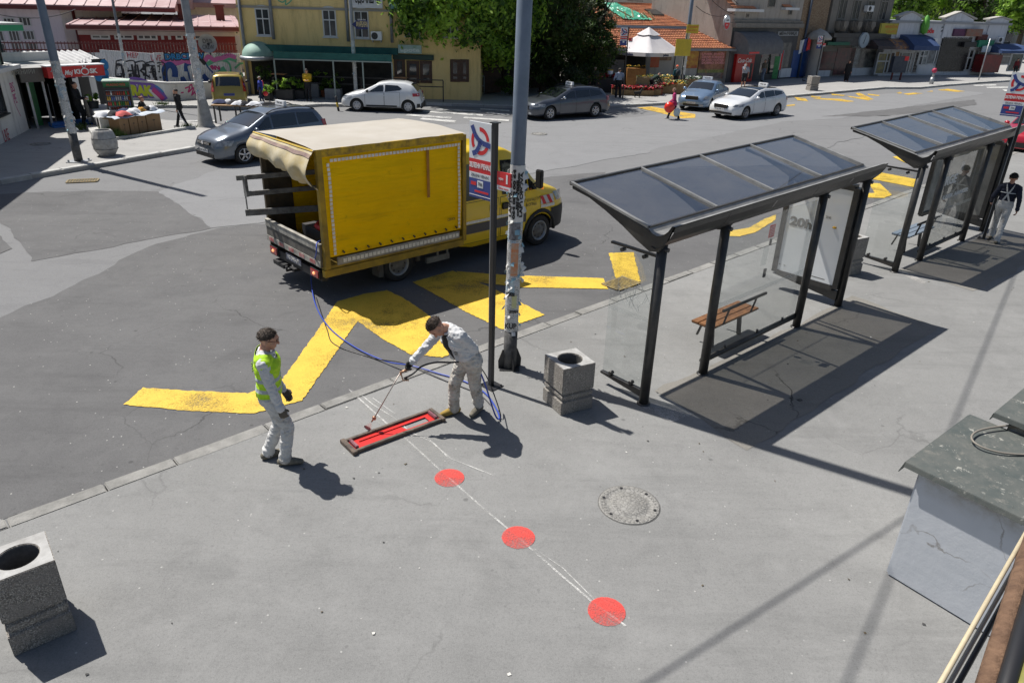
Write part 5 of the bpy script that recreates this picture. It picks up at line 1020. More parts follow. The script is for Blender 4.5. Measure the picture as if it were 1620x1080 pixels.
brick, N, L_3, b = nodes('old_brick'); tc = N.new('ShaderNodeTexCoord'); mp = N.new('ShaderNodeMapping'); mp.inputs[2].default_value = (math.pi/2, 0, 0); L_3.new(tc.outputs['Object'], mp.inputs[0]); bt = N.new('ShaderNodeTexBrick'); L_3.new(mp.outputs[0], bt.inputs[0]); bt.inputs['Scale'].default_value = 3.2
bt.inputs['Color1'].default_value = (.26, .16, .09, 1); bt.inputs['Color2'].default_value = (.36, .27, .17, 1); bt.inputs['Mortar'].default_value = (.12, .10, .085, 1); bt.inputs['Mortar Size'].default_value = .03; L_3.new(bt.outputs[0], b.inputs['Base Color']); b.inputs['Roughness'].default_value = .9
f = Fac(OH.A+OH.d*(OH.L+.02), G(1291, 121.5), 'brick_house', 'narrow exposed brick house with blue gate next to the grey one', 'building')
f.wall(0, f.L, 8.5, 7, brick); f.panel((1256, 80, 1281, 121), -.08, .07, mat('blue_gate_paint', (.012, .05, .2), (.02, .08, .26), 3, rough=.4), 'blue_gate')
mb = MB(); x, z = f.pt(1279, 30, -.15); mb.tube([(x, -.15, 0), (x, -.15, 8)], .1, 8); mb.build('downpipe', mat('blue_pipe', (.06, .08, .12)), f.t)
c = G(1283, 124); t = thing('round_kiosk_column', 'stone column with domed cap standing by the blue gate', 'column', c); zt = HT((1283, 124), 63)
mb = MB(); mb.lathe([(.62, 0), (.62, .1), (.5, .15), (.5, zt-.25), (.52, zt)], n=20); mb.build('shaft', grey, t); mb = MB(); mb.lathe([(.55, zt+.001), (1.0, zt+.0), (1.02, zt+.2), (.55, zt+.62), (.01, zt+.85)], n=20); mb.build('cap', cream2, t)
f = Fac(G(1295, 121.5), G(1388, 118.5), 'dark_old_house', 'soot-dark old house with balconies over shop windows, right of the brick house', 'building'); L_ = f.L
f.wall(0, L_, 12, 10, dgrey); zc = f.pt(1340, 54)[1]
mb = MB(); mb.bb(-.1, L_+.1, -.8, -.002, zc-.25, zc+.08); mb.bb(.3, L_-.2, -.5, -.81, zc-.9, zc-.26); mb.build('shop_canopy', mat('sooty_canopy', (.06, .055, .05), (.09, .085, .08), 3), f.t)
for i in range(4):
 x0 = L_*(.10+.225*i); f.win(x0, x0+L_*.13, zc+1.1, zc+3.6, 2, 2, sill=False, fw=.1, fr=mat('grey_old_frame', (.2, .19, .17)))
 mb = MB(); mb.lathe([(.01, 0), (.5, .1), (.62, .55), (.6, .9)], (x0+L_*.065, -.15, zc+.12), 12); mb.build('balcony_bowl', dgrey, f.t)
 mb = MB()
 for k in range(9): mb.bb(x0-.2+k*(L_*.13+.4)/8, x0-.17+k*(L_*.13+.4)/8, -.7, -.67, zc+.1, zc+1.0)
 mb.bb(x0-.2, x0+L_*.13+.2, -.72, -.66, zc+1.0, zc+1.05); mb.build('balcony_rail', black, f.t)
for r, m in (((1296, 82, 1318, 112), None), ((1326, 76, 1346, 118), None), ((1349, 72, 1358, 108), mat('pale_display', (.3, .34, .35), (.12, .13, .13), 3, rough=.2)), ((1362, 78, 1381, 107), mat('grey_display', (.2, .2, .18), (.06, .06, .06), 2, rough=.15))): f.panel(r, -.05, .04, m or mat('reddish_display', (.035, .03, .03), (.14, .04, .04), 1.6, rough=.15), 'shop_window')  # display panes differ only in their base colours
f.panel((1294, 112, 1312, 121), -.08, .07, whitew, 'stall_riser'); f.panel((1349, 108, 1381, 119), -.08, .07, whitew, 'stall_riser'); f.panel((1310, 67, 1344, 72), -1.0, .95, mat('green_awning_cloth', (.02, .12, .07)), 'green_awning')
x, z = f.pt(1367, 64, -.9); t = thing('street_clock', 'round white clock face hanging in front of the dark old house', 'clock', f.A+f.d*x+f.n*-.9+Vector((0, 0, z)), f.t.rotation_euler[2])
mb = MB(); n = 24; mb.prism([(.62*math.cos(2*math.pi*k/n), -.05, .62*math.sin(2*math.pi*k/n)) for k in range(n)], (0, .2, 0)); mb.build('face', mat('clock_face', (.36, .42, .46)), t); mb = MB(); mb.beam((0, -.055, 0), (-.1, -.055, -.3), .01, .06, up=(0, 1, 0)); mb.beam((0, -.055, 0), (.1, -.055, .42), .01, .05, up=(0, 1, 0)); mb.build('hands', blk, t); mb = MB(); mb.bb(-.05, .05, .15, .9, -.05, .05); mb.build('bracket', darkmetal, t)
aircon(f, (1374, 9, 1382, 19), 'white air conditioner high on the dark old house', -.5)
f = Fac(G(1389, 120), G(1640, 117.5), 'white_shop_row', 'row of low white shops with small gables at the upper right', 'building', ); L_ = f.L; SR = f
lil = render_m('bluish_white_render', (.56, .58, .63), (.64, .66, .70), (.3, .31, .33))
z1 = f.pt(1410, 36)[1]; f.wall(0, f.pt(1590, 60)[0], z1, 9, lil)
mb = MB(); mb.bb(0, f.pt(1590, 60)[0]+.2, -.2, 9.1, z1+.002, z1+.2); mb.build('roof_coping', mat('lead_coping', (.3, .31, .33), rough=.5), f.t)
for (xa, xp, xb, yt) in ((1424, 1443, 1458, 21), (1497, 1520, 1541, 21), (1568, 1584, 1597, 29)):
 a, za = f.pt(xa, 32, -.12); p, zp = f.pt(xp, yt, -.12); b_, zb = f.pt(xb, 32, -.12); a0 = z1+.2
 mb = MB(); mb.prism([(a, -.12, 0 if False else z1-1.2), (b_, -.12, z1-1.2), (b_, -.12, a0+.2), (p+.3, -.12, zp), (p-.3, -.12, zp), (a, -.12, a0+.2)], (0, .5, 0)); gb = mb.build('gable', lil, f.t)
 mb = MB(); mb.beam((a-.3, .15, a0+.28), (p, .15, zp+.1), .7, .12); mb.beam((p, .15, zp+.1), (b_+.3, .15, a0+.28), .7, .12); mb.build('gable_coping', mat('pale_coping', (.42, .40, .36)), gb)
o = f.panel((1394, 37, 1426, 55), -.1, .09, mat('yellow_banner', (.52, .45, .06), (.45, .38, .05), 2), 'yellow_banner'); f.text('MENJAČNICA', (1401, 40, 1424, 46), 1, mat('orange_letters', (.6, .22, .04)), -.105, parent=o); f.text('I ZLATO', (1403, 48, 1418, 53), 1, MATS['orange_letters'], -.105, parent=o)
x0, x1, z0, z1_ = f.rc((1455, 42, 1464, 55), -.1); mb = MB(); mb.lathe([(.01, 0), (.28, .15), (.36, .7), (.25, 1.3), (.06, 1.6)], ((x0+x1)/2-.1, -.35, z0), 10); mb.build('green_pear_sign', mat('lime_green', (.12, .38, .05)), f.t); f.text('voće', (1464, 45, 1477, 54), 1, sr, -.1, bold=.03)
f.text('2', (1490, 42, 1494, 52), 1, blk, -.02);
def awn(r, m, out=1.4, nm='awning', z_drop=.3):
 x0, x1, z0, z1 = f.rc(r, -.9); mb = MB(); P_ = [(-.05, z1), (-.5*out, z1-(z1-z0)*.18), (-out, z0+(z1-z0)*.3), (-out-.02, z0)]
 for (y0, q0), (y1, q1) in zip(P_, P_[1:]): mb.add([(x0, y0, q0), (x1, y0, q0), (x1, y1, q1), (x0, y1, q1)], [(0, 1, 2, 3)], True)
 for xx in (x0, x1): mb.poly([(xx, y_, q) for y_, q in P_]+[(xx, -.05, z0)])
 return mb.build(nm, m, f.t)
awn((1385, 62, 1413, 78), mat('dark_brown_canvas', (.03, .028, .03), (.08, .05, .05), 4)); awn((1413, 62, 1446, 78), mat('orange_print_canvas', (.42, .18, .04), (.10, .08, .09), 3.5, lo=.4, hi=.55)); awn((1436, 55, 1470, 79), mat('navy_canvas', (.03, .06, .15), (.045, .08, .19), 2, rough=.7), out=1.9); awn((1576, 70, 1618, 84), mat('navy_canvas', (.03, .06, .15)), out=1.7)
f.text('dobro', (1447, 69, 1455, 73), 1, wl, -2.85, bold=.01) if False else None
f.panel((1493, 59, 1524, 113), -.12, .1, mat('black_shop_front', (.012, .013, .014), (.03, .03, .032), 2, rough=.25), 'black_entrance'); f.panel((1511, 46, 1527, 58), -.3, .25, mat('purple_light_sign', (.14, .03, .10), (.03, .02, .04), 1.6), 'purple_sign'); f.panel((1531, 46, 1553, 58), -.4, .3, mat('rust_poster', (.28, .10, .06), (.2, .16, .13), 2.4), 'rust_sign'); f.panel((1549, 55, 1561, 65), -.3, .25, mat('red_dark_sign', (.14, .02, .02), (.04, .01, .01), 3), 'red_sign'); f.panel((1527, 67, 1544, 75), -.5, .3, black, 'black_sign'); f.panel((1550, 64, 1571, 75), -.5, .3, mat('green_cross_sign', (.01, .16, .09), (.02, .2, .12), 2), 'green_sign'); f.panel((1556, 73, 1566, 83), -.7, .1, mat('pale_blue_sign', (.4, .48, .55)), 'pale_sign')
f.panel((1577, 47, 1587, 58), -.04, .03, bglass, 'upper_window'); f.panel((1593, 54, 1600, 66), -.04, .03, bglass, 'upper_window')
dd = [((1390, 83, 1402, 118), 'yellow_door_front', (.30, .26, .06), (.08, .08, .08)), ((1404, 82, 1409, 117), 'shop_door', (.05, .05, .055), (.1, .1, .1)), ((1410, 80, 1420, 117), 'orange_door_front', (.2, .09, .05), (.35, .2, .04)), ((1423, 82, 1436, 117), 'shop_window', (.16, .17, .17), (.3, .3, .3)), ((1440, 81, 1449, 116), 'shop_window', (.22, .2, .2), (.4, .4, .4)), ((1449, 80, 1454, 116), 'dark_doorway', (.01, .01, .01), (.02, .02, .02)), ((1455, 79, 1464, 104), 'shop_window', (.10, .12, .13), (.3, .33, .33)),
  ((1470, 74, 1480, 103), 'shop_window', (.2, .23, .25), (.08, .09, .1)), ((1483, 72, 1490, 110), 'shop_window', (.06, .06, .07), (.14, .14, .14)), ((1527, 78, 1534, 112), 'shop_window', (.12, .1, .09), (.3, .28, .26)), ((1535, 77, 1540, 113), 'dark_doorway', (.01, .01, .01), (.02, .02, .02)), ((1541, 78, 1553, 110), 'shop_window', (.1, .08, .06), (.3, .27, .23)), ((1586, 80, 1597, 103), 'shop_window', (.2, .2, .2), (.3, .3, .3)), ((1600, 84, 1612, 113), 'shop_window', (.04, .06, .05), (.12, .13, .12))]
for i, (r, nm, a, b_) in enumerate(dd): f.window(r, 1, 1 if i % 3 else 2, gl=mat('display_%d' % i, a, b_, 2.5, rough=.2), sill=False, fw=.11, split=.4, nm=nm)
f.panel((1558, 87, 1579, 115), -1.2, .9, mat('red_stall_cabinet', (.20, .02, .02), (.10, .015, .015), 3, rough=.3), 'red_cabinet')
f.panel((1453, 104, 1491, 117), -.07, .06, whitew, 'stall_riser')
aircon(f, (1475, 61, 1482, 70), 'small air conditioner on the white shop row under the pear sign', -.4); aircon(f, (1582, 59, 1586, 68), 'air conditioner on the white shop row above the navy awning', -.4)
for a, b_, h, lab, m in (((1556, 104), (1603, 104), 15, 'dark distant apartment block with white balconies at the upper right', mat('distant_dark_wall', (.07, .07, .075), (.1, .1, .1), 1)), ((1609, 106), (1680, 106), 14, 'pale grey distant house at the upper right corner', whitew), ((1380, 100), (1440, 100), 9, 'pale distant house half hidden by trees behind the white shops', cream)):
 A_ = G(*a)*1.25; B_ = G(*b_)*1.25; g = Fac(Vector((A_.x, A_.y, 0)), Vector((B_.x, B_.y, 0)), 'distant_house', lab, 'building', 'distant houses'); g.wall(0, g.L, h, 12, m); mb = MB(); mb.prism([(-.4, -.4, h+.002), (-.4, 6, h+3), (-.4, 12.4, h+.002)], (g.L+.8, 0, 0)); mb.build('roof', dgrey, g.t)
 for i in range(3):
  for j in range(4): x0 = g.L*(.1+.3*i); g.win(x0, x0+g.L*.16, 2+j*3, 3.7+j*3, 1, 1, fw=.25)
mb = MB()
for a, za, b_, zb, sag in (((380, 150), 6.6, (560, 158), 7.2, .6), ((0, 205), 4.4, (150, 160), 4.2, .4), ((1085, 140), 5.2, (1148, 131), 5.0, .5), ((1085, 140), 6.5, (1148, 131), 4.7, .3), ((1100, 140), 7.8, (1150, 131), 5.4, .2)):
 A_, B_ = G(*a, 0), G(*b_, 0); mb.tube([A_.lerp(B_, k/12)+Vector((0, 0, za+(zb-za)*k/12-sag*4*(k/12)*(1-k/12))) for k in range(13)], .02, 4)
tag(mb.build('overhead_wires', black), 'thin dark sagging wires strung between the poles and house walls', 'wires')
# ================= TREES, PLANTS, STALLS =================
def leafm(name, a, b):
 m = mat(name, a, b, .9, rough=.5, spec=.4); N, K_ = m.node_tree.nodes, m.node_tree.links; bs = N['Principled BSDF']; tl = N.new('ShaderNodeBsdfTranslucent'); mx = N.new('ShaderNodeMixShader'); mx.inputs[0].default_value = .55
 K_.new(bs.inputs['Base Color'].links[0].from_socket, tl.inputs[0]); K_.new(bs.outputs[0], mx.inputs[1]); K_.new(tl.outputs[0], mx.inputs[2]); K_.new(mx.outputs[0], N['Material Output'].inputs[0]); return m
lv1 = [leafm('bright_leaves', (.32, .52, .06), (.42, .62, .10)), leafm('mid_leaves', (.18, .34, .04), (.24, .40, .06)), leafm('dark_leaves', (.05, .11, .018), (.07, .14, .03))]
lv2 = [leafm('conifer_leaves', (.06, .10, .02), (.09, .13, .03)), leafm('conifer_dark', (.03, .055, .014), (.045, .075, .02))]
lv3 = [leafm('olive_leaves', (.2, .24, .15), (.28, .32, .22)), leafm('olive_dark', (.05, .07, .035), (.08, .1, .05))]
bark = mat('bark', (.09, .07, .05), (.05, .04, .03), 6, rough=.95, bump=.6, bs=12)
def leaves(mb, c, rad, n, size, r, hollow=.5, nm=3, squash=1):
 """leaf faces scattered through clumps inside an uneven ellipsoid"""
 c = Vector(c); cl = []
 for _ in range(max(6, int(n/55))):
  d = Vector((r.gauss(0, 1), r.gauss(0, 1), r.gauss(0, 1))).normalized(); q = r.random()**.45; k = hollow+(1-hollow)*q
  p = Vector((d.x*rad[0], d.y*rad[1], d.z*rad[2]))*k*(.86+.3*mn.noise(d*1.7+c)); cl.append((c+p, r.uniform(.11, .24)*max(rad)**.75, d))
 for i in range(n):
  p0, cr, d0 = cl[i % len(cl)]; o = Vector((r.gauss(0, 1), r.gauss(0, 1), r.gauss(0, .75)))*cr*.55; p = p0+o
  nrm = (d0+Vector((r.gauss(0, .6), r.gauss(0, .6), r.gauss(0, .6)+.35))).normalized(); t = nrm.orthogonal().normalized(); t = Matrix.Rotation(r.uniform(0, 6.28), 3, nrm) @ t; b = nrm.cross(t); s = size*r.uniform(.6, 1.35)
  mb.cur = r.randrange(nm) if nm < 3 else (0 if (i % len(cl)) % 3 == 0 else 1 if r.random() < .6 else 2)
  mb.add([p-t*s, p-b*s*.45, p+t*s, p+b*s*.45+nrm*s*.15], [(0, 1, 2, 3)], False)
def tree(px, lab, H, rad, zc, n, size, lm, trunk=.22, seed=0, off=(0, 0), name='tree', cat='tree', forks=6, shape=None):
 c = G(*px) if not isinstance(px, Vector) else px; t = thing(name, lab, cat, c, 0, 'trees' if cat == 'tree' else None); r = random.Random(seed)
 mb = MB()
 if shape == 'cone':
  for k in range(9): f_ = k/8; leaves(mb, (off[0]*f_, off[1]*f_, zc-rad[2]+2*rad[2]*f_), (rad[0]*(1-.86*f_), rad[1]*(1-.86*f_), rad[2]/5), int(n/9*(1.5-f_)), size, r, .4, len(lm))
 else: leaves(mb, (off[0], off[1], zc), rad, n, size, r, .45, len(lm))
 mb.build('crown', lm, t, fix=False)
 if trunk:
  mb = MB(); top = Vector((off[0]*.5, off[1]*.5, zc-rad[2]*.3)); mb.tube([(0, 0, 0), (0, 0, .3), top*.55, top], [trunk*1.5, trunk, trunk*.8, trunk*.55], 10)
  for k in range(forks): a = k*2.4; e = Vector((off[0]+math.cos(a)*rad[0]*.6, off[1]+math.sin(a)*rad[1]*.6, zc+rad[2]*r.uniform(-.3, .5))); mb.tube([top*.7, top.lerp(e, .5)+Vector((0, 0, .2)), e], [trunk*.5, trunk*.3, trunk*.1], 7)
  mb.build('trunk', bark, t)
 return t
tree((743, 152), 'big bright green leafy street tree in front of the yellow building', 12, (6.0, 4.6, 4.9), 6.3, 56000, .15, lv1, .26, 1, (-.05, -.3))
tree((858, 146), 'dark dense tree to the right of the thick lamp post', 10, (2.6, 2.6, 4.2), 4.9, 12000, .13, lv2+[lv1[2]], .2, 2)
tree((905, 140), 'tall narrow dark conifer behind the flower stall bushes', 10, (2.3, 2.2, 4.6), 5.2, 9000, .11, lv2, .2, 3, shape='cone')
tree((938, 138), 'dark green conifer with pointed top next to the tarpaulin roof', 9, (1.7, 1.7, 4.0), 4.6, 7000, .10, lv2, .18, 4, shape='cone')
tree((915, 137), 'silvery olive-leaved tree between the dark conifers', 7, (2.2, 1.6, 1.6), 4.4, 5200, .10, lv3, .14, 5)
tree((935, 143), 'low dense dark juniper bush left of the white umbrella', 5, (1.9, 1.3, 2.1), 2.6, 5200, .09, lv2+[lv1[2]], .12, 6)
tree((885, 150), 'ragged low shrub behind the grey estate car', 3, (2.8, 1.0, .9), 1.1, 2600, .09, lv2+[lv3[1]], .08, 7)
tree(G(800, 135), 'dark tree deep behind the lamp post', 9, (4.0, 2.5, 4.4), 5.4, 9000, .17, lv2+[lv1[2]], .25, 8)
for i, (px, k, rad, zc) in enumerate((((1430, 104), 1.35, (7, 5, 6.5), 8.5), ((1500, 104), 1.4, (8, 5, 6.5), 8.8), ((1545, 105), 1.25, (6, 4, 4.5), 7.2), ((1600, 106), 1.12, (4, 3, 3.2), 6.4), ((1408, 104), 1.15, (3.5, 3, 4.0), 7.4))):
 g_ = G(*px)*k; tree(Vector((g_.x, g_.y, 0)), ['mid green tree behind the yellow banner shop roof', 'large dark green tree behind the white gabled shops', 'sparse tree in front of the dark distant block', 'bright green tree behind the last white gable at the upper right', 'pale green tree between the dark old house and the shop row'][i], 15, rad, zc, 7000 if i != 1 else 10000, .26, [lv1[1], lv1[2], lv3[1]] if i in (1, 2) else lv1, .35, 20+i)
terra = mat('terracotta', (.40, .13, .06), (.3, .1, .05), 6, rough=.8); boxb = mat('charcoal_planter', (.025, .027, .028), (.04, .04, .04), 4, rough=.7); boxg = mat('grey_planter', (.27, .28, .30), (.2, .21, .22), 3, rough=.7)
def planter(r, base_y, kind, plant, lab, seed, ph=None, bright=0, nleaf=500):
 base_y += 1.5; g0 = G((r[0]+r[2])/2, base_y); w_ = (G(r[2], base_y)-G(r[0], base_y)).length; h = HT(((r[0]+r[2])/2, base_y), r[1])
 t = thing('planted_pot' if kind == 'pot' else 'planter_box', lab, 'planter', g0, 0, 'plants in front of the bar'); rr = random.Random(seed)
 mb = MB()
 if kind == 'pot': mb.lathe([(w_*.36, 0), (w_*.5, h*.85), (w_*.54, h*.86), (w_*.54, h), (w_*.46, h), (w_*.44, h-.06), (.01, h-.06)], n=14); mb.build('pot', terra, t)
 else: mb.bb(-w_/2, w_/2, -.28, .28, 0, h); mb.build('box', boxb if kind == 'black' else boxg, t, bevel=.015); mb = MB(); mb.bb(-w_/2+.04, w_/2-.04, -.24, .24, h+.002, h+.01); mb.build('soil', bark, t)
 for (ox, pw, pz) in plant:
  mb = MB(); leaves(mb, (ox*w_, 0, h+pz*.5), (pw, .3, pz*.55), nleaf, .055, rr, .2, 3); mb.build('foliage', [lv1[0], lv1[1], lv1[2]] if bright else [lv1[1], lv1[2], lv2[0]], t, fix=False)
pl = [((439, 142, 467, 156), 156, 'black', [(-.3, .4, .6), (.25, .45, .7)], 'long charcoal planter box with two green shrubs left of the man in yellow', 1),
  ((468, 143, 484, 155), 155, 'black', [(0, .4, .5)], 'charcoal planter box with a yellow-green bush beside the man in yellow', 1), ((489, 130, 507, 152), 152, 'grey', [(-.1, .55, .9)], 'tall dark shrub planter right of the man in yellow', 0),
  ((508, 143, 516, 152), 152, 'pot', [(0, .3, .5)], 'terracotta pot with dark plant standing below the grey planters', 0), ((516, 140, 541, 155), 155, 'grey', [(-.3, .45, .8), (.3, .5, .8)], 'pale grey tilted planter box with leafy shrubs', 0),
  ((541, 136, 563, 150), 150, 'grey', [(0, .6, .8)], 'pale grey planter box with yellow-green shrub next to the pole', 1), ((566, 134, 580, 148), 148, 'black', [(0, .5, .9)], 'charcoal planter behind the white hatchback with a dark bush', 0),
  ((578, 128, 588, 143), 143, 'pot', [(0, .4, .9)], 'terracotta pot with bright leafy plant behind the white hatchback', 1), ((589, 132, 606, 146), 146, 'black', [(0, .5, .8)], 'round clipped bush in a charcoal box behind the white hatchback', 0),
  ((520, 130, 527, 140), 140, 'pot', [(0, .3, .5)], 'small terracotta pot on the upper row of planters', 1), ((421, 148, 431, 157), 157, 'black', [(0, .35, .5)], 'small yellow-green bush in a box beside the child in blue', 1),
  ((414, 130, 432, 152), 152, 'black', [(0, .7, .9)], 'dark hedge in a box at the left end of the bar terrace', 0)]
for i, (r, by, k, p, lab, br_) in enumerate(pl): planter(r, by, k, p, lab, i, bright=br_)
for i, (px, rad, zc, m, lab) in enumerate((((672, 150), (.9, .5, .9), .9, lv1, 'large-leaved green bush right of the white hatchback'), ((700, 150), (1.6, .5, .45), .45, lv1, 'low leafy border behind the railing by the yellow wall'), ((725, 152), (1.2, .4, .35), .35, [lv1[1], lv1[2], lv2[0]], 'low dark ground bush under the big tree'), ((806, 152), (1.0, .4, .6), .6, [lv1[1], lv1[2], lv2[0]], 'dark bush behind the thick lamp post'))):
 tree(px, lab, 1, rad, zc, 1300, .07, m, 0, 40+i, name='bush', cat='bush')
t = thing('terrace_rail', 'black railing frame of the bar terrace with small brown table tops', 'railing', G(436, 157), 0)
mb = MB(); W_ = 9.0
for z in (1.1, .75): mb.bb(0, W_, .9, .96, z, z+.05)
for k in range(7): mb.bb(k*W_/6-.03, k*W_/6+.03, .9, .96, 0, 1.1)
mb.bb(-.05, .02, 0, .96, .2, 1.1); mb.build('rails', black, t); mb = MB()
for x in (-.3, 6.3): mb.bb(x, x+.75, .5, 1.0, 1.2, 1.24)
mb.build('table_tops', mat('table_wood', (.35, .17, .08), rough=.5), t)
for i, px in enumerate(((498, 138), (515, 138), (523, 137))):
 t = thing('plastic_chair', ['stack of clear grey plastic chairs, leftmost behind the planters', 'clear grey plastic chair, middle of the three behind the planters', 'clear grey plastic chair, rightmost of the three behind the planters'][i], 'chair', G(*px)+Vector((0, 0, .55)), 0, 'plastic terrace chairs')
 mb = MB(); mb.bb(-.25, .25, -.22, .25, .42, .46); mb.build('seat', mat('clear_grey_plastic', (.35, .38, .42), rough=.3), t); mb = MB(); mb.bb(-.25, .25, -.26, -.22, .46, .95); mb.build('backrest', MATS['clear_grey_plastic'], t)
 for sx_ in (-.22, .22):
  for sy in (-.2, .22): mb = MB(); mb.bb(sx_-.02, sx_+.02, sy-.02, sy+.02, 0, .42); mb.build('leg', MATS['clear_grey_plastic'], t)
t = thing('pavement_railing', 'grey tubular pavement railing with orange tables behind it', 'railing', G(687, 148), 0); mb = MB()
for z in (.5, 1.05): mb.tube([(0, 0, z), (3.0, .1, z)], .035, 8)
for x in (0, 1.5, 3.0): mb.tube([(x, 0, 0), (x, 0, 1.05)], .035, 8)
mb.build('rails', mat('grey_rail', (.2, .22, .24), rough=.5), t)
for i, (px, z) in enumerate((((722, 150), .95), ((715, 149), .62))):
 t = thing('orange_table', ['upper small orange-topped table behind the grey railing', 'lower small orange-topped table behind the grey railing'][i], 'table', G(*px), 0); mb = MB(); mb.bb(-.55, .55, -.3, .3, z-.04, z); mb.build('top', mat('orange_top', (.45, .16, .05)), t); mb = MB(); mb.tube([(0, 0, 0), (0, 0, z-.04)], .04, 8); mb.lathe([(.25, 0), (.25, .03), (.03, .05)]); mb.build('pedestal', black, t)
t = thing('bollard', 'leaning black bollard with yellow band in the road by the white hatchback', 'bollard', G(536, 176, RZ), 0); mb = MB(); mb.tube([(0, 0, 0), (-.04, 0, .2)], .055, 12); mb.tube([(-.065, 0, .42), (-.1, 0, .72)], .055, 12); mb.build('post', black, t); mb = MB(); mb.tube([(-.04, 0, .2), (-.065, 0, .42)], .056, 12); mb.build('band', mat('bollard_yellow', (.6, .42, .05)), t)
c = G(1018, 134); t = thing('market_umbrella', 'large square off-white market umbrella over the flower stall', 'umbrella', c, R_(40)); s_ = 1.75; zr_ = HT((1018, 134), 81); za_ = HT((1018, 134), 46)
mb = MB(); vs = [(0, 0, za_)]; n = 24
def um(u, v):
 a = 2*math.pi*u; k = max(abs(math.cos(a)), abs(math.sin(a))); r = s_*v/k; sag = .10*math.sin(math.pi*v)*(abs(math.cos(2*a))); return (r*math.cos(a), r*math.sin(a), za_+(zr_-za_)*v-sag*.6-.04*(abs(math.cos(2*a)))*v)
canv = mat('offwhite_canvas', (.55, .53, .55), (.62, .60, .61), 1.5, rough=.8)
mb.grid(um, 48, 8); mb.build('canopy', canv, t, fix=False)
mb = MB(); mb.grid(lambda u, v: tuple(Vector(um(u, 1))+Vector((0, 0, -.24*v))), 48, 1); va_ = mb.build('valance', canv, t, fix=False)
for k in range(4): a = k*math.pi/2-math.pi/2; text('jelen', 'valance_print', .15, mat('umbrella_print', (.03, .04, .10)), va_, (math.cos(a)*(s_+.01), math.sin(a)*(s_+.01), zr_-.17), (math.pi/2, 0, a+math.pi/2), wid=.6, bold=.01)
mb = MB(); mb.grid(lambda u, v: tuple(Vector(um(u, v*.33))+Vector((0, 0, .12))), 24, 3); mb.build('top_vent', canv, t, fix=False)
mb = MB(); mb.tube([(0, 0, 0), (0, 0, za_)], .035, 8); mb.bb(-.3, .3, -.3, .3, 0, .12); mb.build('pole', steel, t)
mb = MB()
for k in range(8): a = k*math.pi/4; p_ = Vector(um(k/8, .97)); mb.tube([(0, 0, za_-.5), p_+Vector((0, 0, -.04))], .015, 5)
mb.build('ribs', steel, t)
c = G(1021, 136); t = thing('grey_pillar', 'plain grey square pillar standing under the white umbrella', 'post', c); mb = MB(); mb.bb(-.16, .16, -.12, .12, 0, 2.9); mb.build('shaft', gp, t)
fl = [mat('red_blooms', (.55, .015, .02)), mat('pink_blooms', (.55, .12, .18)), mat('flower_leaves', (.05, .11, .03)), mat('white_blooms', (.6, .6, .58)), mat('yellow_blooms', (.55, .35, .03)), mat('dark_red_blooms', (.2, .01, .03))]
wick = mat('wicker_crate_wood', (.28, .19, .09), (.18, .11, .05), 14, rough=.85, bump=.4)
def flowers(px, w_, d_, h, cols, n, lab, seed, body=wick, fh=.22, name='flower_trough'):
 t = thing(name, lab, 'flowers', G(*px), 0, 'flower stall displays'); r = random.Random(seed); mb = MB(); mb.bb(-w_/2, w_/2, -d_/2, d_/2, 0, h); mb.build('box', body, t, bevel=.01)
 mb = MB()
 for _ in range(n):
  p = Vector((r.uniform(-w_/2, w_/2)*1.03, r.uniform(-d_/2, d_/2)*1.1, h+r.uniform(.02, fh))); mb.cur = r.choice(cols); s = r.uniform(.03, .06); q = Vector((r.gauss(0, .4), r.gauss(0, .4), 1)).normalized(); a = q.orthogonal()*s; b_ = q.cross(a)
  mb.add([p-a, p-b_, p+a, p+b_], [(0, 1, 2, 3)], False)
 mb.build('blooms', fl, t, fix=False); return t
flowers((1000, 151), 2.6, .5, .35, (0, 0, 0, 1, 2, 2), 900, 'long trough of red flowers, left half of the row at the stall front', 1)
flowers((1024, 150.5), 1.6, .5, .38, (0, 1, 1, 2, 2), 500, 'trough of red and pink flowers, right half of the row at the stall front', 2)
flowers((1054, 148), 1.3, .6, .45, (0, 0, 5, 2, 4), 420, 'box of deep red flowers right of the white bouquets', 3); flowers((1042, 150), .4, .4, .35, (0, 2, 2), 120, 'small pot of orange-red flowers beside the dog', 4, terra)
flowers((1031, 148), .7, .5, .5, (3, 3, 2), 260, 'bucket of white flowers in wrapping paper', 5, whitep, .4); flowers((1067, 148), 1.4, .9, .6, (2, 4, 2), 200, 'wooden crate stack with green and yellow plants by the blue-grey lamp post', 6)
flowers((1015, 148), .8, .5, 1.0, (2, 2, 4), 60, 'wicker display box standing in front of the stall pole', 7, mat('pale_wicker', (.42, .33, .18), (.3, .22, .1), 12, rough=.9), .1); flowers((955, 146), 1.4, .7, .9, (5, 5, 0, 2), 500, 'table of dark red flowers behind the man in the striped shirt', 8, black); flowers((940, 147), .9, .6, .8, (1, 5, 2, 4), 240, 'small table of pink flowers left of the flower table', 9, black)
flowers((1004, 137), 1.3, .6, 1.2, (4, 4, 2), 40, 'shaded orange crates inside the stall', 10, mat('orange_crates', (.35, .16, .04), (.25, .1, .02), 8)); flowers((1047, 141), 2.0, .8, .7, (4, 2, 2), 400, 'green and yellow plants under the umbrella edge', 11); flowers((1092, 140), 1.2, .7, .6, (2, 2, 3), 200, 'crate of greenery right of the blue-grey lamp post', 12)
t = thing('paint_bucket_stand', 'white tub on the flower table with yellow lid', 'tub', G(963, 146)+Vector((0, 0, .9))); mb = MB(); mb.cyl((0, 0, 0), .17, .42, 14); mb.build('tub', whitep, t); mb = MB(); mb.cyl((0, 0, .42), .18, .05, 14); mb.build('lid', fl[4], t)
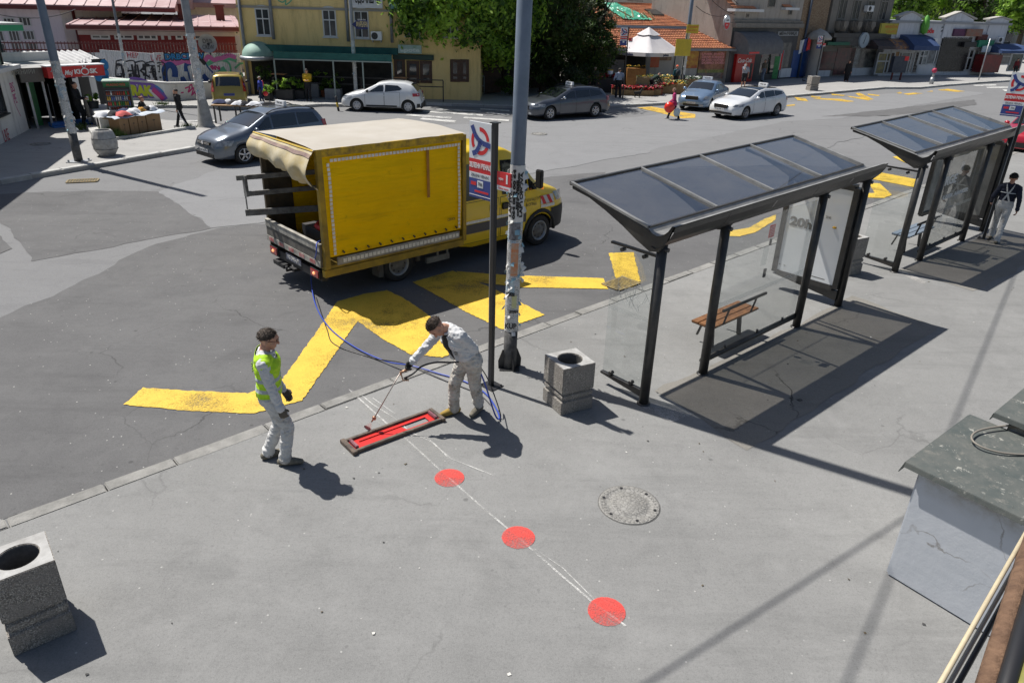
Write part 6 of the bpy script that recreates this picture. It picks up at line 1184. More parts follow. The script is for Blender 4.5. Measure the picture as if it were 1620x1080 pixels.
A_, B_ = G(176, 202), G(202, 193.5); d_ = (B_-A_); W_ = .95; rz = R_(24); H_ = HT((176, 202), 130)
t = thing('drinks_fridge', 'green drinks fridge with glass door full of bottles beside the kiosk', 'fridge', A_, rz); dk = mat('fridge_green', (.015, .14, .045), (.02, .17, .06), 3, rough=.35)
mb = MB(); mb.bb(0, W_, .06, .75, .05, H_); mb.build('cabinet', dk, t, bevel=.02); mb = MB(); mb.bb(.03, W_-.03, 0, .05, .18, H_-.22); mb.build('door', black, t)
mb = MB(); r = random.Random(8); cm = [mat('bottle_%d' % i, c) for i, c in enumerate(((.45, .06, .03), (.05, .25, .06), (.55, .35, .05), (.1, .15, .4), (.5, .5, .5), (.2, .05, .03)))]
for k in range(6):
 z = .25+k*(H_-.55)/6
 for i in range(11): mb.cur = (k*2+i//4+r.randrange(2)) % 6; mb.cyl((.09+i*(W_-.18)/10, -.006, z), .027, (H_-.55)/6*.72, 8)
mb.build('bottles', cm, t); mb = MB()
for k in range(7): z = .235+k*(H_-.55)/6; mb.bb(.06, W_-.06, -.03, .0, z-.015, z)
mb.build('shelves', mat('shelf_grey_blue', (.2, .25, .3)), t); mb = MB(); mb.bb(0, W_, -.03, -.001, .05, .17); mb.bb(0, .04, -.045, -.001, .18, H_-.2); mb.bb(W_-.04, W_, -.045, -.001, .18, H_-.2); mb.build('door_frame', black, t)
text('HLADNO PIĆE', 'fridge_lettering', .09, sr, t, (W_/2, -.002, H_-.11), wid=W_*.7) ; mb = MB(); mb.bb(-.02, W_+.02, -.05, .8, H_+.002, H_+.05); mb.build('top', mat('pale_green_top', (.35, .45, .38)), t)
text('pivo', 'fridge_lettering', .22, mat('fridge_white_print', (.4, .5, .4)), t, (W_+.003, .4, H_*.4), (math.pi/2, 0, math.pi/2), wid=.5, bold=.01)
A_, B_ = G(145, 193), G(168, 222); d_ = B_-A_; rz = math.atan2(d_.y, d_.x); t = thing('concrete_block_wall', 'short concrete block wall with a black stencil between kiosk and fridge', 'wall', A_, rz); h = HT((168, 222), 190)
mb = MB(); mb.bb(0, d_.length*.8, 0, .85, 0, h*.95); mb.build('block', cw, t, bevel=.02); mb = MB(); mb.bb(d_.length*.4, d_.length*.8, -.35, -.01, 0, .14); mb.build('kerb_stub', kerb_w, t)
mb = MB(); mb.prism([(d_.length*.55, -.02, .2), (d_.length*.7, -.02, .2), (d_.length*.7, -.02, .6), (d_.length*.6, -.02, .55)], (0, .015, 0)); mb.build('stencil', black, t)
c = G(152, 200); t = thing('potted_plant', 'bushy green plant in a dark pot on the short concrete wall', 'plant', c+Vector((0, .15, h*.95))); mb = MB(); mb.lathe([(.16, 0), (.22, .28), (.2, .28), (.01, .26)], n=12); mb.build('pot', boxb, t); mb = MB(); leaves(mb, (0, 0, .48), (.3, .3, .25), 500, .05, random.Random(3), .2, 3); mb.build('foliage', lv1, t, fix=False)
cb = mat('cardboard', (.30, .19, .10), (.24, .15, .08), 3, rough=.9); A_, B_ = G(192, 218), G(257, 206); d_ = B_-A_; L_ = d_.length; rz = math.atan2(d_.y, d_.x)
for k in range(4):
 t = thing('cardboard_box', ['leftmost cardboard box under the clothes table', 'second cardboard box from the left under the clothes table', 'third cardboard box from the left under the clothes table', 'rightmost and widest cardboard box under the clothes table'][k], 'box', A_+d_*((.02, .25, .45, .66)[k]), rz+R_((2, -1, 1, -2)[k]), 'boxes holding up the clothes table'); w_ = L_*(.21, .18, .19, .33)[k]
 mb = MB(); mb.bb(0, w_, 0, .5, 0, .66); mb.build('carton', cb, t); mb = MB(); mb.bb(w_*.42, w_*.58, -.003, -.001, .42, .47); mb.bb(w_*.49, w_*.51, -.003, -.001, .2, .42); mb.build('hand_hole', mat('box_print', (.06, .04, .03)), t)
def clothes(t, L_, D_, n, seed, cols):
 r = random.Random(seed)
 for k in range(n):
  cx, cy = L_*(k+.5)/n+r.uniform(-.1, .1), r.uniform(.1, D_-.1); s = r.uniform(.18, .34); sd2 = r.random()*9; mb = MB()
  mb.grid(lambda u, v: (cx+(u-.5)*s*2.1*(1+.25*mn.noise(Vector((v*3, sd2, 0)))), cy+(v-.5)*s*1.3*(1+.25*mn.noise(Vector((u*3, sd2, 4)))), .02+.16*max(0, math.sin(math.pi*u)*math.sin(math.pi*v))**.6+.05*mn.noise(Vector((u*4, v*4, sd2)))), 9, 7)
  o = mb.build('folded_garment', mat('cloth_'+cols[k % len(cols)], dict(white=(.68, .69, .72), coral=(.62, .13, .12), black=(.02, .02, .025), orange=(.55, .28, .05), navy=(.03, .04, .1), pink=(.6, .35, .36), grey=(.4, .42, .45))[cols[k % len(cols)]], rough=.9), fix=False)
  o.parent = None; M_ = t.matrix_basis; o.matrix_basis = M_; nm = cols[k % len(cols)]
  tag(o, '%s garment lying on the %s, %s' % (nm, t['where'], ORD[k]), 'garment', 'clothes laid out on the street tables')
ORD = ['first from the left', 'second from the left', 'third from the left', 'fourth from the left', 'fifth from the left', 'sixth from the left', 'seventh from the left', 'eighth from the left', 'ninth from the left']
t = thing('clothes_table', 'low street table with a sheet of pale cloth resting on cardboard boxes', 'table', A_+Vector((0, 0, .67))-d_*.12, rz); t['where'] = 'table on cardboard boxes'
mb = MB(); mb.grid(lambda u, v: (L_*1.22*u, -.12+.85*v, .02*math.sin(u*20)-(.0 if .1 < v < .9 else .06)), 30, 8); mb.build('cloth', mat('pale_sheet', (.45, .52, .62), (.6, .63, .66), 2, rough=.9), t); mb = MB(); mb.bb(0, L_*1.22, -.05, .68, -.035, -.015) if False else mb.bb(.1, L_*1.1, 0, .6, -.09, -.07); mb.build('board', cb, t); t.matrix_basis = Matrix.Translation(A_+Vector((0, 0, .76))-d_*.12) @ Matrix.Rotation(rz, 4, 'Z')
clothes(t, L_*1.2, .7, 9, 1, ['white', 'black', 'coral', 'white', 'navy', 'white', 'orange', 'black', 'white'])
c = G(352, 196); t = thing('clothes_table', 'folding table of black and white clothes by the yellow car', 'table', c+Vector((-.4, 0, 0)), .05); t['where'] = 'folding table by the yellow car'
mb = MB(); mb.bb(0, 2.6, 0, .8, .72, .76); mb.build('top', cb, t)
for x in (.1, 1.0, 2.4):
 for y_ in (.08, .72): mb = MB(); mb.bb(x-.03, x+.03, y_-.03, y_+.03, 0, .72); mb.build('leg', darkmetal, t)
tt = t; tt2 = bpy.data.objects.new('x', None); tt2.matrix_basis = Matrix.Translation(c+Vector((-.4, 0, .77))); tt2['where'] = t['where']; clothes(tt2, 2.6, .8, 8, 5, ['navy', 'white', 'black', 'white', 'black', 'white', 'grey', 'black']); bpy.data.objects.remove(tt2)
A_, B_ = G(1160, 131), G(1185, 129); d_ = B_-A_; t = thing('red_fridge', 'tall red drinks vending fridge with white script lettering under the black awning', 'fridge', A_, math.atan2(d_.y, d_.x)-.1); h = HT((1185, 129), 82); W_ = d_.length
mb = MB(); mb.bb(0, W_, 0, .9, 0, h); mb.build('cabinet', mat('soft_drink_red', (.48, .012, .012), (.4, .01, .01), 3, rough=.3), t, bevel=.03); text('Coca-Cola', 'script_lettering', .32, wl, t, (W_*.45, -.004, h*.72), wid=W_*.75, shear=.4, bold=.01); mb = MB(); mb.bb(W_*.78, W_*.92, -.006, -.001, h*.1, h*.62); mb.build('bottle_print', black, t)
for px, ty, cols, lab in (((1226, 127), 80, ('green', 'white', 'red'), 'feather flag in green, blue, white and red at the right end of the barrel awning'), ((1262, 86), 54, None, '')):
 if not cols: continue
 t = thing('feather_flag', lab, 'flag', G(*px)); h = HT(px, ty); mb = MB(); mb.bb(-.3, .12, -.02, .02, .1, h*.8); mb.build('green_banner', mat('banner_green', (.02, .2, .06), (.1, .35, .12), 3), t); mb = MB(); mb.bb(.16, .3, -.02, .02, h*.35, h); mb.build('red_stripe', sr, t); mb = MB(); mb.bb(.125, .158, -.02, .02, h*.35, h*.9); mb.build('white_stripe', sw, t); mb = MB(); mb.tube([(.33, 0, 0), (.33, 0, h)], .02, 6); mb.build('pole', steel, t)
t = thing('national_flag', 'hanging red, blue and white flag on the brick house above the blue gate', 'flag', BH_ if False else G(1262, 123)+Vector((0, -.6, 0))); z0, z1 = HT((1262, 123), 78), HT((1262, 123), 57)
for k, m in enumerate((sr, sb, sw)): mb = MB(); mb.grid(lambda u, v: (.35-.3*k-.3*u, .08*math.sin(u*3+v*2+k), z0+(z1-z0)*v-(.3*k+.3*u)*.4), 6, 5); mb.build(('red', 'blue', 'white')[k]+'_stripe', m, t)
mb = MB(); mb.beam((.4, .5, z1-.1), (.36, 0, z1+.15), .03, .03); mb.build('staff', darkmetal, t)
t = thing('post_meter', 'slim grey post with a pink-red top box on the far right kerb', 'post', G(1473, 133)); h = HT((1473, 133), 110); mb = MB(); mb.tube([(0, 0, 0), (0, 0, .5)], .16, 10); mb.tube([(0, 0, .5), (0, 0, h*.85)], .09, 10); mb.build('post', steel, t); mb = MB(); mb.sphere((0, 0, h*.92), .2); mb.build('head', mat('magenta_red', (.4, .03, .08)), t)
t = thing('sign_post', 'thin street sign pole at the far right kerb', 'sign post', G(1548, 127)); mb = MB(); mb.tube([(0, 0, 0), (0, 0, 3.4)], .05, 8); mb.build('pole', steel, t)
t = thing('phone_booth', 'dark public phone cabinet with red top corner on two legs by the shops', 'phone booth', G(1418, 127), .1); h = HT((1418, 127), 90); mb = MB(); mb.bb(-.6, .6, 0, .5, h*.32, h); mb.build('cabinet', mat('dark_blue_cabinet', (.03, .04, .06), (.07, .08, .1), 3), t); mb = MB(); mb.bb(.3, .66, -.02, .5, h-.3, h+.03) ; mb.build('red_corner', sr, t)
for x in (-.4, .4): mb = MB(); mb.bb(x-.06, x+.06, .1, .2, 0, h*.32); mb.build('leg', mat('rust_red_leg', (.12, .02, .02)), t)
# ================= VEHICLES =================
def lerp_tab(T, x):
 if x <= T[0][0]: return T[0][1]
 for (a, va_), (b, vb) in zip(T, T[1:]):
  if x <= b: t = (x-a)/(b-a); return va_+(vb-va_)*t
 return T[-1][1]
def smooth_tab(T, x, r=.07): return (lerp_tab(T, x-r)+lerp_tab(T, x)*2+lerp_tab(T, x+r)+lerp_tab(T, x-r*.5)*2+lerp_tab(T, x+r*.5)*2)/8
archm = mat('wheel_arch_dark', (.008, .008, .009), rough=.9)
def wheel(t, x, y, r, wd, side, style, rimm, z0=0):
 """tyre part with a rim sub-part; side = -1/+1 outward y"""
 mb = MB(); prof = [(r*.60, -wd*.42), (r*.72, -wd*.5), (r*.93, -wd*.48), (r, -wd*.36), (r, wd*.36), (r*.93, wd*.48), (r*.72, wd*.5), (r*.60, wd*.42)]; n = 28; mb.smooth = True
 vs = [(rr*math.cos(2*math.pi*k/n), yy, rr*math.sin(2*math.pi*k/n)) for rr, yy in prof for k in range(n)]
 mb.add(vs, [(i*n+k, i*n+(k+1) % n, (i+1)*n+(k+1) % n, (i+1)*n+k) for i in range(len(prof)-1) for k in range(n)], True)
 o = mb.build('wheel', rubber, t); o.location = (x, y, r+z0)
 mb = MB(); yo = side*wd*.40
 mb.lathe([(r*.62, 0), (r*.66, .012), (r*.62, .03), (r*.56, .01), (r*.5, -.03)], n=n)
 mb.cur = 1; mb.lathe([(r*.56, -.03), (.001, -.05)], n=n); mb.cur = 0
 if style == 'cap':
  mb.lathe([(r*.56, .0), (r*.3, .03), (.001, .035)], n=n); mb.cur = 1
  for k in range(6): a = k*math.pi/3; mb.cyl((r*.42*math.cos(a), r*.42*math.sin(a), .0), r*.07, .034, 8)
 elif style == 'steel':
  mb.cur = 2; mb.lathe([(r*.56, -.01), (r*.45, -.03), (r*.3, .02), (r*.12, .03), (.001, .035)], n=n); mb.cur = 1
  for k in range(8): a = k*math.pi/4; mb.cyl((r*.42*math.cos(a), r*.42*math.sin(a), -.02), r*.05, .012, 8)
 else:
  ns = {'star5': 5, 'double5': 5, 'multi': 10}[style]
  for k in range(ns):
   a = 2*math.pi*k/ns+.3
   for da in ((-.16, .16) if style == 'double5' else (0,)):
    b0 = Vector((math.cos(a+da*.5)*r*.1, math.sin(a+da*.5)*r*.1, .02)); b1 = Vector((math.cos(a+da*1.5)*r*.6, math.sin(a+da*1.5)*r*.6, .01)); mb.beam(b0, b1, r*(.15 if style == 'star5' else .09 if style == 'double5' else .055), .03)
  mb.lathe([(r*.16, .0), (r*.14, .04), (.001, .045)], n=12)
 rim = mb.build('rim', [rimm, black, mat('steel_wheel_grey', (.22, .21, .19), (.12, .11, .1), 9, rough=.6)], o); rim.location = (0, yo, 0); rim.rotation_euler = (-side*math.pi/2, 0, 0)
 return o
class Car:
 """local x runs from the nose (0) to the tail (L), y to the car's right side negative/left positive, z up"""
 def __init__(s, name, label, cat, L, W, top, belt, wheels, r, paint_, loc, rz, tumble=.20, fx=.55, rx=.45, zb=.2, group='cars on the road', round_f=.28, round_r=.16, crown=.05):
  s.L, s.W, s.top, s.belt, s.tum, s.zb0 = L, W, top, belt, tumble, zb; s.fx, s.rx, s.rf, s.rr = fx, rx, round_f, round_r; s.crown = crown; s.r = r; s.wheels = wheels; s.p = paint_
  s.zr = max(z for _, z in top); s.t = thing(name, label, cat, loc, rz, group)
 def hw(s, x):
  W = s.W/2; a = max(0, 1-x/s.fx); b = max(0, 1-(s.L-x)/s.rx); return W*(1-s.rf*a**2.6-s.rr*b**2.6)
 def zt(s, x): return smooth_tab(s.top, x)
 def zl(s, x): return lerp_tab(s.belt, x)
 def sec(s, x):
  w_ = s.hw(x); zt = s.zt(x); zbt = min(s.zl(x), zt-.07); k = max(0, min(1, (zt-zbt)/max(.01, s.zr-s.zl(x)))); wt = w_*(1-.09-s.tum*k); zb = s.zb0+.06*max(0, 1-x/.3)+.08*max(0, 1-(s.L-x)/.35)
  h = zbt-zb
  return [(0, zb), (w_*.86, zb), (w_*.965, zb+.05), (w_*.985, zb+h*.3), (w_, zb+h*.55), (w_*.99, zb+h*.82), (w_*.955, zbt), (wt+.0, zt-.065), (wt-.05, zt-.022), (wt*.55, zt+s.crown*.3), (0, zt+s.crown*.5)]
 def ys(s, x, z):
  P = s.sec(x)[2:8]
  for (y0, z0), (y1, z1) in zip(P, P[1:]):
   if z <= z1: return y0+(y1-y0)*max(0, (z-z0)/max(1e-4, z1-z0))
  return P[-1][0]
 def body(s, name='body'):
  n = int(s.L/.07); mb = MB(); S_ = [s.sec(s.L*i/n) for i in range(n+1)]; m = len(S_[0]); R = 2*m-2
  vs = []
  for i, P in enumerate(S_):
   x = s.L*i/n; ring = [(x, y, z) for y, z in P]+[(x, -y, z) for y, z in P[-2:0:-1]]; vs += ring
  fs = [(i*R+k, (i+1)*R+k, (i+1)*R+(k+1) % R, i*R+(k+1) % R) for i in range(n) for k in range(R)]+[tuple(range(R)), tuple(n*R+k for k in range(R))[::-1]]
  mb.add(vs, fs, True); me = mb.mesh('body', [s.p, archm]); bm = bmesh.new(); bm.from_mesh(me); bmesh.ops.recalc_face_normals(bm, faces=bm.faces); bm.to_mesh(me); bm.free(); o = link(name, me, s.t)
  cb_ = MB()
  for x in s.wheels:
   for sd_ in (-1, 1): cb_.tube([(x, sd_*(s.W/2-.32), s.r), (x, sd_*(s.W/2+.3), s.r)], s.r*1.13, 28, sm=True)
  cm_ = cb_.mesh('cut', [archm]); bm = bmesh.new(); bm.from_mesh(cm_); bmesh.ops.recalc_face_normals(bm, faces=bm.faces); bm.to_mesh(cm_); bm.free(); c = bpy.data.objects.new('cut', cm_); COL.objects.link(c)
  md = o.modifiers.new('b', 'BOOLEAN'); md.object = c; md.operation = 'DIFFERENCE'; md.solver = 'EXACT'; c.parent = s.t; bpy.context.view_layer.update()
  ev = o.evaluated_get(bpy.context.evaluated_depsgraph_get()); me2 = bpy.data.meshes.new_from_object(ev); o.modifiers.clear(); o.data = me2; bpy.data.objects.remove(c)
  me2.materials.clear(); me2.materials.append(s.p); me2.materials.append(archm)
  for p in me2.polygons:
   q = p.center; p.material_index = 1 if any(math.hypot(q.x-x, q.z-s.r) < s.r*1.125 and abs(q.y) > s.W/2-.4 for x in s.wheels) or (p.normal.z < -.8 and q.z < s.zb0+.12) else 0
   if p.material_index: p.use_smooth = False
  s.b = o; return o
 def side(s, pts, m, name, off=.006, sd_=(-1, 1), parent=None, dense=4):
  out = None
  for sg_ in sd_:
   P = []
   for i in range(len(pts)):
    a, b = pts[i], pts[(i+1) % len(pts)]
    for k in range(dense): x = a[0]+(b[0]-a[0])*k/dense; z = a[1]+(b[1]-a[1])*k/dense; P.append(Vector((x, sg_*(s.ys(x, z)+off), z)))
   c = sum(P, Vector())/len(P); cx, cz = sum(p[0] for p in pts)/len(pts), sum(p[1] for p in pts)/len(pts); c = Vector((cx, sg_*(s.ys(cx, cz)+off), cz)); mb = MB(); n = len(P)
   mb.add(P+[c], [(i, (i+1) % n, n) for i in range(n)], True); out = mb.build(name, m, parent or s.t)
  return out
 def patch(s, x0, x1, z0, z1, m, name, off=.008, sd_=(-1, 1), nx=6, nz_=3, xs=None):
  for sg_ in sd_:
   mb = MB(); mb.grid(lambda u, v: ((lambda x, z: (x, sg_*(s.ys(x, z)+off), z))(x0+(x1-x0)*u+(xs or 0)*v, z0+(z1-z0)*v)), nx, nz_); mb.build(name, m, s.t)
 def topg(s, x0, x1, m, name, off=.008, wk=.90, w0=None, nx=8):
  def f(u, v):
   x = x0+(x1-x0)*v; P = s.sec(x); wt = P[7][0]-.03; wq = (w0 if w0 else wk)*1.0; y = (u*2-1)*wt*wq; zt = s.zt(x); k = abs(y)/P[7][0]; z = zt+s.crown*.5*(1-k*k)-.035*max(0, k-.8)/.2; return (x, y, z+off)
  mb = MB(); mb.grid(f, 8, nx); return mb.build(name, m, s.t)
 def door(s, x0, x1, z0, z1, handle=None, slant=(0, 0)):
  seam = [(x0-.012, z0-.012), (x1+.012, z0-.012), (x1+slant[1]+.012, z1+.01), (x0+slant[0]-.012, z1+.01)]; pts = [(x0, z0), (x1, z0), (x1+slant[1], z1), (x0+slant[0], z1)]
  for sg_ in (-1, 1):
   d = None; mb = MB()
   for q, off, mi in ((seam, .0025, 1), (pts, .006, 0)):
    mb.cur = mi; mb.grid(lambda u, v: ((lambda x, z: (x, sg_*(s.ys(x, z)+off), z))((q[0][0]*(1-u)+q[1][0]*u)*(1-v)+(q[3][0]*(1-u)+q[2][0]*u)*v, q[0][1]*(1-v)+q[3][1]*v)), 8, 7)
   d = mb.build('door', [s.p, black], s.t)
   if handle: mb = MB(); hx, hz = handle; mb.box((hx, sg_*(s.ys(hx, hz)+.022), hz), (.19, .03, .028)); mb.build('handle', s.p if not getattr(s, 'hm', None) else s.hm, d, bevel=.008)
 def mirror(s, x, z, m=None):
  for sg_ in (-1, 1): mb = MB(); y = s.ys(x, z-.02); mb.sphere((x, sg_*(y+.13), z+.04), .1, 10, 8, (.75, 1.05, .75)); mb.beam((x, sg_*(y-.02), z-.03), (x, sg_*(y+.1), z+.0), .05, .03); mb.build('wing_mirror', m or s.p, s.t)
 def fwheels(s, style, rimm, wd=.21):
  for x in s.wheels:
   for sg_ in (-1, 1): wheel(s.t, x, sg_*(s.W/2-wd/2-.02), s.r, wd, sg_, style, rimm)
 def plate(s, x, z, txt, rear=False, m=None):
  mb = MB(); mb.box((x, 0, z), (.02, .5, .11)); o = mb.build('number_plate', m or mat('plate_white', (.62, .63, .64), rough=.4), s.t)
  text(txt, 'plate_digits', .065, black, o, (x+(.011 if rear else -.011), 0, z), (math.pi/2, 0, math.pi/2 if rear else -math.pi/2), ext=.001, wid=.42)
 def taxi(s, x):
  z = s.zt(x)+.03; mb = MB(); mb.prism([(x-.07, -.28, z), (x+.07, -.28, z), (x+.045, -.28, z+.17), (x-.045, -.28, z+.17)], (0, .56, 0)); o = mb.build('taxi_sign', whitep, s.t, bevel=.01)
  for sg_ in (-1, 1): text('TAXI', 'taxi_lettering', .08, black, o, (x+sg_*.06, 0, z+.08), (math.pi/2, 0, math.pi/2*sg_), ext=.001, wid=.34, bold=.004)
  mb = MB(); mb.bb(x-.09, x+.09, -.2, .2, z-.03, z-.002); mb.build('sign_foot', black, o)
 def seams_front(s): pass
def carpaint(name, c, metal=0.0, rough=.3): return mat(name, c, tuple(x*.9 for x in c), 1.2, rough=rough, metal=metal, coat=.9, spec=.5)
lamp_m = mat('headlight_glass', (.42, .44, .46), (.15, .16, .17), 14, rough=.08, coat=1); tail_m = mat('tail_light_red', (.42, .01, .012), (.28, .006, .008), 9, rough=.15, coat=1); grille = mat('grille_black', (.012, .012, .013), rough=.5); plas = mat('black_trim_plastic', (.02, .02, .022), rough=.6); alloy = mat('alloy_rim', (.5, .51, .53), rough=.25, metal=.8); alloyd = mat('dark_alloy_rim', (.35, .35, .37), rough=.3, metal=.8)
def dressed(px_n, px_t, side, **k):
 pass
def place(front_wheel_px, rear_wheel_px, xf, xr, near, W):
 """ground contact pixels of the two wheels on the visible side; near = +1 if that side is the car's local +y side"""
 a, b = (front_wheel_px, rear_wheel_px) if isinstance(front_wheel_px, Vector) else (G(*front_wheel_px, RZ), G(*rear_wheel_px, RZ)); d = (b-a); d.z = 0; wb = d.length; d.normalize(); n = Vector((-d.y, d.x, 0)); k = (xr-xf)/wb
 mid = (a+b)/2-n*near*(W/2-.03); loc = mid-d*(xf+xr)/2; return Vector((loc.x, loc.y, RZ)), math.atan2(d.y, d.x), wb
def std(car, s, wins, doors, ws, rw, lights, tails, rimstyle, rimm, mirror_, plates, grilles=(), rails=None, taxi=None, sunroof=None):
 car.body()
 for q in wins: car.side(q, glassd, 'side_window', .009)
 for d in doors: car.door(*d)
 car.topg(ws[0], ws[1], glassd, 'windscreen', wk=.93); car.topg(rw[0], rw[1], glassd, 'rear_window', wk=.86)
 for x0, x1, z0, z1, xs in lights: car.patch(x0, x1, z0, z1, lamp_m, 'headlight', .012, xs=xs)
 for x0, x1, z0, z1, xs in tails: car.patch(x0, x1, z0, z1, tail_m, 'tail_light', .012, xs=xs)
 for (x, y0, y1, z0, z1, m, nm) in grilles: mb = MB(); mb.bb(x-.02, x+.06, y0, y1, z0, z1); mb.build(nm, m, car.t, bevel=.012)
 car.fwheels(rimstyle, rimm); car.mirror(*mirror_)
 for p in plates: car.plate(*p)
 if rails:
  for sg_ in (-1, 1): mb = MB(); x0, x1 = rails; mb.tube([(x0+(x1-x0)*k/8, sg_*(car.sec(x0+(x1-x0)*k/8)[7][0]-.06), car.zt(x0+(x1-x0)*k/8)-.01+(.05 if 0 < k < 8 else 0)) for k in range(9)], .018, 6); mb.build('roof_rail', plas, car.t)
 if taxi: car.taxi(taxi)
 if sunroof: car.topg(sunroof[0], sunroof[1], glassd, 'glass_roof', wk=.95)
 return car
a_ = G(371, 261, RZ); b_ = G(517, 190, 1.0); e = (b_-a_); e.z = 0; e.normalize(); loc, rz, wb = place(a_+Vector((.35, .1, 0)), a_+Vector((.35, .1, 0))+e*2.68, .93, 3.61, -1, 1.8)
c = Car('people_carrier', 'grey people carrier taxi at the left, nose pointing to the far kerb bin', 'car', 4.4, 1.8, [(0, .62), (.08, .82), (.5, .98), (1.0, 1.08), (1.25, 1.16), (1.95, 1.53), (2.4, 1.62), (3.2, 1.64), (3.9, 1.58), (4.15, 1.3), (4.32, 1.0), (4.4, .7)], [(0, .62), (.6, .88), (1.3, 1.0), (4.0, 1.08), (4.4, .9)], (.93, 3.61), .325, carpaint('blue_grey_metallic', (.15, .175, .21), .55, .28), loc, rz, tumble=.13)
std(c, 1, [[(1.45, 1.06), (2.05, 1.08), (2.05, 1.44), (1.93, 1.42)], [(2.13, 1.08), (3.05, 1.1), (3.05, 1.5), (2.13, 1.49)], [(3.12, 1.1), (3.95, 1.14), (3.78, 1.46), (3.12, 1.5)]], [(1.28, 2.08, .33, 1.03, (1.95, .93)), (2.12, 3.05, .33, 1.05, (2.93, .95))], (1.27, 1.93), (4.0, 4.24), [(.06, .5, .66, .82, .12)], [(4.15, 4.36, .85, 1.2, -.1)], 'star5', alloy, (1.42, 1.05), [(-.02, .47, 'BG 706-TX')],
 [(.0, -.42, .42, .66, .76, grille, 'grille'), (.0, -.6, .6, .26, .4, grille, 'lower_grille')], rails=(2.0, 3.9), taxi=3.0)
mb = MB(); mb.cyl((0, 0, 0), .055, .02, 16); o = mb.build('badge', chrome, c.t); o.location = (-.03, 0, .72); o.rotation_euler = (0, -math.pi/2, 0)
for sg_ in (-1, 1):
 mb = MB(); mb.bb(-.03, -.005, sg_*.05, sg_*.4, .69, .70); mb.bb(-.03, -.005, sg_*.05, sg_*.4, .725, .735); mb.build('grille_bar', chrome, c.t)
loc, rz, wb = place((575, 177), (636, 179), .82, 3.41, -1, 1.73)
wp = carpaint('white_car_paint', (.68, .70, .72), 0, .25)
c = Car('hatchback', 'white hatchback with dark rear window driving left past the yellow building', 'car', 4.06, 1.73, [(0, .55), (.1, .72), (.6, .9), (1.0, .98), (1.2, 1.05), (1.9, 1.38), (2.4, 1.45), (3.2, 1.43), (3.62, 1.32), (3.9, 1.0), (4.0, .8), (4.06, .55)], [(0, .55), (1.0, .88), (3.2, 1.02), (3.9, .95), (4.06, .8)], (.82, 3.41), .31, wp, loc, rz, tumble=.16, round_r=.3, rx=.6)
std(c, 1, [[(1.42, .96), (2.18, .99), (2.18, 1.29), (1.95, 1.27)], [(2.27, .99), (3.0, 1.07), (3.12, 1.15), (2.9, 1.29), (2.27, 1.31)]], [(1.25, 2.2, .3, .94, (2.02, .8)), (2.24, 3.0, .3, .97)], (1.15, 1.85), (3.55, 3.88), [(.08, .5, .62, .76, .1)], [(3.66, 3.98, .80, .95, -.02)], 'cap', mat('hubcap_silver', (.5, .5, .52), rough=.4, metal=.3), (1.4, .97, black), [(4.07, .62, 'BG 119-RK', True)],
 [(-.0, -.5, .5, .45, .6, grille, 'grille'), (4.02, -.62, .62, .22, .48, plas, 'rear_bumper_trim')])
c.patch(1.3, 2.85, .27, .35, plas, 'sill_trim', .014); c.patch(3.45+.4, 4.0, .26, .45, plas, 'bumper_trim', .014)
loc, rz, wb = place((866, 191), (945, 185.5), .98, 3.80, -1, 1.86)
c = Car('estate_car', 'dark grey estate taxi with black spoked wheels, nose hidden by the thick lamp post', 'car', 4.83, 1.86, [(0, .58), (.08, .76), (.6, .93), (1.2, 1.0), (1.4, 1.05), (2.15, 1.38), (2.7, 1.47), (3.7, 1.45), (4.3, 1.36), (4.6, 1.0), (4.78, .8), (4.83, .6)], [(0, .6), (1.2, .9), (4.2, 1.02), (4.83, .9)], (.98, 3.80), .335, carpaint('slate_metallic', (.085, .095, .115), .5, .28), loc, rz, tumble=.16)
std(c, 1, [[(1.75, .99), (2.5, 1.0), (2.5, 1.31), (2.25, 1.28)], [(2.58, 1.0), (3.42, 1.03), (3.42, 1.34), (2.58, 1.32)], [(3.48, 1.03), (4.25, 1.1), (4.1, 1.28), (3.48, 1.34)]], [(1.55, 2.52, .3, .95, (2.35, .86)), (2.56, 3.42, .3, .98, (3.28, .88))], (1.36, 2.1), (4.33, 4.58), [(.05, .6, .64, .78, .1)], [(4.5, 4.8, .82, 1.02, -.05)], 'double5', alloy, (1.72, .99, chrome), [(-.02, .45, 'BG 550-TX')],
 [(.0, -.45, .45, .5, .68, grille, 'grille'), (.0, -.7, -.45, .3, .38, lamp_m, 'fog_light'), (.0, .45, .7, .3, .38, lamp_m, 'fog_light')], rails=(2.3, 4.2), taxi=2.75)
loc, rz, wb = place((1112, 181), (1152, 170), .93, 3.51, -1, 1.77)
loc, rz, wb = place((1111, 180), (1154, 165), .93, 3.51, -1, 1.77)
c = Car('saloon_car', 'light metallic blue saloon taxi behind the white estate, facing the crossing woman', 'car', 4.57, 1.77, [(0, .6), (.08, .78), (.6, .94), (1.15, 1.02), (1.35, 1.07), (2.0, 1.38), (2.5, 1.46), (3.2, 1.43), (3.9, 1.12), (4.4, 1.06), (4.55, .9), (4.57, .6)], [(0, .6), (1.2, .92), (4.0, 1.0), (4.57, .9)], (.93, 3.51), .325, carpaint('light_blue_metallic', (.20, .29, .42), .45, .28), loc, rz, tumble=.16)
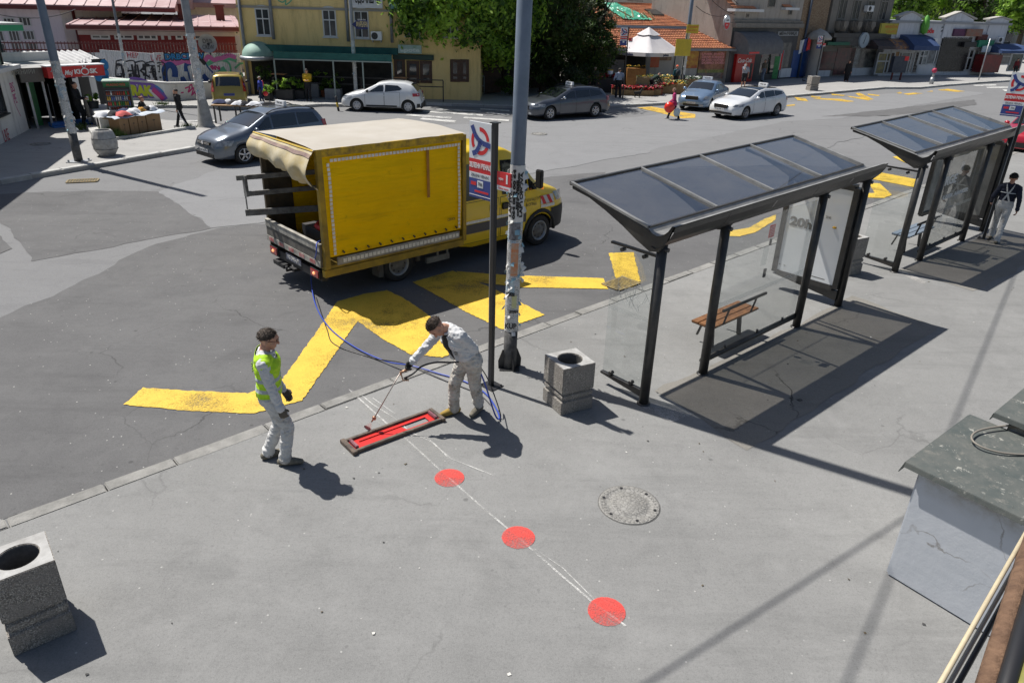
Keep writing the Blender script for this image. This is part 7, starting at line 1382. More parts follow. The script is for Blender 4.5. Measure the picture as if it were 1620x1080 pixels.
std(c, 1, [[(1.6, .99), (2.3, 1.01), (2.3, 1.31), (2.1, 1.28)], [(2.38, 1.01), (3.2, 1.03), (3.3, 1.14), (2.98, 1.29), (2.38, 1.31)]], [(1.45, 2.32, .3, .95, (2.2, .86)), (2.36, 3.2, .3, .98, (3.1, .88))], (1.32, 1.98), (3.3, 3.85), [(.04, .5, .66, .82, .12)], [(4.3, 4.54, .8, 1.0, -.02)], 'star5', alloy, (1.58, 1.0), [(-.02, .46, 'BG 233-TX')],
 [(.0, -.36, .36, .62, .80, grille, 'grille'), (.0, -.45, .45, .28, .40, grille, 'lower_grille'), (.0, -.68, -.5, .3, .4, lamp_m, 'fog_light'), (.0, .5, .68, .3, .4, lamp_m, 'fog_light')], taxi=2.6)
mb = MB(); mb.bb(-.03, -.0, -.38, .38, .80, .825); mb.build('chrome_strip', chrome, c.t)
loc, rz, wb = place((1177, 190), (1229, 184), .98, 3.80, -1, 1.85)
c = Car('estate_car', 'white estate taxi with black glass roof in front of the blue saloon', 'car', 4.83, 1.85, [(0, .55), (.06, .74), (.6, .92), (1.2, 1.02), (1.4, 1.08), (2.2, 1.39), (2.7, 1.47), (3.8, 1.44), (4.35, 1.33), (4.62, 1.0), (4.8, .8), (4.83, .55)], [(0, .6), (1.2, .9), (4.2, 1.06), (4.83, .92)], (.98, 3.80), .33, wp, loc, rz, tumble=.17)
std(c, 1, [[(1.75, .99), (2.5, 1.02), (2.5, 1.32), (2.28, 1.29)], [(2.56, 1.02), (3.42, 1.06), (3.42, 1.34), (2.56, 1.33)], [(3.46, 1.06), (4.35, 1.16), (4.15, 1.28), (3.46, 1.34)]], [(1.55, 2.52, .3, .95, (2.35, .86)), (2.56, 3.42, .3, .98, (3.28, .88))], (1.36, 2.15), (4.38, 4.6), [(.05, .62, .66, .78, .14)], [(4.5, 4.8, .82, .98, -.05)], 'multi', alloyd, (1.72, 1.0), [(-.03, .5, 'BG 848-TX')],
 [(.0, -.42, .42, .56, .74, grille, 'grille'), (.0, -.7, .7, .28, .38, grille, 'lower_grille')], taxi=3.5, sunroof=(2.22, 3.9))
loc = G(378, 171, RZ); a_ = G(347, 172, RZ); rz = R_(-72)
c = Car('small_car', 'small mustard yellow car parked by the graffiti wall, seen from behind', 'car', 3.9, 1.66, [(0, .6), (.1, .85), (.8, 1.0), (1.1, 1.1), (1.6, 1.45), (2.0, 1.6), (3.5, 1.6), (3.78, 1.1), (3.85, .9), (3.9, .6)], [(0, .7), (1.1, .98), (3.9, 1.0)], (.7, 3.15), .31, carpaint('mustard_paint', (.36, .27, .04), .2, .35), Vector((0, 0, 0)), 0, tumble=.12)
std(c, 1, [[(1.5, 1.05), (2.1, 1.05), (2.1, 1.45), (1.75, 1.42)], [(2.2, 1.05), (3.45, 1.08), (3.35, 1.45), (2.2, 1.46)]], [(1.3, 2.1, .33, 1.0), (2.15, 2.8, .33, 1.0)], (1.1, 1.6), (3.56, 3.78), [(.1, .4, .7, .9, .1)], [(3.6, 3.86, .85, 1.45, -.12)], 'cap', alloy, (1.35, 1.05, black), [(3.9, .72, 'BG 077-SK', True, mat('blue_plate', (.06, .08, .3)))], [(3.86, -.72, .72, .3, .5, carpaint('mustard_bumper', (.30, .22, .05)), 'bumper')], rails=(1.9, 3.4))
b_ = G(366, 174, RZ); e = Vector((math.cos(R_(-70)), math.sin(R_(-70)), 0)); c.t.location = b_-e*3.9; c.t.rotation_euler = (0, 0, R_(-70))
c = Car('small_red_car', 'red car cut off by the right edge of the picture behind the farther shelter', 'car', 4.2, 1.76, [(0, .6), (.08, .8), (.6, .98), (1.0, 1.05), (1.2, 1.1), (1.9, 1.42), (2.4, 1.5), (3.4, 1.45), (3.9, 1.1), (4.2, .7)], [(0, .65), (1.1, .95), (4.2, 1.0)], (.85, 3.4), .32, carpaint('bright_red_paint', (.42, .006, .025), .1, .25), Vector((0, 0, 0)), 0, tumble=.16)
std(c, 1, [[(1.5, 1.02), (2.2, 1.04), (2.2, 1.36), (2.0, 1.33)], [(2.3, 1.04), (3.3, 1.07), (3.2, 1.3), (2.3, 1.36)]], [(1.3, 2.2, .33, .98), (2.25, 3.1, .33, 1.0)], (1.15, 1.88), (3.5, 3.9), [(.03, .5, .62, .80, .14)], [(3.9, 4.15, .8, 1.0, 0)], 'star5', alloy, (1.45, 1.04), [], [(.0, -.4, .4, .3, .5, grille, 'grille')])
e = Vector((KD.x, KD.y, 0)); p_ = G(1604, 245, RZ); c.t.location = p_; c.t.rotation_euler = (0, 0, math.atan2(e.y, e.x))
RWp, FWp = G(632, 445, RZ), G(852, 388, RZ); u_ = (FWp-RWp); WB = u_.length; u_.normalize(); right = Vector((u_.y, -u_.x, 0))
XF = .95; rz = math.atan2(-u_.y, -u_.x); W_ = 2.0
nose = FWp+u_*XF-right*(W_/2-.02)
yl = mat('lorry_yellow_paint', (.80, .56, .012), (.74, .50, .012), 1.5, rough=.32, coat=.7)
cab = Car('lorry', 'yellow crew-cab lorry with canvas-covered box and open rear, blue paint hose hanging out', 'lorry', 3.33, W_, [(0, .95), (.08, 1.12), (.35, 1.28), (.85, 1.42), (1.0, 1.5), (1.62, 2.18), (1.9, 2.32), (2.7, 2.38), (3.33, 2.36)], [(0, .95), (.7, 1.18), (1.1, 1.28), (3.33, 1.32)], (XF,), .36, yl, Vector((nose.x, nose.y, RZ)), rz, tumble=.12, fx=.7, rx=.01, zb=.3, group=None, round_f=.24, round_r=0, crown=.06)
T = cab.t; XR = XF+WB; cab.body('cab')
cab.side([(1.34, 1.34), (2.1, 1.36), (2.1, 2.08), (1.72, 2.06), (1.34, 1.68)], glassd, 'front_side_window', .012); cab.side([(1.04, 1.34), (1.30, 1.34), (1.30, 1.64), (1.12, 1.46)], glassd, 'quarter_window', .012)
cab.side([(2.42, 1.36), (3.16, 1.36), (3.2, 2.02), (3.12, 2.09), (2.48, 2.09), (2.42, 2.02)], glassd, 'rear_side_window', .012)
cab.door(1.3, 2.14, .42, 2.16, (2.02, 1.2), (0, 0)) if False else None
for x0, x1, hx in ((1.42, 2.16, 2.02), (2.22, 3.26, 2.36)):
 cab.door(x0, x1, .45, 1.31, None)
 for sg_ in (-1, 1): mb = MB(); mb.box((hx+.03, sg_*(cab.ys(hx, 1.1)+.02), 1.12), (.2, .04, .15)); mb.build('door_handle', black, T, bevel=.02)
cab.topg(.98, 1.60, glassd, 'windscreen', wk=.95)
gr_ = mat('grey_bump_strip', (.09, .09, .095), rough=.6); refl = mat('reflective_tape', (.85, .84, .80), (.62, .60, .56), 25, rough=.5)
cab.patch(1.42, 3.26, .66, .86, gr_, 'side_strip', .02); cab.patch(1.42, 3.26, .875, .935, refl, 'reflective_strip', .013)
cab.patch(.02, .62, .36, .86, plas, 'bumper_corner', .02); mb = MB(); mb.bb(-.06, .03, -.72, .72, .36, .84); mb.build('front_bumper', plas, T, bevel=.03); cab.patch(.06, .42, 1.0, 1.2, lamp_m, 'headlight', .014, xs=.1)
cab.patch(.52, .96, .98, 1.17, mat('chevron_white', (.6, .6, .6)), 'chevron_panel', .014)
for k in range(2):
 for sg_ in (-1, 1): mb = MB(); x0 = .57+k*.21; P = [(x0, .98), (x0+.1, .98), (x0+.2, 1.17), (x0+.1, 1.17)] if sg_ > 0 else [(x0+.1, .98), (x0+.2, .98), (x0+.1, 1.17), (x0, 1.17)]; P = [(x+(.0), z) for x, z in P]; mb.poly([(x, sg_*(cab.ys(x, z)+.02), z) for x, z in P]); mb.build('chevron_stripe', sr, T)
cab.patch(.5, .95, .90, .965, refl, 'reflective_strip', .013)
for i, (s_, wd, zz) in enumerate((('ЈКП БЕОГРАД ПУТ', .55, 1.13), ('БЕОГРАД', .32, 1.03))): text(s_, 'door_lettering', .065, black, T, (1.27, cab.ys(1.27, zz)+.022, zz), (math.pi/2, 0, math.pi), ext=.001, wid=wd)
for sg_ in (-1, 1):
 mb = MB(); mb.tube([(XF+.47*math.cos(math.pi*k/14), sg_*(cab.ys(max(.05, XF+.47*math.cos(math.pi*k/14)), .36+.42*math.sin(math.pi*k/14))+.012), .34+.5*math.sin(math.pi*k/14)) for k in range(15)], .045, 6); mb.build('arch_trim', plas, T)
 mb = MB(); y = cab.ys(1.3, 1.4); mb.box((1.12, sg_*(y+.16), 1.60), (.11, .18, .40)); mb.beam((1.2, sg_*(y-.05), 1.45), (1.14, sg_*(y+.12), 1.5), .05, .04); o = mb.build('door_mirror', plas, T, bevel=.04)
 mb = MB(); mb.box((1.06, sg_*(y+.2), 1.4), (.03, .06, .05)); mb.build('indicator', mat('amber_lamp', (.7, .22, .02), emit=.6), o)
 wheel(T, XF, sg_*(W_/2-.12), .36, .22, sg_, 'steel', steel); wheel(T, XR, sg_*(W_/2-.12), .36, .24, sg_, 'steel', steel); wheel(T, XR, sg_*(W_/2-.40), .36, .24, sg_, 'steel', steel)
mb = MB()
for sg_ in (-1, 1): mb.bb(2.9, XR+1.45, sg_*.42-.05, sg_*.42+.05, .5, .68)
mb.bb(XR-.05, XR+.05, -.8, .8, .3, .42); mb.bb(3.2, 3.8, -.7, -.2, .32, .6); mb.build('chassis', mat('dirty_chassis', (.03, .028, .026), (.06, .055, .05), 6, rough=.8), T)
B0, B1 = XR-1.47, XR+1.70; YN, YF = W_/2+.17, -(W_/2+.10); ZB, ZT = .72, 2.80     # box limits: front, rear, viewer side, far side
dirt = mat('dirty_yellow_frame', (.20, .14, .03), (.42, .28, .03), 3, rough=.8); whd = mat('dirty_white_board', (.45, .43, .38), (.2, .19, .17), 5, rough=.8)
tarpm, N, L_4, b = nodes('yellow_tarpaulin'); tc = N.new('ShaderNodeTexCoord'); v = tc.outputs['Object']
k = mixc(N, L_4, nz(N, L_4, v, .9, 5, .6, .35, .7), (.92, .575, .0), (.80, .49, .0)); mp = N.new('ShaderNodeMapping'); mp.inputs[3].default_value = (.35, 1, 3.0); L_4.new(v, mp.inputs[0]); k = mixc(N, L_4, mul(N, L_4, nz(N, L_4, mp.outputs[0], 2.2, 6, .75, .56, .75), .45), k, (.32, .18, .01)); k = mixc(N, L_4, mul(N, L_4, nz(N, L_4, v, 6, 6, .8, .6, .72), .4), k, (.16, .09, .01))
s_ = N.new('ShaderNodeSeparateXYZ'); L_4.new(v, s_.inputs[0]); k = mixc(N, L_4, mul(N, L_4, mr(N, L_4, s_.outputs[2], .98, .78), nz(N, L_4, v, 3, 5, .7, .45, .65)), k, (.07, .05, .02)); L_4.new(k, b.inputs['Base Color']); b.inputs['Roughness'].default_value = .5; b.inputs['Specular IOR Level'].default_value = .12
bp = N.new('ShaderNodeBump'); bp.inputs['Strength'].default_value = .8; bp.inputs['Distance'].default_value = .05; L_4.new(nz(N, L_4, mp.outputs[0], 3, 4, .5), bp.inputs['Height']); L_4.new(bp.outputs[0], b.inputs['Normal'])
mb = MB(); mb.bb(B0, B1, YF, YN, ZB-.06, ZB); mb.build('load_bed', dirt, T)
def wav(x, z): return .035*mn.noise(Vector((x*.8, z*1.6, 3)))+.012*mn.noise(Vector((x*2.4+z*1.5, z*5-x, 8)))+.03*math.sin(math.pi*(x-B0)/(B1-B0))*math.sin(math.pi*(z-ZB)/(ZT-ZB))
mb = MB(); mb.grid(lambda u, v_: ((lambda x, z: (x, YN+wav(x, z), z))(B0+.03+(B1-B0-.1)*u, ZB+.16+(ZT-ZB-.18)*v_)), 46, 30); mb.build('side_tarpaulin', tarpm, T)
mb = MB(); mb.bb(B0, B1-.4, YF-.01, YF+.0, ZB, ZT-.05); mb.build('far_tarpaulin', tarpm, T); mb = MB(); mb.bb(B0-.04, B0, YF, YN, ZB, ZT-.02); mb.build('front_wall', tarpm, T)
rt = mat('sun_bleached_roof', (.38, .345, .29), (.44, .41, .36), .9, rough=.7); mb = MB(); mb.grid(lambda u, v_: (B0-.05+(B1-B0+.08)*u, YF+(YN+.03-YF)*v_, ZT+.045*math.sin(math.pi*v_)+.012*mn.noise(Vector((u*5, v_*4, 1)))), 30, 14); mb.build('roof_tarpaulin', rt, T)
mb = MB(); mb.bb(B0, B1, YN-.01, YN+.035, ZT-.13, ZT-.0); mb.build('top_hem', mat('worn_hem', (.62, .40, .02), (.22, .15, .03), 7, rough=.7), T)
for q in ((B1-.10, B1+.0, YN-.06, YN+.04, ZB-.05, ZT-.0), (B0-.08, B0, YN-.08, YN+.03, ZB-.1, ZT-.03)): mb = MB(); mb.bb(*q); mb.build('corner_post', dirt, T)
mb = MB(); mb.bb(B1-.1, B1, YF, YF+.06, ZB-.05, ZT-.0); mb.bb(B1-.6, B1-.02, YF-.015, YF+.02, ZB-.2, ZT-.4); mb.build('far_flap', mat('dark_flap', (.05, .042, .03), (.10, .08, .05), 4, rough=.8), T)
mb = MB(); q = .075
def sqs(p, d, n):
 for i in range(n): mb.cur = 0; a = Vector(p)+Vector(d)*i; mb.box((a.x, YN+.045+max(0, wav(a.x, a.z)), a.z), (.058 if d[0] else .05, .006, .05 if d[0] else .058))
x0 = B0+.12; nx = int((B1-.18-x0)/q); sqs((x0, 0, ZT-.2), (q, 0, 0), nx); sqs((B1-.2, 0, ZT-.27), (0, 0, -q), int((ZT-ZB-.42)/q)); sqs((B0+.12, 0, ZT-.27), (0, 0, -q), int((ZT-ZB-.42)/q)); mb.build('reflective_squares', refl, T)
mb = MB(); mb.bb(B0+.1, B1-.25, YN+.0, YN+.03, ZB-.01, ZB+.13); mb.build('side_board', whd, T); mb = MB()
for i in range(30): x = B0+.12+i*.09; mb.box((x+.04, YN+.034, ZB+.06), (.07, .006, .07))
mb.build('board_squares', refl, T); mb = MB()
for i in range(11): x = B0+.2+i*.26; mb.sphere((x, YN+.035, ZB+.24), .018, 8, 5); mb.bb(x-.035, x-.005, YN+.03, YN+.045, ZB+.2, ZB+.23)
mb.build('tarpaulin_eyelets', black, T)
mb = MB(); mb.bb(B0+.85, B0+.91, YN+.036+.02, YN+.045+.02, ZB+.95, ZB+1.85); mb.build('ochre_patch_strip', mat('ochre_tape', (.45, .20, .02), (.3, .14, .02), 9), T); text('CERADE', 'tarpaulin_print', .06, black, T, (B0+.32, YN+.05, ZB+.42), (math.pi/2, 0, math.pi), ext=.001, wid=.2)
mb = MB()
mb.bb(B0+.3, XR-.6, YN-.12, YN-.06, .28, .40); mb.bb(B0+.32, B0+.36, YN-.1, YN-.07, .4, ZB-.08); mb.bb(XR-.9, XR-.86, YN-.1, YN-.07, .4, ZB-.08); mb.build('side_guard', mat('dull_aluminium', (.2, .2, .19), (.12, .12, .11), 5, rough=.6), T)
mb = MB(); mb.tube([(XR+.47*math.cos(math.pi*k/12), W_/2-.02, .34+.42*math.sin(math.pi*k/12)) for k in range(13)], .05, 6); mb.bb(XR+.36, XR+.46, W_/2-.28, W_/2-.02, .18, .6); mb.build('rear_mudguard', mat('dirty_mudguard', (.10, .095, .085), rough=.8), T)
mb = MB(); mb.bb(B0-.02, B1+.02, YN-.08, YN+.02, ZB-.2, ZB-.07); mb.build('bed_edge', dirt, T)
mb = MB(); mb.bb(B1+.01, B1+.05, YF+.05, YN-.05, ZB-.02, ZB+.40); tb = mb.build('tailboard', mat('dirty_tailboard', (.16, .15, .13), (.07, .065, .06), 4, rough=.8), T)
mb = MB(); mb.bb(B1+.052, B1+.06, YF+.05, YN-.05, ZB+.28, ZB+.405); mb.bb(B1+.052, B1+.06, YF+.05, YN-.05, ZB-.02, ZB+.09); mb.bb(B1+.0, B1+.07, YF+.05, YN-.05, ZB+.407, ZB+.42); mb.build('pale_boards', whd, tb)
mb = MB()
for i in range(5): y0 = YF+.15+i*.42; mb.bb(B1+.061, B1+.064, y0, y0+.2, ZB-.0, ZB+.07)
mb.build('red_tape', mat('faded_red_tape', (.35, .05, .05), (.5, .3, .28), 8), tb)
mb = MB(); mb.bb(B1-.1, B1+.03, YF+.1, YN-.1, .42, .58); mb.bb(B1-.25, B1+.1, -.1, .1, .34, .4); mb.tube([(B1+.03, 0, .37), (B1+.2, 0, .37), (B1+.2, 0, .46)], .028, 8); mb.bb(B1-.05, B1+.12, -.75, -.3, .3, .38); mb.build('rear_bumper', plas, T)
for y in (YF+.3, YN-.3): mb = MB(); mb.bb(B1-.05, B1+.06, y-.17, y+.17, .45, .62); lb = mb.build('tail_lamp_box', plas, T); mb = MB(); mb.bb(B1+.06, B1+.075, y-.14, y+.14, .47, .6); mb.build('tail_lamp', tail_m, lb); mb = MB(); mb.sphere((B1+.078, y, .54), .03, 8, 5); mb.build('lit_bulb', mat('lit_orange', (1, .45, .2), emit=.8), lb)
mb = MB(); mb.bb(B1+.03, B1+.045, -.3, .3, .5, .63); o = mb.build('number_plate', mat('dusty_plate', (.12, .13, .2), (.3, .3, .3), 12), T); text('BG 390-UT', 'plate_digits', .07, refl, o, (B1+.047, 0, .565), (math.pi/2, 0, math.pi/2), wid=.46)
def flap(u, v_):
 y = YF-.02+(YN+.04-YF)*u; drop = .42+.26*u+.05*math.sin(u*19)+.05*mn.noise(Vector((u*6, 0, 2))); z = ZT-drop*v_; x = B1+.03+.16*math.sin(math.pi*min(1, v_*.9))+.04*math.sin(u*26+v_*2)*v_+.05*mn.noise(Vector((u*7, v_*3, 5)))*v_
 if v_ > .93: x -= .08
 return (x, y, z)
mb = MB(); mb.grid(flap, 70, 18); mb.build('rear_flap', mat('bleached_tarpaulin', (.50, .40, .20), (.58, .52, .38), 3, rough=.7, bump=.1, bs=20), T)
mb = MB(); mb.grid(lambda u, v_: tuple(Vector(flap(u, .10+.09*v_))+Vector((.012, 0, .0))), 50, 2); mb.build('flap_stripe', mat('faded_purple_stripe', (.22, .14, .14), (.35, .26, .2), 5), T)
mb = MB(); mb.grid(lambda u, v_: tuple(Vector(flap(u, .0+.035*v_))+Vector((.014, 0, .004))), 50, 2); mb.build('flap_edge', mat('yellow_edge', (.55, .38, .05)), T)
t = thing('timber_frame', 'weathered timber stencil frame sticking out of the back of the yellow lorry', 'timber frame', T.location, rz)
oldw = mat('weathered_timber', (.22, .22, .21), (.12, .115, .11), 9, rough=.9, bump=.3)
ps = [(YF+.55, 1.92), (YF+.35, 1.55), (YF+.6, 1.05)]
mb = MB()
mb.beam((B1+.50, YF+.0, 1.98), (B1-1.4, YF+.45, 1.98), .05, .09); mb.beam((B1+.38, YF+.1, 1.68), (B1-1.4, YF+.5, 1.68), .05, .09); mb.build('upper_planks', oldw, t)
mb = MB(); mb.beam((B1+.42, YF+.02, 1.30), (B1-1.4, YF+.75, 1.30), .05, .12); mb.build('lower_plank', oldw, t); mb = MB(); mb.bb(B1+.33, B1+.38, YF-.02, YF+.10, 1.62, 2.02); mb.bb(B1+.35, B1+.37, YF-.02, YF+.0, 1.25, 1.62); mb.build('upright', oldw, t)
t = thing('paint_machine', 'dark spray paint machine with red hose reel inside the lorry', 'machine', T.location, rz); mb = MB(); mb.bb(B1-1.5, B1-.35, -.3, .7, ZB, ZB+.42); mb.build('housing', mat('machine_grey', (.06, .06, .062), rough=.5), t); mb = MB(); mb.lathe([(.3, 0), (.34, .05), (.3, .1), (.24, .08), (.24, .02), (.3, 0)], (B1-.65, .35, ZB+.43), 24); mb.build('hose_reel', mat('reel_red', (.45, .02, .02)), t); mb = MB(); mb.cyl((B1-.6, .55, ZB+.43), .08, .12, 12); mb.build('blue_can', mat('can_blue', (.2, .35, .6)), t)
LORRY = (T.location.copy(), rz, B1, YN, ZB)
# ================= PEOPLE =================
import numpy as np
def cap_mesh(mb, a, b, ra, rb, n=12):
 a, b = Vector(a), Vector(b); d = b-a; L_ = max(d.length, 1e-4); t = d/L_ if d.length > 1e-4 else Vector((0, 0, 1)); pts = []; rs = []
 for k in range(4): an = math.pi/2*(1-k/4)*.98; pts.append(a-t*ra*math.sin(an)); rs.append(max(.002, ra*math.cos(an)))
 pts.append(a); rs.append(ra); pts.append(b); rs.append(rb)
 for k in range(1, 5): an = math.pi/2*k/4*.98; pts.append(b+t*rb*math.sin(an)); rs.append(max(.002, rb*math.cos(an)))
 mb.tube(pts, rs, n)
def ik(a, b, l1, l2, pole):
 a, b = Vector(a), Vector(b); d = b-a; D = min(d.length, (l1+l2)*.999); t = d.normalized(); x = (l1*l1-l2*l2+D*D)/(2*D); h = math.sqrt(max(0, l1*l1-x*x)); p = Vector(pole); p = (p-t*p.dot(t)).normalized(); return a+t*x+p*h, a+t*D
def remesh(prims, vox, name, mats, parent, smooth=3, cloth=(), amp=.006, seed=0, clip=None, fr=11):
 """prims: (a, b, ra, rb, material index) tapered limbs grown into one continuous skin"""
 mb = MB()
 for p in prims: cap_mesh(mb, *p[:4])
 me = mb.mesh(name, mats); bm = bmesh.new(); bm.from_mesh(me); bmesh.ops.recalc_face_normals(bm, faces=bm.faces); bm.to_mesh(me); bm.free()
 o = bpy.data.objects.new(name, me); COL.objects.link(o); m = o.modifiers.new('r', 'REMESH'); m.mode = 'VOXEL'; m.voxel_size = vox; s = o.modifiers.new('s', 'SMOOTH'); s.iterations = smooth; s.factor = .5
 bpy.context.view_layer.update(); me2 = bpy.data.meshes.new_from_object(o.evaluated_get(bpy.context.evaluated_depsgraph_get())); bpy.data.objects.remove(o)
 nv = len(me2.vertices); co = np.empty(nv*3); me2.vertices.foreach_get('co', co); co = co.reshape(-1, 3); best = np.full(nv, 1e9); idx = np.zeros(nv, int)
 for (a, b, ra, rb, mi) in prims:
  a_, b_ = np.array(a, float), np.array(b, float); d = b_-a_; q = max(d@d, 1e-8); t = np.clip(((co-a_)@d)/q, 0, 1); ds = np.linalg.norm(co-(a_+t[:, None]*d), axis=1)-(ra+(rb-ra)*t); k = ds < best; best[k] = ds[k]; idx[k] = mi
 me2.materials.clear()
 for m_ in mats: me2.materials.append(m_)
 nr = np.empty(nv*3); me2.vertices.foreach_get('normal', nr); nr = nr.reshape(-1, 3)
 if amp:
  for i in range(nv):
   if idx[i] in cloth: p = Vector(co[i]); w_ = mn.noise(Vector((p.x*fr, p.y*fr, p.z*fr*1.5+seed)))+.5*mn.noise(Vector((p.x*fr*2.3, p.y*fr*2.3, p.z*fr*3.2+seed))); w_ = 1.5*(.25-abs(w_)); co[i] += nr[i]*w_*amp
  me2.vertices.foreach_set('co', co.ravel())
 npoly = len(me2.polygons); vi = np.array([p.vertices[0] for p in me2.polygons]); me2.polygons.foreach_set('material_index', idx[vi]); me2.polygons.foreach_set('use_smooth', [True]*npoly)
 if clip:
  bm = bmesh.new(); bm.from_mesh(me2); bmesh.ops.delete(bm, geom=[f for f in bm.faces if not clip(f.calc_center_median())], context='FACES'); bm.to_mesh(me2); bm.free()
 me2.update(); o = link(name, me2, parent); return o
def grubby(name, c, dirt, lo=.5, hi=.72, sc_=5):
 m, N, L_, b = nodes(name); tc = N.new('ShaderNodeTexCoord'); v = tc.outputs['Object']; k = mixc(N, L_, nz(N, L_, v, 3, 5, .6, .3, .7), c, tuple(x*.82 for x in c)); s = N.new('ShaderNodeSeparateXYZ'); L_.new(v, s.inputs[0])
 hgt = mr(N, L_, s.outputs[2], 1.15, .55, .35, 1.0); k = mixc(N, L_, mul(N, L_, mul(N, L_, nz(N, L_, v, sc_, 6, .75, lo, hi), hgt), .75), k, dirt); k = mixc(N, L_, mul(N, L_, nz(N, L_, v, sc_*4, 6, .8, .6, .7), .6), k, tuple(x*.5 for x in dirt)); L_.new(k, b.inputs['Base Color']); b.inputs['Roughness'].default_value = .9
 bp = N.new('ShaderNodeBump'); bp.inputs['Strength'].default_value = .35; bp.inputs['Distance'].default_value = .01; L_.new(nz(N, L_, v, 30, 4), bp.inputs['Height']); L_.new(bp.outputs[0], b.inputs['Normal']); return m
skin = mat('skin', (.50, .28, .19), (.43, .21, .14), 12, rough=.55); HM = {}
def cm(c, nm=None): k = 'cloth_%02x%02x%02x' % tuple(int(min(1, x)*255) for x in c); return mat(nm or k, c, tuple(x*.75 for x in c), 5, rough=.9, bump=.15, bs=40)
def person(label, loc, az, h=1.75, hip=(0, 0), hipz=None, lean=0, side=0, feet=((.08, .1), (-.08, -.1)), lh=None, rh=None, top=(.1, .1, .1), leg=(.03, .03, .04), shoe=(.05, .05, .05), hair=(.03, .02, .015), hairstyle='short', sleeve=1, bulk=1.0, vox=.018, head=(0, 0), hands='far', coat=0, group='people in the street', glove=None, toes=((1, 0), (1, 0)), skirt=0, mats=None, amp=.004, knee=(1, 0, .1), seat=False, pole=((-.6, .3, -.6), (-.6, -.3, -.6)), shoe2=None, shorts=0, clothf=11):
 s = h/1.8; t = thing('person', label, 'person', loc, az, group); T_, S_, H_ = (cm(top), cm(leg), cm(shoe)) if not mats else mats; hz = (hipz if hipz else .93*s)
 V = Vector; P0 = V((hip[0], hip[1], hz)); up = V((math.sin(lean), -math.sin(side), math.cos(lean)*math.cos(side))).normalized(); lat = V((0, 1, 0)); lat = (lat-up*lat.dot(up)).normalized(); fw = lat.cross(up)
 M = [skin, T_, S_, H_, cm(glove) if glove else skin, cm(shoe2) if shoe2 else H_]; pr = []; add = lambda a, b, ra, rb, mi: pr.append((tuple(a), tuple(b), ra*(bulk if mi in (1, 2) else 1), rb*(bulk if mi in (1, 2) else 1), mi))
 at = lambda u, l=0, f=0: P0+up*u*s+lat*l*s+fw*f*s
 add(at(-.02, .075), at(-.02, -.075), .115*s, .115*s, 2); add(at(.05, .06), at(.05, -.06), .118*s, .118*s, 2); lowm = 1 if not coat else 1
 add(at(.12, .06, .01), at(.12, -.06, .01), .112*s, .112*s, lowm); add(at(.22, .07, .01), at(.22, -.07, .01), .112*s, .112*s, 1); add(at(.34, .085, .015), at(.34, -.085, .015), .118*s, .118*s, 1); add(at(.44, .11, -.005), at(.44, -.11, -.005), .085*s, .085*s, 1); add(at(.485, .05, -.01), at(.485, -.05, -.01), .055*s, .055*s, 1)
 if coat: add(at(-.12, .07), at(-.12, -.07), .14*s, .14*s, 1); add(at(0, .07), at(0, -.07), .135*s, .135*s, 1)
 hd = (up+fw*head[0]+lat*head[1]).normalized(); nk = at(.50); hc = nk+hd*.145*s+fw*.02*s; hf = (fw-hd*hd.dot(fw)).normalized(); hl = hd.cross(hf); ha = lambda f, l, u: hc+hf*f*s+hl*l*s+hd*u*s
 add(nk-up*.03*s, nk+hd*.07*s, .056*s, .054*s, 0); add(ha(-.02, 0, .03), ha(.02, 0, .035), .083*s, .079*s, 0); add(ha(.0, 0, .0), ha(.035, 0, -.03), .075*s, .062*s, 0); add(ha(.045, 0, -.065), ha(.058, 0, -.082), .04*s, .03*s, 0); add(ha(.06, 0, .02), ha(.06, 0, .045), .045*s, .045*s, 0)
 add(ha(.098, 0, .01), ha(.112, 0, -.022), .010*s, .016*s, 0); add(ha(.088, .022, -.058), ha(.088, -.022, -.058), .010*s, .010*s, 0); add(ha(.085, .03, .035), ha(.085, -.03, .035), .014*s, .014*s, 0)
 for q in (-1, 1): add(ha(-.005, q*.082, .015), ha(-.01, q*.088, -.02), .013*s, .011*s, 0); add(ha(.05, q*.04, -.02), ha(.05, q*.04, -.02), .035*s, .035*s, 0)
 for q, (fx, fy) in zip((1, -1), feet):
  k_ = 0 if q > 0 else 1; hj = at(-.02, q*.09); ft = V((fx, fy, .085*s)); kn, an = ik(hj, ft, .43*s, .43*s, V((knee[0], q*knee[1], knee[2]))); tx = V((*toes[k_], 0)).normalized()
  add(hj, kn, .098*s, .070*s, 2); add(kn, an+V((0, 0, .02)), .070*s if not shorts else .058*s, .062*s if not shorts else .042*s, 2 if not shorts else 0)
  if not shorts: add(an+V((0, 0, .03)), an+V((0, 0, .0)), .068*s, .066*s, 2)
  sm_ = 3 if q > 0 else 5; f0 = V((an.x, an.y, .048*s)); add(f0-tx*.055*s, f0+tx*.09*s, .046*s, .046*s, sm_); add(f0+tx*.09*s, f0+tx*.17*s-V((0, 0, .008)), .046*s, .034*s, sm_); add(an, f0, .05*s, .048*s, sm_)
 if skirt: add(at(-.05, .05), V((hip[0]+.02, hip[1], .3*s)), .15*s, .2*s, 2); add(at(-.05, -.05), V((hip[0]-.02, hip[1], .3*s)), .15*s, .2*s, 2)
 hm = 4 if glove else 0
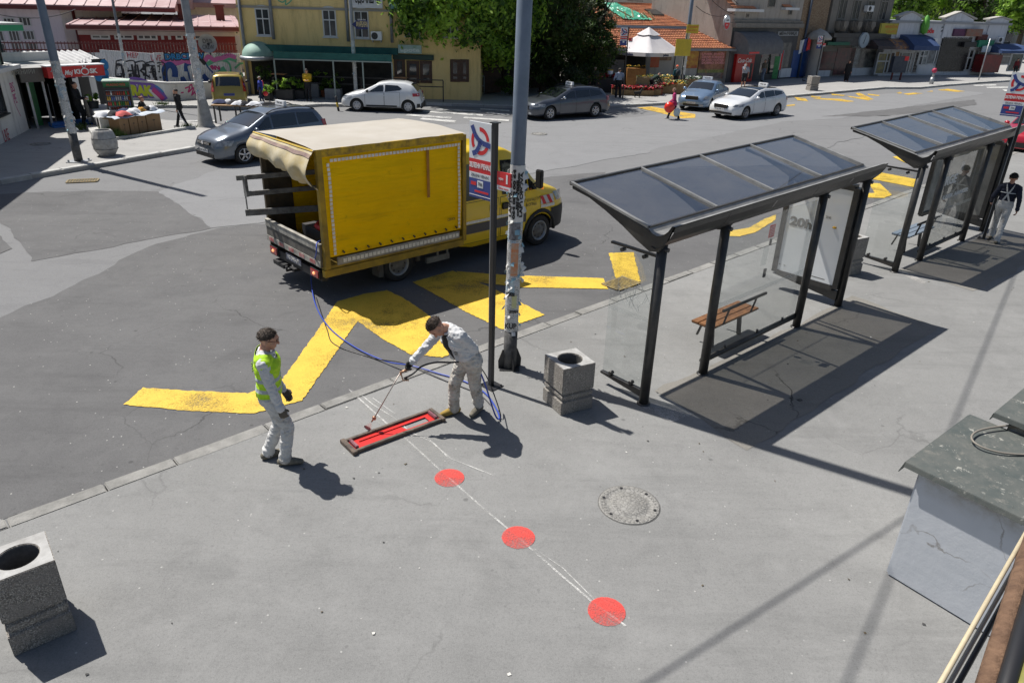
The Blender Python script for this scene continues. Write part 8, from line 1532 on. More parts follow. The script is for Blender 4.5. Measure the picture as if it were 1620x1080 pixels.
 for q, hp, pl_ in ((1, lh, pole[0]), (-1, rh, pole[1])):
  sj = at(.435, q*.185, -.005); hp = V(hp) if hp else V((hip[0]+.04, q*.27*s, .80*s)); el, wr = ik(sj, hp, .29*s, .27*s, pl_); add(at(.44, q*.13), sj, .075*s, .068*s, 1); add(sj, el, .066*s, .052*s, 1); fa = 1 if sleeve else 0; add(el, wr, (.052 if sleeve else .042)*s, (.042 if sleeve else .028)*s, fa)
  fd = (wr-el).normalized(); pn = V((0, -q, 0)); pn = (pn-fd*pn.dot(fd)).normalized(); tv = fd.cross(pn)*(-q)
  k_ = 1.18 if glove else 1
  if hands == 'far': add(wr, wr+fd*.09*s, .030*s, .034*s, hm); add(wr+fd*.09*s, wr+fd*.15*s+pn*.02, .032*s, .018*s, hm); add(wr+fd*.04*s, wr+fd*.085*s+tv*.045*s, .014*s, .011*s, hm)
  else:
   pc = wr+fd*.055*s
   for o_ in (-.028, -.010, .010, .028): add(wr+tv*o_*.6*s, wr+fd*.085*s+tv*o_*s, .019*k_*s, .0155*k_*s, hm)
   cl = 1.0 if hands == 'grip' else .45
   for i, (o_, ln) in enumerate(((.032, .075), (.011, .085), (-.011, .08), (-.031, .062))):
    b0 = wr+fd*.09*s+tv*o_*1.05*s; d1 = (fd*math.cos(cl*.9)+pn*math.sin(cl*.9)); d2 = (fd*math.cos(cl*2.2)+pn*math.sin(cl*2.2)); d3 = (fd*math.cos(cl*3)+pn*math.sin(cl*3)); b1 = b0+d1*ln*.45*s; b2 = b1+d2*ln*.35*s; b3 = b2+d3*ln*.25*s
    add(b0, b1, .0105*k_*s, .0100*k_*s, hm); add(b1, b2, .0100*k_*s, .0092*k_*s, hm); add(b2, b3, .0092*k_*s, .0078*k_*s, hm)
   b0 = wr+fd*.025*s+tv*.026*s; b1 = b0+(fd*.6+tv*.7+pn*.25).normalized()*.042*s; b2 = b1+(fd*.75+tv*.15+pn*.6).normalized()*.036*s; add(b0, b1, .0135*k_*s, .0120*k_*s, hm); add(b1, b2, .0120*k_*s, .0095*k_*s, hm)
  if sleeve: add(wr-fd*.03*s, wr-fd*.005*s, .047*s, .046*s, 1)
 bd = remesh(pr, vox, 'body', M, t, cloth=(1, 2), amp=amp, seed=az*3, smooth=2 if vox < .01 else 3, fr=clothf)
 hm_ = mat('hair_%02x%02x' % (int(hair[0]*255), int(hair[1]*255)), hair, tuple(x*2.2 for x in hair), 45, rough=.6, bump=.8, bs=120) ; rr = random.Random(int(abs(loc[0])*100)); mb = MB()
 def hr(u, v):
  a = 2*math.pi*u; e = math.pi*v*(.31+.30*(.5-.5*math.cos(a))**.7); r = .089*s*(1.02+.10*mn.noise(V((math.cos(a)*9, math.sin(a)*9, v*16+az)))+.05*mn.noise(V((math.cos(a)*25, math.sin(a)*25, v*40)))); x = math.sin(e)*math.cos(a); y = math.sin(e)*math.sin(a); z = math.cos(e)
  return ha(-.008+x*r*1.12/s, y*r*1.0/s, .035+z*r*1.02/s)
 if hairstyle != 'cap': mb.grid(hr, 24 if vox > .012 else 64, 12 if vox > .012 else 30)
 else: mb.grid(lambda u, v: hr(u, v*.75), 24, 10); mb.add([ha(.07, .06, .075), ha(.15, .045, .06), ha(.15, -.045, .06), ha(.07, -.06, .075)], [(0, 1, 2, 3)])
 if vox < .012:
  for q in range(900):
   u_, v_ = rr.random(), rr.random()**.6; p_ = V(hr(u_, v_)); n_ = (p_-ha(0, 0, .03)).normalized(); d_ = (n_*.8+V((rr.gauss(0, .5), rr.gauss(0, .5), -.3+rr.gauss(0, .4)))-hf*.3).normalized()*rr.uniform(.012, .024); w_ = n_.cross(d_).normalized()*.0035; mb.add([p_-w_, p_+w_, p_+d_], [(0, 1, 2)], False)
 if hairstyle == 'bun': mb.sphere(ha(-.10, 0, .06), .05*s, 10, 8)
 if hairstyle == 'long':
  for k in range(-3, 4): mb.tube([ha(-.05, k*.022, .06), ha(-.095, k*.025, -.04), ha(-.085, k*.022, -.16)], [.03*s, .03*s, .012*s], 6)
 mb.build('hair' if hairstyle != 'cap' else 'hat', hm_, t, fix=False); t['s'] = 0; del t['s']
 if vox < .012:
  mb = MB()
  for q in (-1, 1): mb.sphere(ha(.088, q*.031, .018), .0085*s, 8, 6)
  mb.build('eyes', mat('eye_dark', (.03, .02, .015), rough=.2), t); mb = MB()
  for q in (-1, 1): mb.beam(ha(.098, q*.015, .038), ha(.090, q*.048, .036), .008*s, .006*s)
  mb.build('eyebrows', hm_, t)
 return t, ha, at, pr, V
ov = grubby('dirty_white_overalls', (.58, .58, .57), (.20, .16, .11)); ovj = grubby('white_work_jacket', (.60, .61, .62), (.24, .20, .15), .58, .78); ovt = grubby('stained_work_trousers', (.56, .54, .50), (.20, .14, .08), .45, .66); boots = mat('worn_dark_boots', (.07, .065, .05), (.2, .18, .14), 9, rough=.8)
AZ1 = R_(14); w1 = (G(430, 722)+G(452, 738))/2
t, ha, at, pr, V = person('worker in a lime high-visibility vest and paint-stained white overalls standing at the kerb edge', w1, AZ1, 1.83, hip=(.0, 0), lean=.01, feet=((-.11, .10), (.09, -.08)), toes=((1, .35), (1, -.12)), lh=(.13, .20, .86), rh=(.12, -.20, .83), mats=(ovj, ov, boots), hair=(.05, .037, .027), bulk=1.06, vox=.0075, hands='relaxed', glove=(.11, .095, .075), amp=.016, head=(.22, -.05), pole=((-.8, .5, -.3), (-.8, -.4, -.3)), group='road-marking workers')
lime, N, L_5, b = nodes('lime_vest'); geo = N.new('ShaderNodeTexCoord'); s_ = N.new('ShaderNodeSeparateXYZ'); L_5.new(geo.outputs['Object'], s_.inputs[0]); z_ = s_.outputs[2]
def band(z0, z1): return mul(N, L_5, mr(N, L_5, z_, z0, z0+.006), mr(N, L_5, z_, z1+.006, z1))
ad_ = N.new('ShaderNodeMath'); ad_.operation = 'ADD'; L_5.new(band(1.02, 1.065), ad_.inputs[0]); L_5.new(band(1.15, 1.195), ad_.inputs[1]); L_5.new(mixc(N, L_5, ad_.outputs[0], (.44, .72, .02), (.38, .42, .44)), b.inputs['Base Color']); b.inputs['Roughness'].default_value = .75
vp = [(tuple(V(a)), tuple(V(b_)), ra+.016, rb+.016, 0) for a, b_, ra, rb, mi in pr[1:7]]+[(pr[0][0], pr[0][1], pr[0][2]+.012, pr[0][3]+.012, 0), (tuple(at(.44, .12)), tuple(at(.43, .17)), .088, .082, 0), (tuple(at(.44, -.12)), tuple(at(.43, -.17)), .088, .082, 0)]
remesh(vp, .009, 'vest', [lime], t, cloth=(0,), amp=.010, clip=lambda p: p.z > .955 and (p-at(.5, 0, .06)).length > .105 and (p-at(.60)).length > .16, seed=3, fr=8)
mb = MB()
for q in (-1, 1):
 mb.tube([ha(.108+.003*math.cos(k), q*.034+.024*math.cos(k*math.pi/5), .017+.016*math.sin(k*math.pi/5)) for k in range(11)], .0028, 5); mb.tube([ha(.108, q*.058, .022), ha(.0, q*.088, .02)], .003, 5)
mb.tube([ha(.11, .01, .02), ha(.11, -.01, .02)], .003, 5); mb.build('glasses', mat('dark_red_frames', (.08, .02, .02), rough=.3), t)
mb = MB(); mb.tube([at(.50, .07*math.cos(k*math.pi/6), .03+.07*math.sin(k*math.pi/6)) for k in range(-1, 8)], .017, 7); mb.build('collar', ovj, t); mb = MB()
for k in range(4): mb.box(at(.36-.03*k, .03, -.145), (.012, .05, .012));
mb.build('back_print', mat('vest_print', (.10, .16, .03)), t)
AZ2 = R_(222); B2 = G(733, 656); c2, s2 = math.cos(AZ2), math.sin(AZ2)
def loc2(p): d = p-B2; return (d.x*c2+d.y*s2, -d.x*s2+d.y*c2, p.z)
RH, LH = G(641, 584, .80), G(750, 566, .93); f_r, f_l = loc2(G(718, 654)), loc2(G(757, 650)); hp_ = loc2(G(735, 572, .92))
t2, ha2, at2, pr2, V = person('stooping worker in white jacket and stained overalls spraying red paint with a lance', B2, AZ2, 1.86, hip=(hp_[0]-.06, hp_[1]), lean=.52, side=.10, feet=((f_l[0], f_l[1]), (f_r[0], f_r[1])), toes=((.9, .35), (1, -.15)), lh=loc2(LH), rh=loc2(RH), mats=(ovj, ovt, boots), hair=(.035, .022, .015), bulk=1.10, vox=.0075, hands='grip', glove=(.03, .03, .028), amp=.017, head=(.65, -.28), shoe2=(.40, .27, .06), pole=((-.7, .5, -.4), (-.2, -.7, -.6)), group='road-marking workers')
mb = MB(); mb.prism([at2(.49, -.06, .085), at2(.49, .06, .085), at2(.34, .055, .155), at2(.12, .02, .155), at2(.34, -.055, .155)], tuple((at2(.3, 0, .15)-at2(.3, 0, .14)).normalized()*.008)); mb.build('undershirt', mat('black_undershirt', (.012, .012, .014), rough=.9), t2)
mb = MB(); mb.tube([at2(.50, .068*math.cos(k*math.pi/6), .02+.06*math.sin(k*math.pi/6)) for k in range(-2, 9)], .018, 7)
for q in (-1, 1): mb.beam(at2(.49, q*.075, .085), at2(.12, q*.05, .150), .014, .045)
mb.build('collar', ovj, t2); mb = MB()
for q, uu in ((-1, .34), (1, .34)): mb.box(at2(uu, q*.10, .128), (.012, .09, .012));
mb.build('pocket_flaps', mat('grey_reflective_trim', (.36, .40, .44)), t2); mb = MB(); mb.box(at2(.25, .10, .134), (.01, .05, .055)); mb.build('chest_badge', mat('badge_dark', (.05, .06, .06), (.4, .4, .38), 60), t2)
mb = MB(); mb.sphere(ha2(.075, -.03, -.075), .04, 10, 6, (.8, 1.2, .7)); mb.build('face_mask', mat('mask_blue_white', (.5, .58, .62)), t2)
TIP = G(592, 661, .20); gun = mat('brass_gun', (.45, .28, .16), (.3, .15, .1), 20, rough=.35, metal=.5)
t = thing('spray_lance', 'thin spray lance with brass gun held over the red stencil frame', 'spray lance', RH); q_ = lambda p: tuple(Vector(p)-RH)
hand = RH+(TIP-RH).normalized()*.02+Vector((-.04, -.05, .0)); mb = MB(); mb.tube([q_(hand), q_(TIP)], .007, 8); mb.build('lance', mat('lance_steel', (.35, .3, .27), rough=.4, metal=.5), t)
mb = MB(); mb.sphere(q_(TIP), .028, 8, 6); mb.bb(*[v for k in range(3) for v in (q_(TIP)[k]-.02, q_(TIP)[k]+.02)]); mb.tube([q_(TIP), q_(TIP+Vector((-.035, -.01, -.05)))], .010, 6); mb.build('nozzle', gun, t)
mb = MB(); mb.tube([q_(hand+Vector((.1, .04, .03))), q_(hand), q_(hand+Vector((0, 0, -.03)))], .018, 8); mb.tube([q_(hand), q_(hand+Vector((.03, -.02, -.10))), q_(hand+Vector((.10, 0, -.11)))], .010, 6); mb.build('gun_body', gun, t)
spr, N, L_6, b = nodes('red_paint_mist'); N.remove(b); vs_ = N.new('ShaderNodeVolumePrincipled'); vs_.inputs['Color'].default_value = (.95, .12, .08, 1); vs_.inputs['Density'].default_value = 4; L_6.new(vs_.outputs[0], N['Material Output'].inputs['Volume'])
mb = MB(); e = Vector((-.085, -.03, -.135)); mb.tube([TIP+Vector((-.03, -.01, -.05)), TIP+e], [.006, .055], 14); o = mb.build('paint_mist', spr); tag(o, 'faint red cone of paint mist below the lance nozzle', 'paint mist'); o['kind'] = 'stuff'
hb, hk = mat('blue_hose', (.03, .07, .40), rough=.4), mat('black_hose', (.015, .015, .02), rough=.4)
def curve(pts, r, m, lab, n=8):
 P = [Vector(p) for p in pts]; Q = []
 for i in range(len(P)-1):
  p0, p1, p2, p3 = P[max(i-1, 0)], P[i], P[i+1], P[min(i+2, len(P)-1)]
  for k in range(n): u = k/n; Q.append(.5*((2*p1)+(-p0+p2)*u+(2*p0-5*p1+4*p2-p3)*u*u+(-p0+3*p1-3*p2+p3)*u**3))
 Q.append(P[-1]); mb = MB(); mb.tube(Q, r, 8); return tag(mb.build('paint_hose', m), lab, 'hose', 'hoses of the paint sprayer')
LL, lz, B1_, YN_, ZB_ = LORRY; Ml = Matrix.Translation(LL) @ Matrix.Rotation(lz, 4, 'Z')
st = Ml @ Vector((B1_-.4, YN_-.35, ZB_+.35)); ed = Ml @ Vector((B1_+.03, YN_-.12, ZB_+.45))
curve([st, ed, Ml @ Vector((B1_+.12, YN_-.06, ZB_+.25)), G(492, 432, .12), G(498, 478, RZ+.03), G(520, 517, RZ+.03), G(560, 548, RZ+.03), G(610, 571, RZ+.05), G(650, 578, .03), G(692, 590, .02), G(735, 603, .02), G(768, 622, .02), G(786, 648, .02), G(790, 662, .03), G(783, 655, .1), tuple(LH+Vector((.14, -.02, -.35))), tuple(LH+Vector((.03, -.03, -.06)))], .011, hb, 'blue hose running from the lorry over the kerb to the spraying worker')
curve([G(500, 470, RZ+.03), G(517, 520, RZ+.02), G(530, 545, RZ+.02), G(590, 566, RZ+.02), G(640, 575, .02), G(700, 600, .015), G(760, 625, .015), G(792, 660, .02), G(772, 600, .45), tuple(LH+Vector((.02, -.02, -.04)))], .008, hk, 'black hose beside the blue one, rising to the spraying worker\'s hip')
curve([tuple(LH+Vector((0, -.03, -.02))), G(715, 573, .93), G(690, 573, .92), G(668, 579, .86), G(652, 592, .78), G(640, 598, .70), tuple(hand+Vector((.08, 0, -.08)))], .012, hk, 'short hose held across the legs of the spraying worker up to the gun')
A_, B_, C_, D_ = G(545, 694, .045), G(565, 713, .045), G(699, 663, .045), G(683, 646, .045); ux = (C_-B_); SL = ux.length; ux.normalize(); uy = Vector((-ux.y, ux.x, 0)); SW = (A_-B_).length*.97
t = thing('stencil_frame', 'wooden-edged stencil plate coated in red paint lying on the pavement', 'stencil', Vector((B_.x, B_.y, 0)), math.atan2(ux.y, ux.x)); sp_ = mat('wet_red_paint', (.62, .035, .028), (.55, .03, .025), 4, rough=.3, coat=.3); spl = mat('paint_splashed_timber', (.16, .12, .09), (.06, .05, .045), 8, rough=.8, bump=.3)
mb = MB(); mb.bb(0, SL, 0, .045, .0, .05); mb.bb(0, SL, SW-.045, SW, .0, .05); mb.bb(-.06, .0, -.02, SW+.02, .0, .055); mb.bb(SL, SL+.05, -.02, SW, .0, .055); mb.build('timber_rails', spl, t, bevel=.005)
x0, x1, y0, y1 = .13, SL-.13, SW*.30, SW*.66; mb = MB(); mb.bb(.0, SL, .045, y0, .014, .021); mb.bb(.0, SL, y1, SW-.045, .014, .021); mb.bb(0, x0, y0, y1, .014, .021); mb.bb(x1, SL, y0, y1, .014, .021); mb.build('red_plate', sp_, t)
mb = MB(); mb.bb(.02, .06, .06, SW-.06, .022, .07); mb.bb(SL-.06, SL-.02, .06, SW-.06, .022, .07); mb.build('end_handles', mat('stained_handles', (.08, .02, .035), (.25, .1, .12), 8), t, bevel=.008)
mb = MB(); mb.poly([(x0-.04, y0-.02, .008), (x0+(x1-x0)*.66, y0-.02, .008), (x0+(x1-x0)*.62, y1+.02, .008), (x0-.04, y1+.02, .008)]); mb.build('fresh_paint_line', sp_, t)
nv = (.012, .016, .035); w3 = G(1571, 381); AZ3 = R_(52)
t, ha, at, pr, V = person('worker in navy shirt and white bib overalls walking away beside the farther shelter', w3, AZ3, 1.76, lean=.06, feet=((.20, .09), (-.24, -.09)), toes=((1, .1), (1, -.1)), lh=(.16, .30, .92), rh=(-.05, -.28, .84), top=nv, hair=(.015, .012, .01), bulk=1.04, vox=.010, hands='relaxed', mats=(cm(nv), ov, boots), amp=.010, group='road-marking workers')
mb = MB()
for q in (-1, 1): mb.beam(at(.08, q*.08, -.125), at(.34, -q*.03, -.128), .01, .035); mb.beam(at(.34, -q*.03, -.128), at(.50, -q*.09, -.07), .01, .035)
mb.build('braces', ov, t); mb = MB(); mb.tube([at(.30, .195*math.cos(a), .015+.142*math.sin(a)) for a in [2*math.pi*k/16 for k in range(17)]], .013, 6)
for q in (-1, 1): pass
mb.build('reflective_band', mat('pale_reflective', (.45, .48, .5)), t)
P_ = [('woman in black clothes and white trainers holding a phone in front of the red kiosk', (131, 201), 5, 1.84, dict(top=(.012, .012, .015), leg=(.01, .01, .012), shoe=(.6, .6, .6), hair=(.02, .012, .01), hairstyle='bun', rh=(.36, -.12, 1.12), lh=(.3, .12, 1.1), feet=((.02, .1), (.12, -.1)))),
  ('man in black tracksuit with white leg stripe walking left, hand at his mouth', (289, 202), 178, 1.62, dict(top=(.012, .012, .014), leg=(.012, .012, .014), shoe=(.3, .3, .32), hair=(.015, .012, .01), rh=(.17, -.06, 1.30), lh=(.0, .22, .76), feet=((-.26, .08), (.24, -.08)), lean=.06)),
  ('seated woman in black padded coat with reddish tied hair behind the clothes table', (229, 201), 10, 1.62, dict(hipz=.52, top=(.01, .01, .011), leg=(.01, .01, .01), shoe=(.02, .02, .02), hair=(.16, .05, .025), hairstyle='bun', feet=((.42, .1), (.42, -.1)), rh=(.36, -.08, .66), lh=(.36, .08, .66), bulk=1.25, knee=(.3, 0, 1), lean=.1)),
  ('man in mustard yellow sweatshirt and black trousers looking at his phone by the planters', (489, 159.5), -80, 1.72, dict(top=(.60, .38, .02), leg=(.015, .015, .017), hair=(.015, .012, .01), lh=(.30, .08, 1.05), rh=(.30, -.08, 1.05), head=(.4, 0))),
  ('child in blue jacket with red bag near the yellow car', (415, 162), -130, 1.35, dict(top=(.03, .06, .40), leg=(.02, .03, .08), hair=(.2, .2, .2), hairstyle='cap', feet=((.12, .07), (-.12, -.07)))),
  ('bald man in dark olive jacket standing among the shaded flowers', (939, 150), 95, 1.72, dict(top=(.05, .045, .035), leg=(.02, .02, .02), hair=(.25, .17, .12))),
  ('man in pale blue striped shirt and black trousers seen from behind at the stall', (977, 155), 85, 1.80, dict(top=(.36, .42, .55), leg=(.012, .013, .018), hair=(.012, .012, .014), rh=(.14, -.3, 1.0), lh=(.14, .3, 1.0), bulk=1.1, feet=((0, .12), (.0, -.14)))),
  ('person in dark green top bending over the flower buckets', (1032, 149), 20, 1.70, dict(lean=1.0, top=(.012, .035, .025), leg=(.01, .01, .012), hair=(.02, .02, .02), rh=(.62, -.12, .62), lh=(.62, .12, .62), hip=(-.15, 0))),
  ('person in teal shirt, dark backpack and orange cap at the flower stall', (1067, 146), 110, 1.78, dict(top=(.02, .10, .13), leg=(.012, .012, .015), hair=(.55, .09, .03), hairstyle='cap', sleeve=0)),
  ('woman in a pink cardigan crossing the road with a red balloon and a white bag', (1064, 189, RZ), 165, 1.62, dict(top=(.42, .03, .14), leg=(.012, .014, .03), shoe=(.6, .6, .6), hair=(.10, .06, .04), hairstyle='long', feet=((-.30, .08), (.26, -.08)), coat=1, lean=.1, rh=(.26, -.22, .82), lh=(.22, .24, .84))),
  ('man in grey t-shirt and black shorts eating beside the red fridge', (1175, 139), -110, 1.76, dict(top=(.26, .28, .33), leg=(.012, .012, .014), hair=(.03, .02, .015), sleeve=0, shorts=1, rh=(.18, -.05, 1.42), lh=(.02, .26, .84), bulk=1.15)),
  ('man in beige shirt and pale jeans leaning by the shop door under the black awning', (1206, 129), -140, 1.70, dict(top=(.22, .20, .16), leg=(.28, .33, .42), hair=(.03, .02, .015), sleeve=0)),
  ('woman in a long black dress walking past the dark old house', (1338, 129), -100, 1.70, dict(top=(.008, .008, .012), leg=(.008, .008, .012), hair=(.01, .01, .01), skirt=1, shoe=(.4, .15, .08), hairstyle='long', coat=1)),
  ('person in dark red top by the shops at the far right', (1603, 121), -90, 1.70, dict(top=(.16, .015, .02), leg=(.02, .02, .02), hair=(.02, .02, .02)))]
for i, (lab, px, az, h, kw) in enumerate(P_):
 l = G(px[0], px[1], px[2] if len(px) > 2 else 0); tt_, ha_, at_, _, _ = person(lab, l, R_(az), h, vox=.02, **kw)
 if i == 1:
  mb = MB(); mb.tube([at_(.40, .0, .12), at_(.44, -.14, .04), at_(.40, -.23, 0)], .02, 6); mb.build('red_shoulder_stripe', sr, tt_); mb = MB(); mb.tube([(.02, .165, .85*h/1.8), (-.1, .17, .45*h/1.8), (-.27, .15, .14)], .013, 5); mb.tube([(.02, -.17, .85*h/1.8), (.14, -.165, .5*h/1.8), (.24, -.15, .14)], .013, 5); mb.build('leg_stripes', sw, tt_)
 if i == 9:
  e = Vector((math.cos(R_(az)), math.sin(R_(az)), 0)); t = thing('balloon', 'round red balloon-like bag carried by the woman in pink', 'balloon', l+e*.32+Vector((.05, -.24, .60))); mb = MB(); mb.sphere((0, 0, 0), .27, 16, 12, (1, .8, 1)); mb.build('skin', mat('glossy_red_balloon', (.75, .03, .015), rough=.25, coat=.5), t)
  t = thing('carrier_bag', 'crumpled white carrier bag carried by the woman in pink', 'bag', l+e*-.02+Vector((.1, -.26, .38))); mb = MB(); mb.sphere((0, 0, 0), .17, 10, 8, (1, .6, 1.3)); mb.build('bag', mat('translucent_white_bag', (.5, .58, .6)), t); mb = MB(); mb.tube([(-.05, 0, .18), (0, 0, .36), (.05, 0, .18)], .008, 5); mb.build('handles', whitep, t)
 if i == 0: mb = MB(); mb.box((.42, 0, 1.13), (.08, .04, .14)); mb.build('phone', whitep, tt_)
 if i == 10: mb = MB(); mb.box((.24, -.05, 1.5), (.08, .12, .18)); mb.build('paper_wrap', whitep, tt_)
 if i == 8: mb = MB(); mb.sphere(at_(.28, 0, -.16), .17, 10, 8, (.7, .9, 1.3)); mb.build('backpack', cm((.03, .04, .05)), tt_)
 if i == 4: mb = MB(); mb.sphere((-.1, .24, .45), .13, 8, 6); mb.build('red_bag', sr, tt_); mb = MB(); mb.sphere(at_(.3, 0, -.14), .12, 8, 6, (.6, 1, 1.3)); mb.build('red_backpack', sr, tt_)
 if i == 2: st_ = thing('stool', 'low stool under the seated woman behind the clothes table', 'stool', l); mb = MB(); mb.cyl((0, 0, .36), .18, .04, 14); mb.build('seat', cb, st_); mb = MB(); [mb.cyl((.12*math.cos(a), .12*math.sin(a), 0), .018, .36, 6) for a in (0, 2.1, 4.2)]; mb.build('legs', steel, st_)
dl = G(1008, 155); t = thing('dog', 'small black dog standing in front of the red flower trough', 'dog', dl, R_(15)); pr = [((-.17, 0, .30), (.14, 0, .31), .085, .10, 0), ((.14, 0, .33), (.25, 0, .45), .07, .055, 0), ((.25, 0, .47), (.30, 0, .47), .06, .05, 0), ((.32, 0, .46), (.39, 0, .44), .033, .022, 0), ((-.22, 0, .34), (-.32, 0, .46), .025, .012, 0)]
for q in (-1, 1): pr += [((.13, q*.06, .28), (.14, q*.06, .14), .035, .022, 0), ((.14, q*.06, .14), (.14, q*.06, .02), .02, .02, 0), ((-.15, q*.06, .28), (-.10, q*.065, .18), .045, .028, 0), ((-.10, q*.065, .18), (-.17, q*.065, .11), .024, .018, 0), ((-.17, q*.065, .11), (-.15, q*.065, .02), .018, .019, 0), ((.25, q*.045, .50), (.24, q*.055, .56), .02, .008, 0)]
remesh(pr, .014, 'body', [mat('black_fur', (.012, .011, .01), (.03, .028, .025), 12, rough=.9)], t, amp=0)
t = thing('pigeon', 'dark pigeon on the pavement left of the distant concrete bin', 'pigeon', G(1271, 131), R_(160)); pr = [((-.1, 0, .14), (.06, 0, .17), .045, .065, 0), ((.08, 0, .2), (.11, 0, .27), .035, .03, 0), ((.13, 0, .27), (.16, 0, .265), .01, .006, 0), ((-.1, 0, .14), (-.22, 0, .10), .035, .015, 0), ((0, .03, .1), (0, .03, .01), .012, .01, 0), ((0, -.03, .1), (0, -.03, .01), .012, .01, 0)]; remesh(pr, .012, 'body', [mat('pigeon_grey', (.06, .065, .075))], t, amp=0)
# ================= RENDERED WALL AND RAILING IN THE NEAR RIGHT CORNER =================
pat, N, L_7, b = nodes('weathered_flashing'); tc = N.new('ShaderNodeTexCoord'); v = tc.outputs['Object']; k = mixc(N, L_7, nz(N, L_7, v, 3, 6, .7, .35, .65), (.07, .085, .082), (.125, .13, .12)); k = mixc(N, L_7, nz(N, L_7, v, 9, 6, .8, .55, .7), k, (.19, .185, .165)); k = mixc(N, L_7, nz(N, L_7, v, 8, 6, .75, .60, .70), k, (.50, .49, .44)); k = mixc(N, L_7, nz(N, L_7, v, 30, 5, .8, .6, .7), k, (.06, .06, .055)); L_7.new(k, b.inputs['Base Color']); b.inputs['Roughness'].default_value = .65; b.inputs['Metallic'].default_value = .15
bp = N.new('ShaderNodeBump'); bp.inputs['Strength'].default_value = .3; bp.inputs['Distance'].default_value = .02; L_7.new(nz(N, L_7, v, 5, 5), bp.inputs['Height']); L_7.new(bp.outputs[0], b.inputs['Normal'])
wr_, N, L_7, b = nodes('pale_blue_render'); tc = N.new('ShaderNodeTexCoord'); v = tc.outputs['Object']; k = mixc(N, L_7, nz(N, L_7, v, 1.6, 6, .7, .3, .7), (.50, .525, .56), (.57, .59, .62)); s_ = N.new('ShaderNodeSeparateXYZ'); L_7.new(v, s_.inputs[0]); k = mixc(N, L_7, mul(N, L_7, mr(N, L_7, s_.outputs[2], 1.0, 1.32), nz(N, L_7, v, 6, 5, .7, .3, .6)), k, (.26, .22, .16))
dn = N.new('ShaderNodeTexNoise'); dn.inputs['Scale'].default_value = 3; dn.inputs['Detail'].default_value = 6; L_7.new(v, dn.inputs['Vector']); ad = N.new('ShaderNodeMix'); ad.data_type = 'VECTOR'; ad.inputs[0].default_value = .3; L_7.new(v, ad.inputs[4]); L_7.new(dn.outputs[1], ad.inputs[5]); vc = N.new('ShaderNodeTexVoronoi'); vc.feature = 'DISTANCE_TO_EDGE'; vc.inputs['Scale'].default_value = 1.7; L_7.new(ad.outputs[1], vc.inputs['Vector']); k = mixc(N, L_7, mul(N, L_7, mr(N, L_7, vc.outputs['Distance'], .012, .002), nz(N, L_7, v, 1.2, 3, .5, .45, .55)), k, (.30, .29, .28)); L_7.new(k, b.inputs['Base Color']); b.inputs['Roughness'].default_value = .85
bp = N.new('ShaderNodeBump'); bp.inputs['Strength'].default_value = .18; bp.inputs['Distance'].default_value = .03; L_7.new(nz(N, L_7, v, 5, 6, .7), bp.inputs['Height']); L_7.new(bp.outputs[0], b.inputs['Normal'])
A_, B_ = G(1400, 907), G(1536, 990); d = (B_-A_).normalized(); hz = HT((1400, 907), 738); n_ = Vector((-d.y, d.x, 0)); rz = math.atan2(d.y, d.x)
t = thing('parapet_wall', 'low pale blue-white rendered wall with a bird-spotted metal cap at the right edge', 'wall', A_, rz); dp = 1.12; Lw = 2.6
mb = MB(); mb.prism([(0, 0, 0), (Lw, 0, 0), (Lw, dp, 0), (.0, dp, 0)], (0, 0, hz)); mb.build('wall', wr_, t, bevel=.02)
mb = MB(); o = .10; mb.prism([(-o, -.06, hz+.004), (Lw, -.06, hz+.004), (Lw, dp+.05, hz+.10), (-o, dp+.05, hz+.10)], (0, 0, .012)); mb.prism([(-o-.012, -.05, hz+.01), (-o-.012, dp+.04, hz+.10), (-o-.05, dp+.04, hz-.0), (-o-.05, -.04, hz-.12)], (.008, 0, 0)); mb.prism([(-o, -.068, hz+.014), (Lw, -.068, hz+.014), (Lw, -.078, hz-.03), (-o, -.078, hz-.03)], (0, .006, 0)); mb.build('metal_cap', pat, t)
A2 = A_+n_*(dp+.10)+d*.22; t = thing('parapet_wall', 'second rendered wall block with spotted metal cap behind the first at the right edge', 'wall', A2, rz); h2 = hz+.22
mb = MB(); mb.bb(0, Lw, 0, .75, 0, h2); mb.build('wall', wr_, t, bevel=.02)
mb = MB(); mb.prism([(-.12, -.07, h2+.004), (Lw, -.07, h2+.004), (Lw, .82, h2+.11), (-.12, .82, h2+.11)], (0, 0, .012)); mb.prism([(-.132, -.06, h2+.0), (-.132, .8, h2+.10), (-.15, .8, h2+.02), (-.15, -.05, h2-.08)], (.008, 0, 0)); mb.prism([(-.12, -.078, h2+.014), (Lw, -.078, h2+.014), (Lw, -.086, h2-.03), (-.12, -.086, h2-.03)], (0, .006, 0)); mb.build('metal_cap', pat, t)
zc = hz+.10; pts = [G(x, y, zc+dz) for x, y, dz in ((1700, 672, .12), (1640, 671, .08), (1585, 674, .05), (1548, 681, .03), (1537, 692, .02), (1548, 704, .01), (1580, 715, .0), (1630, 719, .0), (1700, 716, .0))]
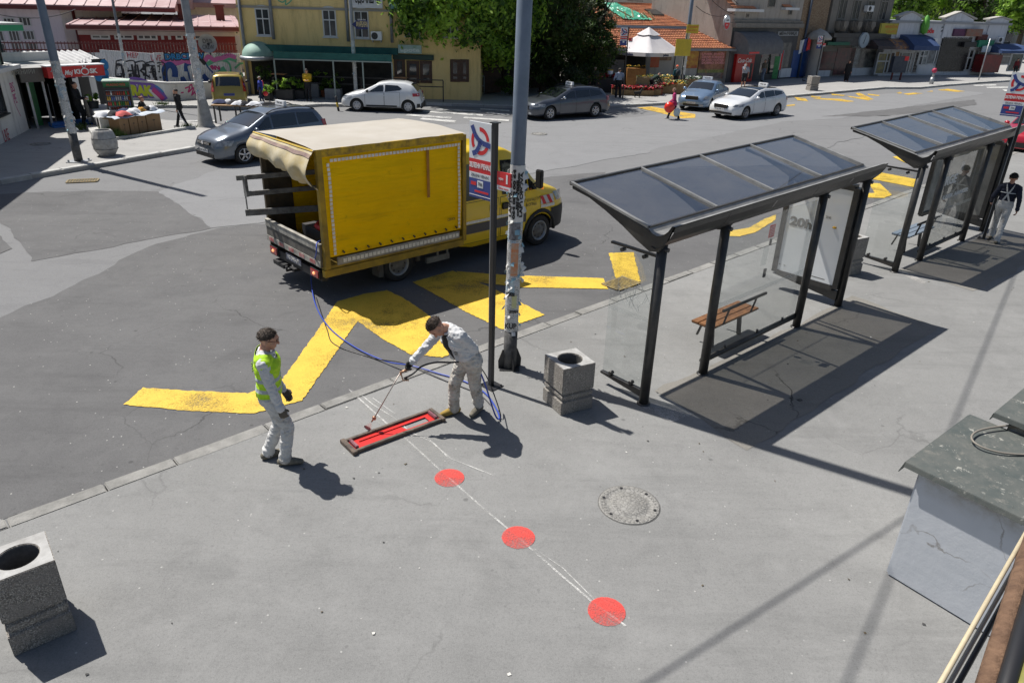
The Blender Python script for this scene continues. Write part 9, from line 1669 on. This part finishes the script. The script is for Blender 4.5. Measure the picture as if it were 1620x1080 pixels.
pts = [pts[i].lerp(pts[i+1], k/6)+(pts[min(i+1, 8)]-pts[max(i-1, 0)]-(pts[min(i+2, 8)]-pts[i]))*.5*(k/6)*(1-k/6)*.5 for i in range(8) for k in range(6)]; mb = MB(); mb.tube(pts, .010, 8); tag(mb.build('cable_loop', mat('warm_grey_cable', (.22, .2, .17), rough=.6)), 'loop of stiff grey cable lying on the metal wall cap', 'cable')  # cable has one even brownish grey
t = thing('balcony_railing', 'out-of-focus cream rail, rusty pipe and dark bars in the bottom right corner', 'railing', G(1560, 1000, 3.9)); O = t.location.copy()
def rail(a, b, z, r, m, nm, flat_=False):
 p, q = G(*a, z)-O, G(*b, z)-O; e = (q-p).normalized(); p -= e*.4; q += e*.5; mb = MB(); mb.tube([p, q], r, 10); mb.build(nm, m, t)
crm = mat('cream_rail_paint', (.56, .48, .32), (.42, .36, .25), 12, rough=.6); rst = mat('rusty_pipe', (.17, .10, .06), (.09, .05, .03), 30, rough=.9, bump=.5, bs=60)
rail((1620, 848), (1488, 1080), 3.9, .0048, crm, 'cream_rail'); rail((1620, 872), (1502, 1080), 3.88, .0040, mat('warm_grey_rail', (.30, .28, .24)), 'grey_rail'); rail((1620, 893), (1516, 1080), 3.86, .0052, darkmetal, 'dark_rail')  # middle rail has one even warm grey
rail((1636, 850), (1566, 1080), 3.9, .021, rst, 'rusty_pipe'); rail((1645, 900), (1594, 1080), 3.92, .016, black, 'black_bar'); rail((1660, 960), (1622, 1080), 3.92, .014, mat('olive_yellow_bar', (.25, .24, .05), (.1, .1, .04), 8), 'olive_bar')
dd = Vector((math.cos(SUN_AZ+math.pi), math.sin(SUN_AZ+math.pi), 0))/math.tan(SUN_EL)
mb = MB()
for a, b_, h in (((1640, 350), (1500, 690), 10), ((1430, 820), (1040, 1070), 8)):
 p, q = G(*a)-dd*h, G(*b_)-dd*h; e = (q-p); mb.tube([p-e*.5+Vector((0, 0, h)), q+e*.5+Vector((0, 0, h))], .016, 6)
tag(mb.build('overhead_cables', black), 'thick overhead cables above the near pavement, seen only by their soft shadows', 'cables')
